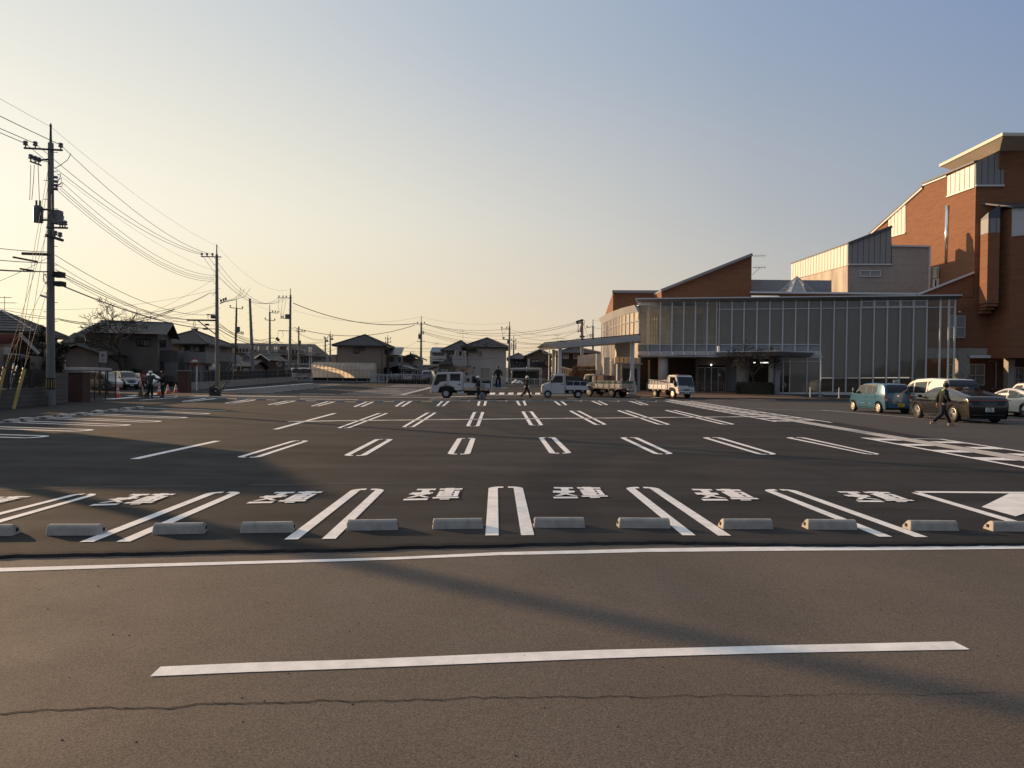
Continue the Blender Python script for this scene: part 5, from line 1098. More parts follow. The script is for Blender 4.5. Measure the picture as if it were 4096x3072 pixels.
b = MB(); tiled(b, h.f(-200, 1382, 2.0), h.f(46, 1373, 1.4), h.f(80, 1334, 1.4), h.f(-150, 1332, -1), 10, .05); h.B(b, 'roof', M_TILE_R)
b = MB(); tiled(b, h.f(158, 1420, 1.3), h.f(158, 1420, 1.3) + h.v * 1.0 - h.u * .5, h.f(80, 1334, 1.3) + h.v * 1.0 - h.u * .5, h.f(80, 1334, 1.3), 8, .03); h.B(b, 'roof', M_TILE_R)
b = MB(); b.tube([g0, g1, g2], .10, 4); h.B(b, 'barge_board', M_FR_W)
h.window(52, 1434, 122, 1500, m=M_DARK, fr=M_MUD, panes=2, off=.35)
h.panel([(-100, 1374), (54, 1376), (54, 1387), (-100, 1385)], M_CONC_L, 'gutter_fascia', off=1.2, th=.5)
h = House('striped_roof_house', 'house with pale striped tile roof beyond the evergreen at the left edge', 'house', -260, 105, 55, R(18), 8)
zt = h.walls(1326, M_MUD, xz=20); M_TILE_P = band_mat('pale_tile', (.30, .285, .265), (.04, .04, .04), .235, 'Z', .35, .45, .2, .2)
h.hip(zt, at(10, 1256, 60).z, M_TILE_P, .7, 17, lift=.075); h.aerial(18, 1258, 1186, 59)
h = House('far_roof_house', 'pale house with striped tile roof between the evergreen and the large tiled house', 'house', 240, 330, 96, R(12), 8)
zt = h.walls(1370, mat('dull_white_wall', (.30, .29, .275), .85), xz=290); b = MB(); tiled(b, h.f(236, 1371, .6), h.f(345, 1371, .6), h.f(345, 1329, -4), h.f(298, 1330, -4), 12, .07); h.B(b, 'roof', M_TILE_S)
# two houses on the street corner, out of frame to the left: they throw the long shade across the lot
for k, (lx, ly, sx, sy, zh, lb) in enumerate(((-26.0, 25.2, 2.4, 2.5, 4.0, 'small tiled house on the street corner, out of frame to the left'), (-49, 44.5, 2.6, 3.5, 7.2, 'two-storey tiled house behind the corner house, out of frame to the left'))):
    h = thing('corner_house', lb, 'house', (lx, ly, 0), R(-33.5))
    b = MB(); b.bb((-3.5, -sx, 0), (3.5, sx, zh)); b.build('wall', M_MUD, h)
    b = MB(); b.add([(-4, -sx - .4, zh), (4, -sx - .4, zh), (4, sx + .4, zh), (-4, sx + .4, zh), (-3.4, 0, zh + 1.3), (3.4, 0, zh + 1.3)], [(0, 1, 5, 4), (2, 3, 4, 5), (1, 2, 5), (3, 0, 4), (0, 3, 2, 1)]); b.build('roof', M_TILE, h)
# ================================================================== vehicles
def paint(key, col, metal=0, rough=.28, coat=.9): return mat(key, col, rough, metal, .04, 1.5, coat=coat)
M_RIM = mat('alloy_rim', (.52, .50, .47), .3, .8, .06, 4)
M_RIMW = mat('cream_wheel_cover', (.62, .58, .50), .35, .1, .05, 4)
M_RIMD = mat('steel_rim', (.13, .13, .13), .5, .6, .2, 4)
M_TRIM = mat('black_trim', (.012, .012, .013), .45, 0, .1, 4)
M_CARGL = mat('car_glass', (.014, .016, .018), .03, 0, .1, 1, spec=.9)
M_PRIV = mat('privacy_glass', (.010, .012, .018), .04, 0, .1, 1, spec=.9)
M_TAIL = mat('tail_lamp_red', (.22, .012, .012), .12, 0, .1, 3, coat=1)
M_LENS = mat('clear_lens', (.42, .42, .43), .1, .2, .1, 3, coat=1)
M_CHROME = mat('chrome', (.6, .6, .6), .1, 1, .02, 3)
M_PLATE_W = mat('plate_white', (.60, .61, .60), .5, 0, .05, 3)
M_PLATE_Y = mat('plate_yellow', (.55, .38, .04), .5, 0, .05, 3)
M_PLATE_G = mat('plate_green', (.03, .11, .06), .5, 0, .05, 3)
M_TXT_K = mat('plate_black', (.01, .01, .01), .6, 0, .05, 3)
def interp(pts, x):
    if x <= pts[0][0]: return pts[0][1]
    for (a, c), (a2, c2) in zip(pts, pts[1:]):
        if x <= a2: return c + (c2 - c) * (x - a) / max(1e-9, a2 - a)
    return pts[-1][1]
def wheel(par, x, y, r, wd, rim, spokes=5, style='spoke', side=1):
    """tyre and rim; side = +1 when the outer face looks to +y"""
    M = Matrix.Rotation(-pi / 2 * side, 3, 'X'); c = V((x, y, r))
    b = MB(); k = .62 if style != 'truck' else .56
    b.lathe(c - M @ V((0, 0, wd / 2)), [(r * k, 0), (r * .93, .0), (r, wd * .2), (r, wd * .8), (r * .93, wd), (r * (k + .04), wd), (r * k, wd * .8)], 28, M)
    t = b.build('wheel', M_RUBBER, par, smooth=False)
    b = MB(); R1 = r * (k + .03)
    if style == 'cover':
        b.lathe(c + M @ V((0, 0, wd * .28)), [(R1, 0), (R1, wd * .16), (R1 * .8, wd * .24), (R1 * .2, wd * .25), (0.01, wd * .25)], 24, M)
        b.build('rim', rim, t, smooth=False)
        b = MB()
        for i in range(spokes):
            a = 2 * pi * i / spokes + .3; q = c + M @ V((R1 * .58 * cos(a), R1 * .58 * sin(a), wd * .505)); b.cyl(q, R1 * .17, .012, 8, M=M)
        b.build('cover_hole', M_DARK, t)
    elif style == 'spoke':
        b.lathe(c + M @ V((0, 0, wd * .30)), [(R1, 0), (R1, wd * .18), (R1 * .91, wd * .20), (R1 * .90, wd * .02)], 28, M, False)
        for i in range(spokes):
            for e in (-.09, .09):
                a = 2 * pi * i / spokes + e * 1.3; a2 = 2 * pi * i / spokes + e * 2.6
                b.tube([c + M @ V((R1 * .14 * cos(a), R1 * .14 * sin(a), wd * .46)), c + M @ V((R1 * .92 * cos(a2), R1 * .92 * sin(a2), wd * .46))], [r * .05, r * .045], 4)
        b.cyl(c + M @ V((0, 0, wd * .30)), R1 * .2, wd * .2, 12, M=M); b.build('rim', rim, t)
        b = MB(); b.cyl(c + M @ V((0, 0, wd * .12)), R1 * .98, .01, 20, M=M); b.build('brake', M_DARK, t)
    else:
        b.lathe(c + M @ V((0, 0, wd * .05)), [(R1, wd * .44), (R1 * .92, wd * .46), (R1 * .82, wd * .18), (R1 * .45, wd * .14), (R1 * .40, wd * .36), (R1 * .18, wd * .40), (.01, wd * .40)], 22, M)
        b.build('rim', rim, t, smooth=False)
        b = MB()
        for i in range(6): a = 2 * pi * i / 6; q = c + M @ V((R1 * .64 * cos(a), R1 * .64 * sin(a), wd * .20)); b.cyl(q, R1 * .1, .012, 6, M=M)
        b.build('rim_hole', M_DARK, t)
    return t
def plate(par, P, x, y, s, m, mt, w_=.33, top='岐阜 580', s2=None):
    """number plate lying in the plane spanned by x (right) and y (up)"""
    Mx = frame3(P, x, y); b = MB(); b.box((0, 0, 0), (w_, w_ * .5, .012)); b.v = [Mx @ v for v in b.v]; o = b.build('number_plate', m, par)
    n = Mx.to_3x3() @ V((0, 0, 1)); 
    lettering('plate_number', s, mt, o, frame3(V(P) + n * .008 - V(y) * w_ * .07, x, y), .1, width=w_ * (s2 or .78), height=w_ * .25, bold=.002)
    b = MB(); Mt = frame3(V(P) + n * .009 + V(y) * w_ * .17, x, y)
    for k in range(4): b.add([Mt @ V((-.07 + .036 * k + dx, dy, 0)) for dx, dy in ((0, -.016), (.026, -.016), (.026, .016), (0, .016))], [(0, 1, 2, 3)])
    b.build('plate_area', mt, o)
    return o
class Car:
    def __init__(h, name, label, cat, loc, rz, prof, W, zs, zbelt, tumble, wheels, paintm, r=.31, arch=1.13, taper=.10, group=None, scale=1.0, roofm=None):
        h.t = thing(name, label, cat, loc, rz, group); h.t.scale = (scale,) * 3
        h.prof = prof; h.W = W; h.zs = zs; h.zb = zbelt; h.tum = tumble; h.wh = wheels; h.r = r; h.pm = paintm
        xsn = [p[0] for p in prof]; h.x0, h.x1 = min(xsn), max(xsn); h.zr = max(p[1] for p in prof); h.taper = taper
        P = []
        for (a, c), (a2, c2) in zip(prof, prof[1:]):
            n = max(1, int(hypot(a2 - a, c2 - c) / .07)); P += [(a + (a2 - a) * i / n, c + (c2 - c) * i / n) for i in range(n)]
        P.append(prof[-1])
        for _ in range(2): P = [P[0]] + [((P[i - 1][0] + 2 * P[i][0] + P[i + 1][0]) / 4, (P[i - 1][1] + 2 * P[i][1] + P[i + 1][1]) / 4) for i in range(1, len(P) - 1)] + [P[-1]]
        h.P = P
        b = MB(); fr = (-1, -.955, -.8, -.4, 0, .4, .8, .955, 1); vs = []
        for i, (x, z) in enumerate(P):
            p, q = P[max(0, i - 1)], P[min(len(P) - 1, i + 1)]; tx, tz = q[0] - p[0], q[1] - p[1]; l = hypot(tx, tz) or 1; nx, nz = -tz / l, tx / l       # outward for rear-to-front over the top
            w_ = h.w(x, z)
            for f in fr:
                k = {1: .05, .955: .012, .8: .0, .4: -.012, 0: -.016}[abs(f)] if True else 0
                vs.append((x - nx * k, f * w_ if abs(f) < 1 else f * w_, z - nz * k))
        m_ = len(fr); b.add(vs, [(i * m_ + j, i * m_ + j + 1, (i + 1) * m_ + j + 1, (i + 1) * m_ + j) for i in range(len(P) - 1) for j in range(m_ - 1)])
        cols = 64; lev = 12
        for sg in (-1, 1):
            vs = []
            for i in range(cols + 1):
                x = h.x0 + .02 + (h.x1 - h.x0 - .04) * i / cols; zt = h.top(x) - .045; zl = h.low(x, arch)
                zt = max(zt, zl + .01)
                for j in range(lev + 1):
                    z = zl + (zt - zl) * j / lev; vs.append((x, sg * h.w(x, z), z))
            b.add(vs, [((i * (lev + 1) + j), ((i + 1) * (lev + 1) + j), ((i + 1) * (lev + 1) + j + 1), (i * (lev + 1) + j + 1)) for i in range(cols) for j in range(lev)])
        h.body = b.build('body', paintm, h.t, smooth=True)
        b = MB(); b.bb((h.x0 + .12, -W * .86, zs - .03), (h.x1 - .12, W * .86, zs + .30)); b.build('underbody', M_DARK, h.t)
    def top(h, x): return max([c + (c2 - c) * (x - a) / (a2 - a) for (a, c), (a2, c2) in zip(h.P, h.P[1:]) if min(a, a2) - 1e-6 <= x <= max(a, a2) + 1e-6 and abs(a2 - a) > 1e-9] or [h.zb])
    def low(h, x, arch=1.13):
        z = h.zs
        lo = [c + (c2 - c) * (x - a) / (a2 - a) for (a, c), (a2, c2) in zip(h.P, h.P[1:]) if min(a, a2) <= x <= max(a, a2) and abs(a2 - a) > 1e-9]
        for xw in h.wh:
            d = abs(x - xw); Rr = h.r * arch + .02
            if d < Rr: z = max(z, h.r + sqrt(Rr * Rr - d * d))
        return z
    def w(h, x, z):
        f = (x - (h.x0 + h.x1) / 2) / ((h.x1 - h.x0) / 2); e = 1 - h.taper * max(0, (abs(f) - .55) / .45) ** 2.4
        if z > h.zb: e *= 1 - h.tum * ((z - h.zb) / (h.zr - h.zb)) ** 1.25
        else: e *= 1 - .07 * ((h.zb - z) / max(.1, h.zb - h.zs)) ** 2.2
        return h.W * e
    def side(h, pl, m, nm, off=.006, sides=(1, -1), th=0):
        for s in sides:
            pts = [V((x, s * (h.w(x, z) + off), z)) for x, z in pl]
            b = MB(); b.poly(pts if s < 0 else pts[::-1]); b.build(nm, m, h.t)
    def strip(h, pts, f0, m, nm, off=.008, f1=None):
        """panel wrapping the profile line pts (x,z) across the car from -f to +f of the half-width"""
        b = MB(); vs = []; f1 = f1 or f0
        for i, (x, z) in enumerate(pts):
            p, q = pts[max(0, i - 1)], pts[min(len(pts) - 1, i + 1)]; tx, tz = q[0] - p[0], q[1] - p[1]; l = hypot(tx, tz) or 1
            f = f0 + (f1 - f0) * i / max(1, len(pts) - 1); w_ = h.w(x, z) * f
            for g in (-1, -.5, 0, .5, 1): vs.append((x - tz / l * off - tz / l * .012 * (1 - g * g), g * w_, z + tx / l * off + tx / l * .012 * (1 - g * g)))
        b.add(vs, [(5 * i + j, 5 * i + j + 1, 5 * i + 6 + j, 5 * i + 5 + j) for i in range(len(pts) - 1) for j in range(4)]); return b.build(nm, m, h.t, smooth=True)
    def rearx(h, z, end=0):
        c = [a + (a2 - a) * (z - c) / (c2 - c) for (a, c), (a2, c2) in zip(h.P, h.P[1:]) if min(c, c2) <= z <= max(c, c2) and abs(c2 - c) > 1e-9]
        return (min(c) if end == 0 else max(c)) if c else (h.x0 if end == 0 else h.x1)
    def end(h, pl, m, nm, end=0, off=.012, both=False):
        s = -1 if end == 0 else 1
        for mir in ((1, -1) if both else (1,)):
            pts = [V((h.rearx(z, end) + s * off, y * mir, z)) for y, z in pl]; b = MB(); b.slab(pts, V((-s * .02, 0, 0))); b.build(nm, m, h.t)
    def line(h, pl, m=None, nm='panel_gap', rad=.007, sides=(1, -1)):
        for s in sides:
            b = MB(); b.tube([V((x, s * (h.w(x, z) + .001), z)) for x, z in pl], rad, 4); b.build(nm, m or M_TRIM, h.t)
    def handle(h, x, z, m, l=.2):
        for s in (1, -1): b = MB(); b.tube([V((x, s * (h.w(x, z) + .02), z)), V((x - l, s * (h.w(x - l, z) + .02), z))], .018, 5); b.build('door_handle', m, h.t)
    def mirror(h, x, z, m):
        for s in (1, -1):
            b = MB(); y = h.w(x, z); b.box((x, s * (y + .14), z + .06), (.10, .20, .14)); o = b.build('side_mirror', m, h.t, bevel=.03, seg=2)
            b = MB(); b.tube([V((x, s * y, z)), V((x, s * (y + .1), z + .02))], .025, 5); b.build('mirror_arm', M_TRIM, o)
    def wheels(h, rim, style, spokes, wd=.19, inset=.0):
        for x in h.wh:
            for s in (1, -1): wheel(h.t, x, s * (h.W - wd / 2 - inset), h.r, wd, rim, spokes, style, s)
# --- blue light car
pb = paint('teal_blue_paint', (.028, .118, .20), .2, .26)
p = G(3500, 1652); q = G(3393, 1643); loc = ((p.x + .70), p.y + .95, 0); rz = pi / 2 + R(2.5)
prof = [(-1.66, .28), (-1.69, .48), (-1.68, .85), (-1.66, 1.02), (-1.56, 1.40), (-1.44, 1.50), (-.5, 1.535), (.25, 1.505), (.55, 1.42), (1.02, 1.03), (1.2, .985), (1.55, .90), (1.68, .74), (1.70, .45), (1.66, .26)]
c = Car('light_car', 'teal blue boxy light car with a yellow number plate, parked left of the white van', 'car', loc, rz, prof, .735, .22, .93, .13, (-1.17, 1.27), pb, r=.285, scale=1.08)
c.wheels(M_RIMW, 'cover', 6, .165)
c.side([(.92, .97), (.55, 1.34), (.36, 1.40), (.02, 1.42), (.02, .97)], M_CARGL, 'side_window'); c.side([(-.04, .97), (-.04, 1.42), (-.75, 1.43), (-.98, 1.33), (-1.03, 1.12), (-.86, .97)], M_CARGL, 'side_window')
c.side([(.62, 1.37), (.3, 1.44), (.02, 1.46), (.02, 1.41), (.34, 1.39), (.60, 1.31)], M_TRIM, 'rain_visor', .02); c.side([(-.04, 1.41), (-.04, 1.46), (-.78, 1.47), (-.98, 1.43), (-.98, 1.38)], M_TRIM, 'rain_visor', .02)
c.side([(-.60, .975), (-.64, .975), (-.66, 1.42), (-.62, 1.42)], pb, 'window_divider', .012)
c.strip([(-1.655, 1.05), (-1.57, 1.36), (-1.52, 1.44)], .80, M_PRIV, 'rear_window', f1=.82); c.strip([(.99, 1.06), (.58, 1.41)], .88, M_CARGL, 'windscreen')
for x in (-.01, .97, -.95): c.line([(x, 1.0 if x != -.95 else .95), (x + (.02 if x > .5 else 0), .62), (x + (.06 if x > .5 else .12 if x < -.5 else 0), .30)])
c.line([(.9, .29), (-.72, .29)], M_TRIM, 'sill_line', .02); c.line([(.86, .50), (-.66, .46)], M_CHROME, 'side_moulding', .016)
c.handle(.12, .84, pb); c.handle(-.72, .84, pb); c.mirror(.86, 1.0, M_TRIM)
c.end([(.56, .62), (.70, .62), (.70, .90), (.66, .97), (.57, .97)], M_TAIL, 'tail_lamp', both=True, off=.03); c.end([(.57, .64), (.69, .64), (.69, .74), (.57, .74)], M_LENS, 'reverse_lamp', both=True, off=.04)
c.end([(-.62, .60), (.62, .60), (.62, .585), (-.62, .585)], M_TRIM, 'tailgate_gap', off=.016); c.end([(-.5, .30), (.5, .30), (.55, .44), (-.55, .44)], pb, 'bumper', off=.05)
c.end([(-.05, .87), (.05, .87), (.05, .93), (-.05, .93)], M_CHROME, 'badge', off=.03)
plate(c.t, (c.rearx(.42) - .07, -.14, .44), (0, -1, 0), (0, 0, 1), '20-11', M_PLATE_Y, M_TXT_K)
# --- white minivan
pw = paint('pearl_white_paint', (.66, .65, .62), 0, .3)
prof = [(-2.30, .34), (-2.34, .55), (-2.33, .95), (-2.28, 1.2), (-2.14, 1.72), (-1.98, 1.85), (-.6, 1.90), (.5, 1.85), (.95, 1.72), (1.55, 1.22), (1.75, 1.12), (2.2, .98), (2.33, .80), (2.36, .5), (2.32, .28)]
c = Car('minivan', 'white minivan with dark rear glass parked behind the black hatchback', 'car', (22.75, 38.1, 0), pi / 2 + R(1), prof, .86, .24, 1.08, .15, (-1.42, 1.43), pw, r=.32, scale=1.03)
c.wheels(M_RIM, 'spoke', 7, .2)
for pl, m in (([(1.28, 1.16), (.82, 1.60), (.62, 1.66), (.58, 1.13)], M_CARGL), ([(.50, 1.13), (.50, 1.67), (-.52, 1.72), (-.52, 1.13)], M_CARGL), ([(-.62, 1.13), (-.62, 1.72), (-1.92, 1.74), (-2.06, 1.16)], M_CARGL), ([(1.52, 1.15), (1.34, 1.16), (.88, 1.60), (.98, 1.58)], M_CARGL)): c.side(pl, m, 'side_window')
c.strip([(-2.285, 1.14), (-2.22, 1.5), (-2.13, 1.72), (-2.05, 1.80)], .93, M_PRIV, 'rear_window', f1=.95); c.side([(-2.26, 1.16), (-2.02, 1.18), (-1.93, 1.78), (-2.08, 1.78)], M_PRIV, 'rear_pillar', .01)
c.strip([(1.52, 1.26), (.98, 1.70)], .88, M_CARGL, 'windscreen'); c.line([(.54, 1.1), (.56, .7), (.6, .35)]); c.line([(-.57, 1.1), (-.57, .6), (-.6, .32)]); c.line([(.54, 1.02), (-1.9, 1.06)])
c.handle(.40, .98, M_CHROME); c.handle(.72, .97, M_CHROME); c.mirror(1.25, 1.12, M_TRIM); c.end([(.66, .95), (.84, .95), (.84, 1.25), (.74, 1.2)], M_TAIL, 'tail_lamp', both=True, off=.03)
plate(c.t, (c.rearx(.8) - .04, 0, .82), (0, -1, 0), (0, 0, 1), '41-26', M_PLATE_W, M_PLATE_G)
# --- two sleek hatchbacks of the same build: black and white
def hatch(label, loc, rz, pm, glass, rim, plate_s, scale=1.05):
    prof = [(-2.20, .30), (-2.26, .48), (-2.25, .78), (-2.21, .97), (-2.13, 1.055), (-1.9, 1.10), (-1.3, 1.23), (-.6, 1.36), (0, 1.43), (.35, 1.40), (.9, 1.20), (1.45, .93), (1.75, .85), (2.15, .70), (2.29, .55), (2.30, .35), (2.25, .22)]
    c = Car('hatchback', label, 'car', loc, rz, prof, .885, .20, .88, .22, (-1.36, 1.39), pm, r=.345, arch=1.09, scale=scale, taper=.13)
    c.wheels(rim, 'spoke', 7, .2)
    c.side([(1.08, .96), (.62, 1.19), (.28, 1.30), (.0, 1.325), (-.06, .945)], glass, 'side_window'); c.side([(-.12, .945), (-.06, 1.325), (-.5, 1.30), (-.86, 1.20), (-.80, .965)], glass, 'side_window')
    c.side([(-.84, .97), (-.90, 1.19), (-1.22, 1.06), (-1.26, 1.02)], glass, 'quarter_window')
    c.line([(1.12, .955), (.62, 1.21), (.28, 1.325), (0, 1.35), (-.5, 1.325), (-.9, 1.21), (-1.30, 1.02), (-.8, .945), (1.1, .935)], M_CHROME if pm['_dark'] else M_TRIM, 'window_trim', .010)
    c.strip([(-2.02, 1.08), (-1.5, 1.185), (-.9, 1.30), (-.45, 1.385)], .70, M_PRIV, 'rear_window', f1=.80); c.strip([(1.40, .955), (.9, 1.20), (.42, 1.385)], .86, M_CARGL, 'windscreen', f1=.84)
    c.line([(-.09, .93), (-.12, .6), (-.1, .27)]); c.line([(1.05, .93), (1.02, .6), (.95, .27)]); c.line([(-.92, .95), (-1.02, .7)])
    c.line([(.98, .24), (-.98, .24)], M_TRIM, 'sill_line', .035); c.line([(.98, .205), (-.98, .205)], M_CHROME, 'sill_trim', .010)
    c.handle(.15, .80, pm); c.mirror(.92, .94, M_TRIM)
    for xw in c.wh:
        c.line([(xw + (.37 + .02) * cos(a * pi / 10) * 1.02, .345 + .39 * sin(a * pi / 10)) for a in range(11)], M_TRIM, 'arch_trim', .024)
    c.end([(-.86, .90), (.86, .90), (.86, .935), (-.86, .935)], M_TAIL, 'light_bar', off=.02); c.end([(-.60, .72), (.60, .72), (.64, .885), (-.64, .885)], M_TRIM, 'tail_panel', off=.015)
    c.end([(-.80, .28), (.80, .28), (.72, .46), (-.72, .46)], M_TRIM, 'rear_diffuser', off=.035); c.end([(-.66, .315), (.66, .315), (.66, .33), (-.66, .33)], M_CHROME, 'diffuser_trim', off=.05)
    b = MB(); b.add([(-.62, -.035, 1.37), (-.62, .035, 1.37), (-.92, .02, 1.385), (-.92, -.02, 1.385), (-.80, 0, 1.44)], [(0, 1, 4), (1, 2, 4), (2, 3, 4), (3, 0, 4)]); b.build('roof_fin', pm, c.t)
    plate(c.t, (c.rearx(.5) - .06, 0, .55), (0, -1, 0), (0, 0, 1), plate_s, M_PLATE_W, M_TXT_K, s2=.6)
    return c
pk = paint('black_paint', (.010, .011, .014), .2, .12, 1.0); pk['_dark'] = 1; pw['_dark'] = 0
p = G(3818, 1688)
hatch('glossy black sloping-back hatchback parked in front of the white minivan', (p.x + .93, p.y + 1.45, 0), pi / 2 - R(2), pk, M_CARGL, M_RIM, '8 30', 1.07)
p = G(4092, 1670)
hatch('white sloping-back hatchback cut off by the right edge', (p.x + .95, p.y + 1.4, 0), pi / 2 + R(1), pw, M_CARGL, M_RIM, '12-07', 1.04)
prof = [(-2.1, .4), (-2.14, .9), (-2.0, 1.45), (-1.8, 1.72), (-.5, 1.80), (.3, 1.76), (1.0, 1.15), (2.0, 1.0), (2.15, .8), (2.15, .4)]
c = Car('estate_car', 'white tall estate car behind the white hatchback at the right edge', 'car', (32.6, 44.5, 0), pi / 2, prof, .88, .3, 1.05, .14, (-1.3, 1.3), pw, r=.34); c.wheels(M_RIM, 'spoke', 5, .2)
c.side([(.9, 1.12), (.25, 1.62), (-.3, 1.66), (-.3, 1.1)], M_CARGL, 'side_window'); c.side([(-.38, 1.1), (-.38, 1.66), (-1.8, 1.62), (-1.95, 1.15)], M_CARGL, 'side_window'); c.strip([(-2.08, 1.12), (-1.94, 1.6)], .85, M_PRIV, 'rear_window')
c.line([(.2, 1.80), (-1.75, 1.79)], M_TRIM, 'roof_rail', .025)
prof = [(-1.7, .3), (-1.72, .8), (-1.5, 1.3), (-1.2, 1.45), (0, 1.52), (.7, 1.1), (1.6, .9), (1.75, .6), (1.72, .28)]
c = Car('dark_car', 'dark car half hidden behind the white minivan', 'car', (27.2, 47, 0), pi / 2 + R(8), prof, .8, .22, .9, .15, (-1.1, 1.15), pk, r=.3); c.wheels(M_RIM, 'spoke', 5, .18); c.side([(.6, .95), (.0, 1.38), (-1.0, 1.35), (-1.2, .95)], M_CARGL, 'side_window'); c.strip([(-1.66, .95), (-1.45, 1.32)], .8, M_PRIV, 'rear_window')
# --- cars parked across the street on the left (seen from their right side, facing right)
def simple(name, label, px, py, rz, prof, W, zs, zb, wh, pm, wins, r=.3, scale=1, group=None, rear=None, front=None, rim=None, D=None):
    g = G(px, py) if D is None else on(px, D); c = Car(name, label, 'car', (g.x, g.y, gz(g.y)), rz, prof, W, zs, zb, .13, wh, pm, r=r, scale=scale, group=group); c.wheels(rim or M_RIM, 'spoke', 6, .18)
    for pl in wins: c.side(pl, M_CARGL, 'side_window')
    if rear: c.strip(rear, .85, M_PRIV, 'rear_window')
    if front: c.strip(front, .85, M_CARGL, 'windscreen')
    return c
VAN = [(-2.2, .35), (-2.25, .9), (-2.2, 1.5), (-2.0, 1.82), (-.5, 1.88), (.8, 1.84), (1.25, 1.65), (1.75, 1.08), (2.05, .95), (2.2, .75), (2.2, .3)]
VW = [[(1.45, 1.12), (.95, 1.65), (.55, 1.68), (.5, 1.08)], [(.42, 1.08), (.42, 1.7), (-.6, 1.72), (-.6, 1.08)], [(-.7, 1.08), (-.7, 1.72), (-1.95, 1.68), (-2.1, 1.12)]]
ps = paint('silver_paint', (.42, .43, .44), .7, .3); pdk = paint('black_van_paint', (.012, .012, .014), .1, .15)
c = simple('silver_van', 'silver van parked behind the black iron gate', 396, 1560, R(-14), VAN, .87, .26, 1.05, (-1.35, 1.4), ps, VW, .31, .92, front=[(1.7, 1.14), (1.25, 1.62)])
KV = [(-1.65, .3), (-1.70, .7), (-1.67, 1.3), (-1.55, 1.72), (-1.3, 1.78), (.3, 1.78), (.75, 1.68), (1.2, 1.12), (1.5, 1.0), (1.68, .85), (1.70, .4), (1.68, .25)]
KW = [[(1.0, 1.1), (.68, 1.55), (.15, 1.60), (.1, 1.02)], [(.04, 1.02), (.04, 1.60), (-.75, 1.60), (-.75, 1.02)], [(-.82, 1.02), (-.82, 1.60), (-1.4, 1.55), (-1.5, 1.06)]]
c = simple('black_minivan', 'black boxy minivan with chrome grille behind the clinic sign', 495, 1549, R(-38), KV, .74, .24, 1.0, (-1.2, 1.25), pdk, KW, .30, .98, front=[(1.17, 1.16), (.78, 1.64)], D=68)
c.end([(-.55, .55), (.55, .55), (.6, .85), (-.6, .85)], M_CHROME, 'grille', 1, .02); c.end([(.4, .8), (.68, .8), (.68, .95), (.45, .95)], M_LENS, 'headlight', 1, .02, True); c.end([(-.17, .34), (.17, .34), (.17, .50), (-.17, .50)], M_PLATE_W, 'number_plate', 1, .05); c.mirror(.95, 1.1, pdk)
WH = [(-2.0, .32), (-2.05, .8), (-1.95, 1.1), (-1.4, 1.42), (-.5, 1.52), (.3, 1.50), (.9, 1.25), (1.35, 1.0), (1.9, .82), (2.05, .6), (2.02, .25)]
c = simple('white_hatchback', 'white rounded car parked behind the two sweepers', 582, 1545, R(-30), WH, .85, .22, .92, (-1.25, 1.3), pw, [[(1.1, .98), (.7, 1.24), (.2, 1.38), (.1, .95)], [(.02, .95), (.05, 1.39), (-.8, 1.36), (-1.3, 1.1), (-1.2, .98)]], .31, 1.0, front=[(1.3, 1.04), (.45, 1.45)], D=71); c.mirror(.9, .98, pw); c.end([(.45, .65), (.8, .62), (.8, .78), (.5, .8)], M_LENS, 'headlight', 1, .02, True); c.end([(-.17, .38), (.17, .38), (.17, .54), (-.17, .54)], M_PLATE_W, 'number_plate', 1, .05)
# --- vans beyond the fence in the centre and far cars by the greenhouse
for px, D, rz, pm, lb in ((1582, 116, pi / 2 + R(8), ps, 'silver van with sunlit rear under the curved carport, leftmost of three'), (1635, 115, pi / 2 + R(4), pw, 'white van under the curved carport, middle of three'), (1713, 114, pi / 2, ps, 'small silver van right of the central utility pole, rightmost of three')):
    c = simple('parked_van', lb, px, 0, rz, VAN, .87, .26, 1.05, (-1.35, 1.4), pm, VW, .31, 1.0, 'vans parked behind the planters', rear=[(-2.24, 1.0), (-2.2, 1.5), (-2.06, 1.74)], D=D); c.end([(.7, .7), (.84, .7), (.84, 1.3), (.74, 1.3)], M_TAIL, 'tail_lamp', both=True)
for px, D, lb in ((1182, 122, 'white minivan left of the mirror post near the greenhouse'), (1212, 128, 'white van behind the fence left of the greenhouse, middle of three'), (1238, 131, 'white car behind the fence nearest the greenhouse')):
    c = simple('far_car', lb, px, 0, pi / 2 + R(20), VAN, .87, .26, 1.05, (-1.35, 1.4), pw, VW, .31, 1.05, 'white cars by the greenhouse', rear=[(-2.24, 1.0), (-2.2, 1.5), (-2.06, 1.74)], D=D)
c = simple('far_car', 'white car roofs above the black fence left of the far utility pole', 1100, 0, R(12), VAN, .87, .26, 1.05, (-1.35, 1.4), pw, VW, .31, 1.1, 'white cars by the greenhouse', D=118)
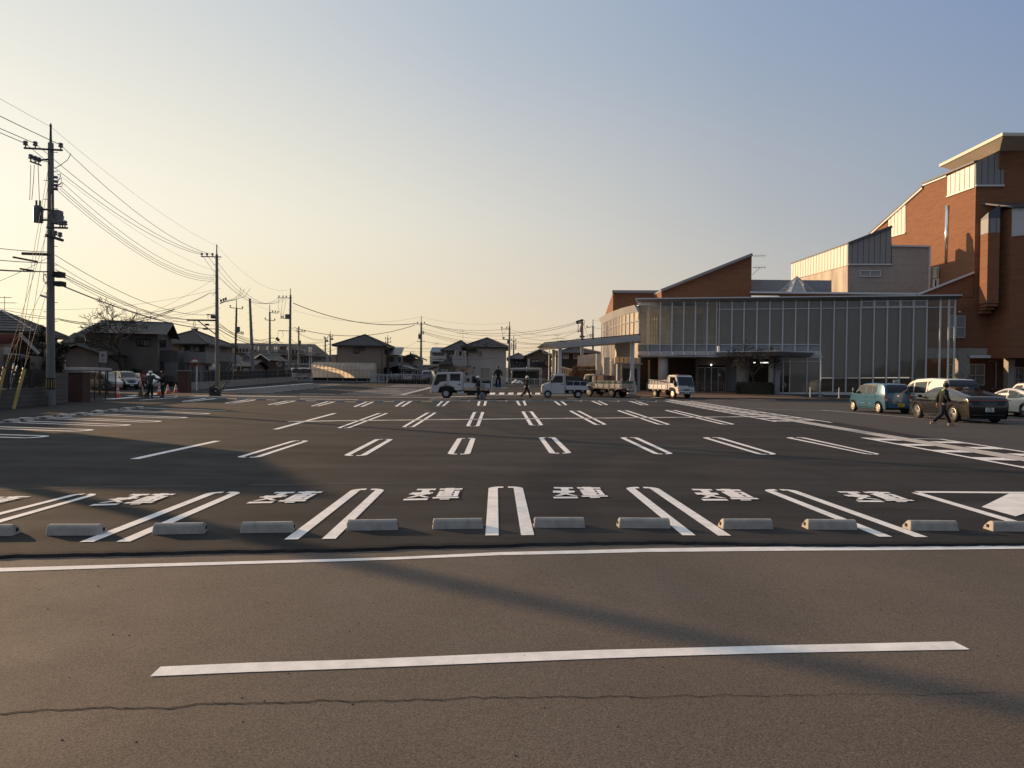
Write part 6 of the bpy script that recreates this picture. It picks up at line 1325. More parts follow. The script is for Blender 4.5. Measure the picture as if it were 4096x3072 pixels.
# ------------------------------------------------------------------ trucks (x forward)
M_TW = mat('truck_white', (.52, .53, .54), .4, 0, .07, 1.2, coat=.4)
M_TDIRT = mat('dirty_truck_white', (.46, .44, .40), .55, 0, .25, 1.6, dark=(.24, .19, .14))
M_CHAS = mat('chassis_black', (.014, .013, .012), .7, 0, .3, 3)
M_TARP = mat('green_tarpaulin', (.055, .10, .07), .6, 0, .25, 3, bump=.3, bscale=6)
M_NAVY = mat('navy_sheet', (.012, .018, .05), .6, 0, .2, 3, bump=.3, bscale=8)
M_RUST = mat('rusty_panel', (.17, .10, .065), .8, 0, .5, 2.5)
def cabin(t, prof, W, m, bevel=.05):
    b = MB(); b.slab([V((x, -W, z)) for x, z in prof], V((0, 2 * W, 0))); return b.build('cab', m, t, bevel=bevel, seg=3)
def sidep_(t, pl, W, m, nm, off=.006, sides=(1, -1)):
    for s in sides:
        pts = [V((x, s * (W + off), z)) for x, z in pl]; b = MB(); b.slab(pts, V((0, -s * .02, 0))); b.build(nm, m, t)
def bx(t, a, c, m, nm, bevel=0): b = MB(); b.bb(a, c); return b.build(nm, m, t, bevel=bevel, seg=1)
def bars(t, lst, m, nm, rad=.02, n=5):
    b = MB()
    for p in lst: b.tube(p, rad, n)
    return b.build(nm, m, t)
# double-cab truck with paving gear
g = on(1849, 56.3); T = thing('double_cab_truck', 'white double-cab truck loaded with paving equipment, facing left', 'truck', (g.x, g.y, 0), pi)
L, W = 4.75, .85
cabin(T, [(2.36, .42), (2.38, .62), (2.33, 1.05), (2.02, 1.93), (1.92, 2.02), (-.12, 2.08), (-.14, .62), (.48, .60), (.62, .88), (1.0, .98), (1.42, .96), (1.72, .84), (1.82, .42)], W, M_TW)
sidep_(T, [(2.18, 1.10), (1.92, 1.85), (1.16, 1.90), (1.16, 1.35), (1.68, 1.27), (1.85, 1.05), (2.12, .98)], W, M_CARGL, 'side_window'); sidep_(T, [(.90, 1.38), (.90, 1.93), (.10, 1.93), (.10, 1.38)], W, M_PRIV, 'side_window')
b = MB(); b.slab([V((2.27, -.74, 1.12)), V((2.27, .74, 1.12)), V((2.02, .72, 1.88)), V((2.02, -.72, 1.88))], V((.03, 0, .01))); b.build('windscreen', M_CARGL, T)
for x in (1.08, .98, -.02): sidep_(T, [(x, .62), (x + .014, .62), (x + .014, 1.98), (x, 1.98)], W, M_TRIM, 'door_gap')
sidep_(T, [(1.06, .61), (-.0, .63), (-.0, .64), (1.06, .625)], W, M_TRIM, 'door_gap'); sidep_(T, [(2.3, .86), (.0, .90), (.0, .905), (2.3, .866)], W, M_GREY, 'crease')
for x in (1.18, .10): sidep_(T, [(x, 1.05), (x + .16, 1.05), (x + .16, 1.14), (x, 1.14)], W, M_TRIM, 'door_handle', .012)
bx(T, (2.30, -.84, .40), (2.46, .84, .62), M_TW, 'bumper', .03)
for s in (1, -1): bx(T, (2.34, s * .62 - .14, .68), (2.40, s * .62 + .14, .92), M_LENS, 'headlight', .02); bx(T, (2.2, s * .80 - .05, .48), (2.3, s * .80 + .06, .56), mat('amber_lens', (.5, .35, .2), .2, 0, .1, 3), 'indicator')
bars(T, [[V((2.25, .85, 1.3)), V((2.42, 1.0, 1.3)), V((2.42, 1.0, 1.12))]], M_TRIM, 'mirror_arm'); bx(T, (2.36, .95, .98), (2.44, 1.08, 1.22), M_TRIM, 'side_mirror', .02)
for x in (1.20, -1.62):
    for s in (1, -1): wheel(T, x, s * (W - .11), .36 if x > 0 else .33, .21, M_GALV, 5, 'truck', s)
bx(T, (.50, -.78, .55), (1.85, .78, 1.0), M_DARK, 'wheel_well'); bx(T, (-2.15, -.42, .42), (1.9, .42, .62), M_CHAS, 'chassis'); bx(T, (-.2, .50, .36), (.32, .78, .56), M_TW, 'tool_box', .02)
b = MB(); b.cyl((-.55, .55, .40), .16, .0, 12); b.tube([V((-1.05, .62, .42)), V((-.42, .62, .42))], .15, 12); b.build('fuel_tank', M_CHAS, T)
bx(T, (-2.26, -W, .80), (-.18, W, .88), M_TW, 'bed_floor')
for s in (1, -1):
    bx(T, (-2.24, s * W - .02, .82), (-.20, s * W + .02, 1.20), M_TW, 'side_gate', .008); sidep_(T, [(-2.15, .88), (-.30, .88), (-.30, .895), (-2.15, .895)], W + .015, M_GREY, 'gate_rib', .008, (s,)); sidep_(T, [(-2.15, 1.13), (-.30, 1.13), (-.30, 1.145), (-2.15, 1.145)], W + .015, M_GREY, 'gate_rib', .008, (s,))
bx(T, (-2.42, -W, .50), (-2.30, W, 1.56), M_TW, 'tail_lift', .01); bars(T, [[V((-2.27, .8, 1.2)), V((-2.24, .8, 1.76))]], M_TRIM, 'stake', .03)
bars(T, [[V((-.6, .78, .6)), V((-1.2, .80, .5)), V((-2.1, .80, .62))], [V((-1.95, .8, .48)), V((-2.2, .8, .78))]], M_CHAS, 'under_guard', .03)
# load: generator, plate compactors, bin, brooms
GE = thing('generator', 'white caged generator standing on the double-cab truck bed', 'machine', (g.x - (-.48), g.y - .35, .88), pi)
bx(GE, (-.30, -.22, .03), (.22, .22, .86), mat('machine_cream', (.34, .33, .30), .6, 0, .15, 2), 'casing', .03); bx(GE, (-.12, .20, .45), (.1, .235, .7), M_TRIM, 'vent'); bars(GE, [[V((x, y, 0)), V((x, y, .95))] for x in (-.32, .25) for y in (-.24, .24)] + [[V((-.32, .24, .95)), V((.25, .24, .95)), V((.25, -.24, .95)), V((-.32, -.24, .95)), V((-.32, .24, .95))]], M_GALV, 'cage')
RA = thing('rake_bundle', 'bundle of rakes and brooms standing up behind the truck cab', 'tools', (g.x + .30, g.y - .2, 1.82), 0)
rr = random.Random(2)
for k in range(6):
    a = rr.uniform(-.5, .5); b = MB(); b.tube([V((k * .1 - .3, 0, 0)), V((k * .1 - .3 + a * .5, .1 * a, .55 + .2 * rr.random()))], .016, 4); b.build('handle', M_TRIM, RA)
b = MB()
for k in range(60): a = rr.uniform(-.22, .22); b.tube([V((-.28, 0, .0)), V((-.28 + a, rr.uniform(-.1, .1), .5 + rr.uniform(-.06, .06)))], .008, 3)
b.build('bristles', mat('straw', (.20, .13, .07), .9, 0, .3, 9), RA); b = MB(); b.tube([V((-.55, 0, .62)), V((.45, .05, .72))], .02, 4); b.tube([V((-.3, 0, .5)), V((.35, 0, .78))], .02, 4); b.build('rake_head', M_TRIM, RA)
bars(RA, [[V((.45, 0, .05)), V((.55, 0, .35)), V((.62, 0, .62))]], M_TRIM, 'lamp_arm', .022); bx(RA, (.55, -.05, .50), (.70, .05, .68), M_TRIM, 'work_lamp', .02)
BI = thing('black_bin', 'black crate at the tail end of the double-cab truck bed', 'crate', (g.x + 1.95, g.y - .4, .88), pi)
b = MB(); b.bb((-.35, -.3, 0), (.35, .3, .5)); b.build('body', M_TRIM, BI, bevel=.02); bx(BI, (-.37, -.32, .46), (.37, .32, .52), M_DARK, 'rim', .01)
CY = thing('black_drum', 'tall black drum beside the generator on the truck bed', 'drum', (g.x + .86, g.y - .3, .88), 0)
b = MB(); b.lathe((0, 0, 0), [(.16, 0), (.18, .03), (.18, .82), (.15, .88), (.05, .9)], 14); b.build('body', M_TRIM, CY); b = MB(); b.lathe((.28, 0, 0), [(.1, 0), (.1, .5), (.14, .62), (.05, .75)], 10); b.build('pump', M_CHAS, CY); bars(CY, [[V((.25, 0, .6)), V((.45, .05, .5)), V((.7, .05, .25)), V((.95, 0, .12))]], M_TRIM, 'hose', .03)
# small flat-bed truck
g = on(2257, 61.5); S_ = 1.17; K = thing('light_truck', 'small white light truck with navy sheeted load, facing left', 'truck', (g.x, g.y, 0), pi); K.scale = (S_,) * 3
W = .71
cabin(K, [(1.66, .36), (1.70, .60), (1.66, .90), (1.55, 1.00), (1.20, 1.10), (.80, 1.70), (.70, 1.77), (.02, 1.79), (-.02, 1.0), (-.02, .30), (.92, .29), (1.02, .45), (1.15, .55), (1.35, .55), (1.5, .36)], W, M_TW, .04)
sidep_(K, [(1.02, 1.12), (.72, 1.60), (.16, 1.62), (.16, 1.12)], W, M_CARGL, 'side_window'); b = MB(); b.slab([V((1.20, -.6, 1.12)), V((1.20, .6, 1.12)), V((.83, .58, 1.67)), V((.83, -.58, 1.67))], V((.025, 0, .012))); b.build('windscreen', M_CARGL, K)
for x in (.04, .98): sidep_(K, [(x, .34), (x + .012, .34), (x + .012, 1.68 if x < .5 else 1.08), (x, 1.68 if x < .5 else 1.08)], W, M_TRIM, 'door_gap')
sidep_(K, [(1.6, .68), (.05, .70), (.05, .706), (1.6, .686)], W, M_GREY, 'crease'); sidep_(K, [(.12, .98), (.28, .98), (.28, 1.03), (.12, 1.03)], W, M_TRIM, 'door_handle', .012); sidep_(K, [(1.54, .70), (1.67, .70), (1.655, .92), (1.56, .88)], W, M_LENS, 'headlight', .01)
bx(K, (.98, .72, 1.14), (1.08, .86, 1.32), M_TRIM, 'side_mirror', .03)
for x in (1.25, -.98):
    for s in (1, -1): wheel(K, x, s * (W - .09), .27, .16, M_GALV, 5, 'truck', s)
bx(K, (-1.62, -W, .60), (-.06, W, .68), M_TW, 'bed_floor')
for s in (1, -1): bx(K, (-1.68, s * W - .015, .62), (-.08, s * W + .015, .92), M_TW, 'side_gate', .006); sidep_(K, [(-1.66, .76), (-.1, .76), (-.1, .775), (-1.66, .775)], W + .01, M_GREY, 'gate_rib', .006, (s,))
bx(K, (-1.70, -W, .62), (-1.66, W, .92), M_TW, 'tail_gate', .006); bx(K, (-.06, -W, .68), (-.02, W, 1.70), M_TW, 'head_board', .006)
bx(K, (.92, -.66, .40), (1.52, .66, .60), M_DARK, 'wheel_well'); bx(K, (-1.6, -.36, .36), (1.4, .36, .58), M_CHAS, 'chassis'); sidep_(K, [(-.62, .48), (-.76, .66), (-1.22, .66), (-1.38, .46), (-1.32, .46), (-1.19, .60), (-.80, .60), (-.68, .48)], W - .02, M_TW, 'mud_guard', .02); bx(K, (-.52, .5, .34), (-.30, .68, .54), M_GREY, 'battery_box', .01)
bars(K, [[V((-1.58, s * .66, .93)), V((-1.58, s * .66, 1.24)), V((-.15, s * .66, 1.24)), V((-.15, s * .66, .93))] for s in (1, -1)] + [[V((x, .66, .93)), V((x, .66, 1.24))] for x in (-.62, -1.1)], M_TW, 'side_rack', .018)
bx(K, (-1.57, -.63, .70), (-.16, .64, 1.22), M_NAVY, 'sheeted_load', .02); 
b = MB(); b.slab([V((-.12, -.6, 1.22)), V((-.10, -.6, 1.62)), V((-.9, -.6, 1.60)), V((-1.25, -.6, 1.5)), V((-1.55, -.6, 1.24))], V((0, 1.15, 0))); b.build('dark_tarpaulin', mat('grey_tarpaulin', (.045, .042, .04), .8, 0, .3, 3, bump=.4, bscale=5), K, bevel=.03)
# dump trucks
def dump(label, loc, rz, mw, tarp=False, cage=False, scale=1.0):
    t = thing('dump_truck', label, 'truck', (*loc, gz(loc[1])), rz); t.scale = (scale,) * 3; W = .85
    cabin(t, [(2.34, .42), (2.37, .62), (2.34, 1.05), (2.05, 1.88), (1.93, 1.97), (.90, 2.0), (.86, .70), (1.02, .68), (1.10, .86), (1.35, .92), (1.70, .90), (1.92, .74), (2.0, .42)], W, mw)
    sidep_(t, [(2.16, 1.12), (1.90, 1.78), (1.16, 1.82), (1.16, 1.30), (1.62, 1.26), (1.82, 1.0), (2.08, .95)], W, M_CARGL, 'side_window'); sidep_(t, [(1.9, 1.86), (1.1, 1.9), (1.1, 1.84), (1.88, 1.79)], W, M_TRIM, 'rain_visor', .03)
    for x in (1.04, 2.2): sidep_(t, [(x, .95), (x + .012, .95), (x + .012, 1.9 if x < 2 else 1.0), (x, 1.9 if x < 2 else 1.0)], W, M_TRIM, 'door_gap')
    sidep_(t, [(2.3, .90), (.9, .93), (.9, .935), (2.3, .906)], W, M_GREY, 'crease'); sidep_(t, [(1.10, 1.02), (1.24, 1.02), (1.24, 1.12), (1.10, 1.12)], W, M_TRIM, 'door_handle', .012)
    b = MB(); b.slab([V((2.315, -.77, 1.10)), V((2.315, .77, 1.10)), V((2.06, .74, 1.84)), V((2.06, -.74, 1.84))], V((.03, 0, .01))); b.build('windscreen', M_CARGL, t)
    bx(t, (2.28, -.85, .38), (2.44, .85, .60), mw, 'bumper', .03)
    for s in (1, -1):
        b = MB(); b.slab([V((2.375, s * .80, .66)), V((2.375, s * .45, .66)), V((2.375, s * .50, .80)), V((2.36, s * .82, .92))], V((.03, 0, 0))); b.build('headlight', M_LENS, t); bx(t, (2.43, s * .66 - .09, .44), (2.45, s * .66 + .09, .54), M_TRIM, 'fog_lamp'); bx(t, (2.43, s * .36 - .09, .43), (2.45, s * .36 + .09, .55), M_TRIM, 'bumper_slot')
        bx(t, (1.95, s * 1.0 - .09, 1.15), (2.06, s * 1.0 + .09, 1.52), M_TRIM, 'side_mirror', .02); bars(t, [[V((2.0, s * .85, 1.05)), V((2.02, s * 1.0, 1.1)), V((2.02, s * 1.0, 1.2))]], M_TRIM, 'mirror_arm', .015)
    for z in (.66, .745): bx(t, (2.36, -.34, z), (2.385, .34, z + .05), M_TRIM, 'grille_slot', .01)
    plate(t, (2.45, 0, .49), (0, 1, 0), (0, 0, 1), '51-37', M_PLATE_W, M_PLATE_G, .30)
    for x, s2 in ((1.52, 1), (-1.0, 1)):
        for s in (1, -1): wheel(t, x, s * (W - .12), .36 if x > 0 else .34, .22 if x > 0 else .36, M_RIM if x > 0 else M_RIMD, 5, 'truck', s)
    bx(t, (1.0, -.78, .60), (2.0, .78, .95), M_DARK, 'wheel_well'); bx(t, (-2.05, -.40, .44), (1.9, .40, .66), M_CHAS, 'chassis'); bx(t, (-.3, .45, .38), (.25, .80, .64), M_CHAS, 'fuel_tank', .05); bx(t, (-.2, -.80, .40), (.5, -.45, .68), M_RUST, 'air_tank', .08)
    bx(t, (-2.1, -W, .74), (.80, W, .84), mw, 'bed_floor')
    for s in (1, -1):
        bx(t, (-2.1, s * W - .025, .80), (.80, s * W + .025, 1.16), mw, 'side_gate', .008)
        for k in range(5): bx(t, (-1.95 + k * .62, s * (W + .03) - .02, .82), (-1.85 + k * .62, s * (W + .03) + .02, 1.12), mw, 'gate_rib', .004)
        sidep_(t, [(-1.0 + .42, .60), (-1.0 + .30, .82), (-1.0 + .24, .82), (-1.0 + .36, .60)], W - .05, mw, 'mud_guard', .02, (s,)); sidep_(t, [(-1.0 - .42, .60), (-1.0 - .30, .82), (-1.0 - .24, .82), (-1.0 - .36, .60)], W - .05, mw, 'mud_guard', .02, (s,))
    bx(t, (-2.14, -W, .78), (-2.08, W, 1.18), mw, 'tail_gate', .01); bx(t, (.78, -W, .80), (.84, W, 1.85), mw, 'head_board', .01)
    for s in (1, -1): b = MB(); b.bb((-2.22, s * .62 - .14, .52), (-2.16, s * .62 + .14, .64)); b.build('tail_lamp', M_TAIL, t)
    bars(t, [[V((-2.16, -.8, .55)), V((-2.16, .8, .55))]], M_CHAS, 'rear_guard', .04); plate(t, (-2.22, 0, .66), (0, -1, 0), (0, 0, 1), '12-48', M_PLATE_W, M_PLATE_G, .30)
    if cage:
        bars(t, [[V((-2.05, s * .84, 1.25)), V((-2.05, s * .84, 1.56)), V((.72, s * .84, 1.50)), V((.72, s * .84, 1.2))] for s in (1, -1)] + [[V((-2.05 + k * .46, -.84, 1.24)), V((-2.05 + k * .46, -.84, 1.55))] for k in range(7)] + [[V((-2.05, -.84, 1.25)), V((.72, -.84, 1.22))]], M_TW, 'side_rack', .02)
        b = MB(); b.slab([V((-2.0, -.82, 1.26)), V((.7, -.82, 1.22)), V((.7, -.82, 1.46)), V((-2.0, -.82, 1.50))], V((0, .02, 0))); b.build('mesh_panel', mat('wire_mesh', (.16, .16, .165), .6, .3, .4, 22), t)
        b = MB(); b.slab([V((.75, -.7, 1.2)), V((.75, -.7, 1.72)), V((-.05, -.7, 1.5)), V((-.2, -.7, 1.2))], V((0, 1.4, 0))); b.build('load_cover', M_RUST, t, bevel=.03); bx(t, (1.0, -.5, 2.0), (1.9, .5, 2.05), M_RUST, 'roof_board', .01)
    if tarp:
        b = MB(); n = 14
        for s in (1, -1):
            vs = []
            for i in range(n + 1):
                x = -2.0 + 2.75 * i / n; vs += [V((x, s * (W + .01), 1.17)), V((x, s * (W + .03 + .015 * sin(i * 2.3)), 1.28)), V((x, s * (W - .02), 1.42 + .012 * sin(i * 1.7)))]
            b.add(vs, [(3 * i + j, 3 * i + 3 + j, 3 * i + 4 + j, 3 * i + 1 + j) for i in range(n) for j in range(2)])
        b.slab([V((-2.08, -W, 1.17)), V((-2.08, W, 1.17)), V((-2.06, W - .05, 1.40)), V((-2.06, -W + .05, 1.40))], V((.03, 0, 0))); b.build('tarpaulin', M_TARP, t, smooth=False)
        bars(t, [[V((-2.0 + 2.75 * k / 4, W + .05, 1.16)), V((-2.0 + 2.75 * k / 4, W + .04, 1.43))] for k in range(5)], M_TW, 'tarpaulin_strap', .016); bx(t, (-.1, -.8, 1.2), (.76, .8, 1.88), M_RUST, 'load_board', .01)
    return t
p, q = G(2446, 1590), G(2348, 1585); d = (q - p); ang = atan2(d.y, d.x); hd = V((cos(ang), sin(ang), 0)); rt = V((hd.y, -hd.x, 0)); DTB_loc = p + hd * 1.0 + rt * .80; DTB_ang = ang
dump('worn white dump truck with green tarpaulin sides and cones on its bed', (DTB_loc.x, DTB_loc.y), ang, M_TDIRT, tarp=True, scale=1.06)
ang = R(-66); hd = V((cos(ang), sin(ang), 0)); p = G(2693, 1594); lf = V((-hd.y, hd.x, 0)); c = p - hd * 1.6 + lf * .78
TC = dump('clean white dump truck facing the camera in front of the entrance doors', (c.x, c.y), ang, M_TW, cage=True, scale=1.05)
b = bx(TC, (2.335, .22, 1.0), (2.375, .74, 1.11), M_TXT_K, 'name_board', .004); lettering('name_board_letters', '高山建工', M_PLATE_W, TC, frame3((2.378, .48, 1.055), (0, 1, 0), (0, 0, 1)), .1, width=.42, height=.08, bold=.001)
# ================================================================== people
M_SKIN = mat('skin', (.42, .25, .17), .6, 0, .06, 6)
M_CLOTH = mat('black_cloth', (.014, .014, .016), .9, 0, .3, 6, bump=.4, bscale=25)
M_NAVYC = mat('dark_navy_cloth', (.016, .018, .026), .9, 0, .3, 6, bump=.4, bscale=25)
M_GREYC = mat('grey_green_cloth', (.05, .055, .05), .9, 0, .3, 6, bump=.4, bscale=25)
M_HAIR = mat('black_hair', (.010, .009, .008), .6, 0, .2, 20)
M_HELM = mat('white_helmet', (.66, .66, .64), .25, 0, .04, 4, coat=.6)
M_GLOVE = mat('white_glove', (.60, .60, .58), .85, 0, .08, 10)
M_SHOE = mat('dark_boot', (.03, .022, .016), .7, 0, .3, 8)
M_SHOEL = mat('tan_trainer', (.36, .27, .20), .7, 0, .2, 8)
def skin(nm, vs, ed, rad, m, par, root=0, sub=1):
    me = bpy.data.meshes.new(nm); me.from_pydata([tuple(v) for v in vs], ed, []); me.materials.append(m)
    o = bpy.data.objects.new(nm, me); C.objects.link(o); o.parent = par
    sk = o.modifiers.new('skin', 'SKIN'); sk.use_smooth_shade = True
    for i, r in enumerate(rad):
        d = me.skin_vertices[0].data[i]; d.radius = r if hasattr(r, '__len__') else (r, r); d.use_root = (i == root)
    sb = o.modifiers.new('sub', 'SUBSURF'); sb.levels = sb.render_levels = sub
    return o
def hand(vs, ed, rad, iw, wr, d, n, side):
    """palm, four unequal fingers and a thumb grown from wrist vertex iw; d = direction of the fingers, n = back of the hand"""
    d = V(d).normalized(); s = d.cross(V(n)).normalized() * side; n = V(n).normalized()
    def addv(p, r, par): vs.append(p); rad.append(r); ed.append((par, len(vs) - 1)); return len(vs) - 1
    pm = addv(wr + d * .055, (.036, .018), iw)
    for k, l in ((-1.5, .060), (-.5, .072), (.5, .068), (1.5, .052)):
        a = addv(wr + d * .095 + s * .020 * k, .010, pm); c = addv(wr + d * (.095 + l * .55) + s * .021 * k - n * .014, .009, a); addv(wr + d * (.095 + l * .85) + s * .021 * k - n * .035, .0075, c)
    a = addv(wr + d * .045 - s * .036, .011, pm); addv(wr + d * .080 - s * .056 - n * .012, .009, a)
def person(label, loc, rz, sc, legs, arms, lean=(0, 0), head=(0, 0), top=M_CLOTH, bot=M_CLOTH, hat='helmet', shoe=M_SHOE, glove=False, zoff=0.0, collar=None, group=None):
    """x forward, y left; legs/arms: ((mid, end), (mid, end)) as left, right"""
    t = thing('person', label, 'person', (loc[0], loc[1], loc[2] + zoff), rz, group); t.scale = (sc,) * 3
    lx, ly = lean; pel = V((0, 0, .93)); ch = V((lx, ly, 1.26)); nk = V((lx * 1.35, ly * 1.3, 1.45)); hx, hy = head
    hd = nk + V((.02 + hx, hy, .13)); tp = hd + V((.0, 0, .095))
    vs = [pel, V((lx * .4, ly * .4, 1.08)), ch, nk, nk + V((.005, 0, .06)), hd, tp, hd + V((.075, 0, -.055)), hd + V((.105, 0, .0))]
    ed = [(0, 1), (1, 2), (2, 3), (3, 4), (4, 5), (5, 6), (5, 7), (5, 8)]; rad = [(.09, .07), (.08, .06), (.11, .08), .055, .052, (.082, .092), (.062, .07), (.04, .03), (.014, .018)]
    jv, je, jr = [V((lx * .2, ly * .2, .84)), V((lx * .4, ly * .4, 1.08)), ch + V((0, 0, .03)), nk + V((-.01, 0, -.03))], [(0, 1), (1, 2), (2, 3)], [(.20, .16), (.185, .15), (.21, .155), (.085, .085)]
    tv, te, tr_ = [V((0, 0, 1.0)), V((0, 0, .90))], [(0, 1)], [(.175, .14), (.18, .145)]
    for s, (kn, an) in zip((1, -1), legs):
        hp = V((0, s * .095, .86)); kn, an = V(kn), V(an); i = len(vs); vs += [hp, kn, an, an + V((.09, 0, -.05)), an + V((.17, 0, -.062))]; ed += [(0, i), (i, i + 1), (i + 1, i + 2), (i + 2, i + 3), (i + 3, i + 4)]; rad += [(.085, .085), .056, .042, .036, .028]
        i = len(tv); tv += [hp, hp.lerp(kn, .5), kn, kn.lerp(an, .55), an + V((0, 0, .02))]; te += [(1, i), (i, i + 1), (i + 1, i + 2), (i + 2, i + 3), (i + 3, i + 4)]; tr_ += [.122, .108, .094, .086, .082]
    hands = []
    for s, (el, wr) in zip((1, -1), arms):
        sh = ch + V((0, s * .17, .13)); el, wr = V(el), V(wr); i = len(vs); vs += [sh, el, wr]; ed += [(2, i), (i, i + 1), (i + 1, i + 2)]; rad += [.06, .042, .028]
        dr = (wr - el); hand(vs, ed, rad, i + 2, wr, dr, V((.3, s, .1)) if abs(dr.normalized().y) < .8 else V((0, 0, 1)), s)
        i = len(jv); jv += [sh, el, wr - dr.normalized() * .02]; je += [(2, i), (i, i + 1), (i + 1, i + 2)]; jr += [.098, .078, .060]; hands.append((wr, dr.normalized()))
    skin('body', vs, ed, rad, M_SKIN, t); skin('jacket', jv, je, jr, top, t); skin('trousers', tv, te, tr_, bot, t)
    for s, (kn, an) in zip((1, -1), legs):
        an = V(an); b = MB(); z = an.z - .085
        b.add([V((an.x + x, an.y + y, z + h)) for x, y, h in ((-.08, -.045, 0), (.19, -.04, 0), (.19, .04, 0), (-.08, .045, 0), (-.08, -.042, .10), (.07, -.042, .11), (.18, -.032, .05), (.18, .032, .05), (.07, .042, .11), (-.08, .042, .10))],
              [(3, 2, 1, 0), (0, 1, 6, 5, 4), (3, 9, 8, 7, 2), (1, 2, 7, 6), (5, 6, 7, 8), (4, 5, 8, 9), (0, 4, 9, 3)]); b.build('shoe', shoe, t, bevel=.015, seg=2)
    if glove:
        for wr, d in hands:
            b = MB(); Mq = d.to_track_quat('Z', 'Y').to_matrix(); b.lathe(wr, [(.032, -.03), (.040, .02), (.045, .07), (.032, .11), (.01, .125)], 8, Mq); b.build('glove', M_GLOVE, t, smooth=True)
    for s in (1, -1): b = MB(); b.cyl(hd + V((.083, s * .032, .012)), .010, .006, 6, M=Matrix.Rotation(pi / 2, 3, 'Y')); b.build('eye', M_HAIR, t); b = MB(); b.box(hd + V((0, s * .088, 0)), (.035, .018, .06)); b.build('ear', M_SKIN, t, bevel=.006, seg=1)
    b = MB(); b.box(hd + V((.092, 0, -.055)), (.008, .04, .009)); b.build('mouth', mat('lip', (.25, .10, .08), .6, 0, .05, 5), t)
    b = MB(); b.lathe(hd + V((-.012, 0, -.0)), [(.098, -.02), (.108, .03), (.100, .085), (.06, .125), (.01, .135)] if hat != 'helmet' else [(.095, -.05), (.10, .0), (.09, .03)], 12); b.build('hair', M_HAIR, t, smooth=True)
    if hat == 'helmet':
        b = MB(); b.lathe(hd + V((-.005, 0, .03)), [(.135, -.005), (.128, .01), (.122, .05), (.100, .10), (.055, .135), (.01, .142)], 16); b.box(hd + V((.12, 0, .028)), (.10, .14, .012)); b.tube([hd + V((-.12, 0, .08)), hd + V((-.05, 0, .17)), hd + V((.05, 0, .17)), hd + V((.11, 0, .08))], .012, 4); b.build('helmet', M_HELM, t, smooth=True)
    elif hat == 'cap':
        b = MB(); b.lathe(hd + V((-.008, 0, .03)), [(.112, -.01), (.112, .04), (.09, .10), (.01, .125)], 12); b.slab([hd + V((.08, -.08, .03)), hd + V((.20, -.05, .02)), hd + V((.20, .05, .02)), hd + V((.08, .08, .03))], V((0, 0, .012))); b.build('cap', M_HAIR, t, smooth=True)
    if collar: b = MB(); b.lathe(nk + V((-.02, 0, -.05)), [(.10, 0), (.085, .05), (.07, .08)], 10, None, False); b.build('collar', collar, t, smooth=True)
    return t
STAND = (((.02, .10, .48), (.0, .11, .09)), ((.0, -.10, .48), (-.02, -.12, .09)))
STRIDE = (((.16, .09, .50), (.34, .09, .10)), ((-.05, -.09, .48), (-.40, -.09, .16)))
def pfoot(x, y): return G(x, y)
p = pfoot(601, 1590); person('sweeper with white helmet and open grey jacket beside the red stop sign', p, R(-80), 1.03, STAND, (((.1, .36, 1.18), (.16, .62, 1.22)), ((.0, -.28, 1.10), (.05, -.27, .84))), top=M_GREYC, hat='helmet', glove=False)
S1 = p
p = pfoot(651, 1590); person('sweeper all in black with white gloves, holding a long broom across the body', p, R(-150), 1.05, STAND, (((.16, .25, 1.15), (.34, .12, 1.22)), ((.14, -.26, 1.12), (.36, .02, .95))), hat='cap', glove=True); S2 = p
g = on(1914, 55.2); person('worker with white helmet and long dark hair beside the double-cab truck bed', g, R(200), 1.02, STAND, (((.02, .27, 1.12), (.16, .20, .93)), ((.03, -.27, 1.12), (.18, -.2, .95))), lean=(.03, 0), hat='helmet', glove=False); S3 = g
g = on(1993, 56.8); person('man in black standing on the lowered tail lift above the blue jug', (g.x, g.y, .885), R(-115), 1.0, (((.03, .14, .48), (.0, .17, .09)), ((.03, -.14, .48), (.0, -.17, .09))), (((.05, .33, 1.12), (.08, .34, .86)), ((.10, -.31, 1.12), (.16, -.38, .90))), lean=(.08, 0), head=(.04, 0), hat='hair', glove=True)
g = on(2105, 60.5); person('worker with white helmet striding to the right between the two trucks', g, R(-20), 1.06, STRIDE, (((-.12, .27, 1.14), (-.22, .30, .90)), ((.14, -.26, 1.14), (.30, -.27, .92))), lean=(.04, 0), hat='helmet', glove=True)
p = pfoot(3768, 1704); person('man in a black jacket with green collar and tan trainers walking past the black hatchback', p, R(-8), .985, STRIDE, (((-.10, .25, 1.12), (-.08, .27, .88)), ((.06, -.26, 1.12), (.24, -.20, .98))), lean=(.06, 0), head=(.03, 0), top=M_CLOTH, bot=M_NAVYC, hat='cap', shoe=M_SHOEL, collar=mat('green_collar', (.25, .55, .10), .8, 0, .1, 5))
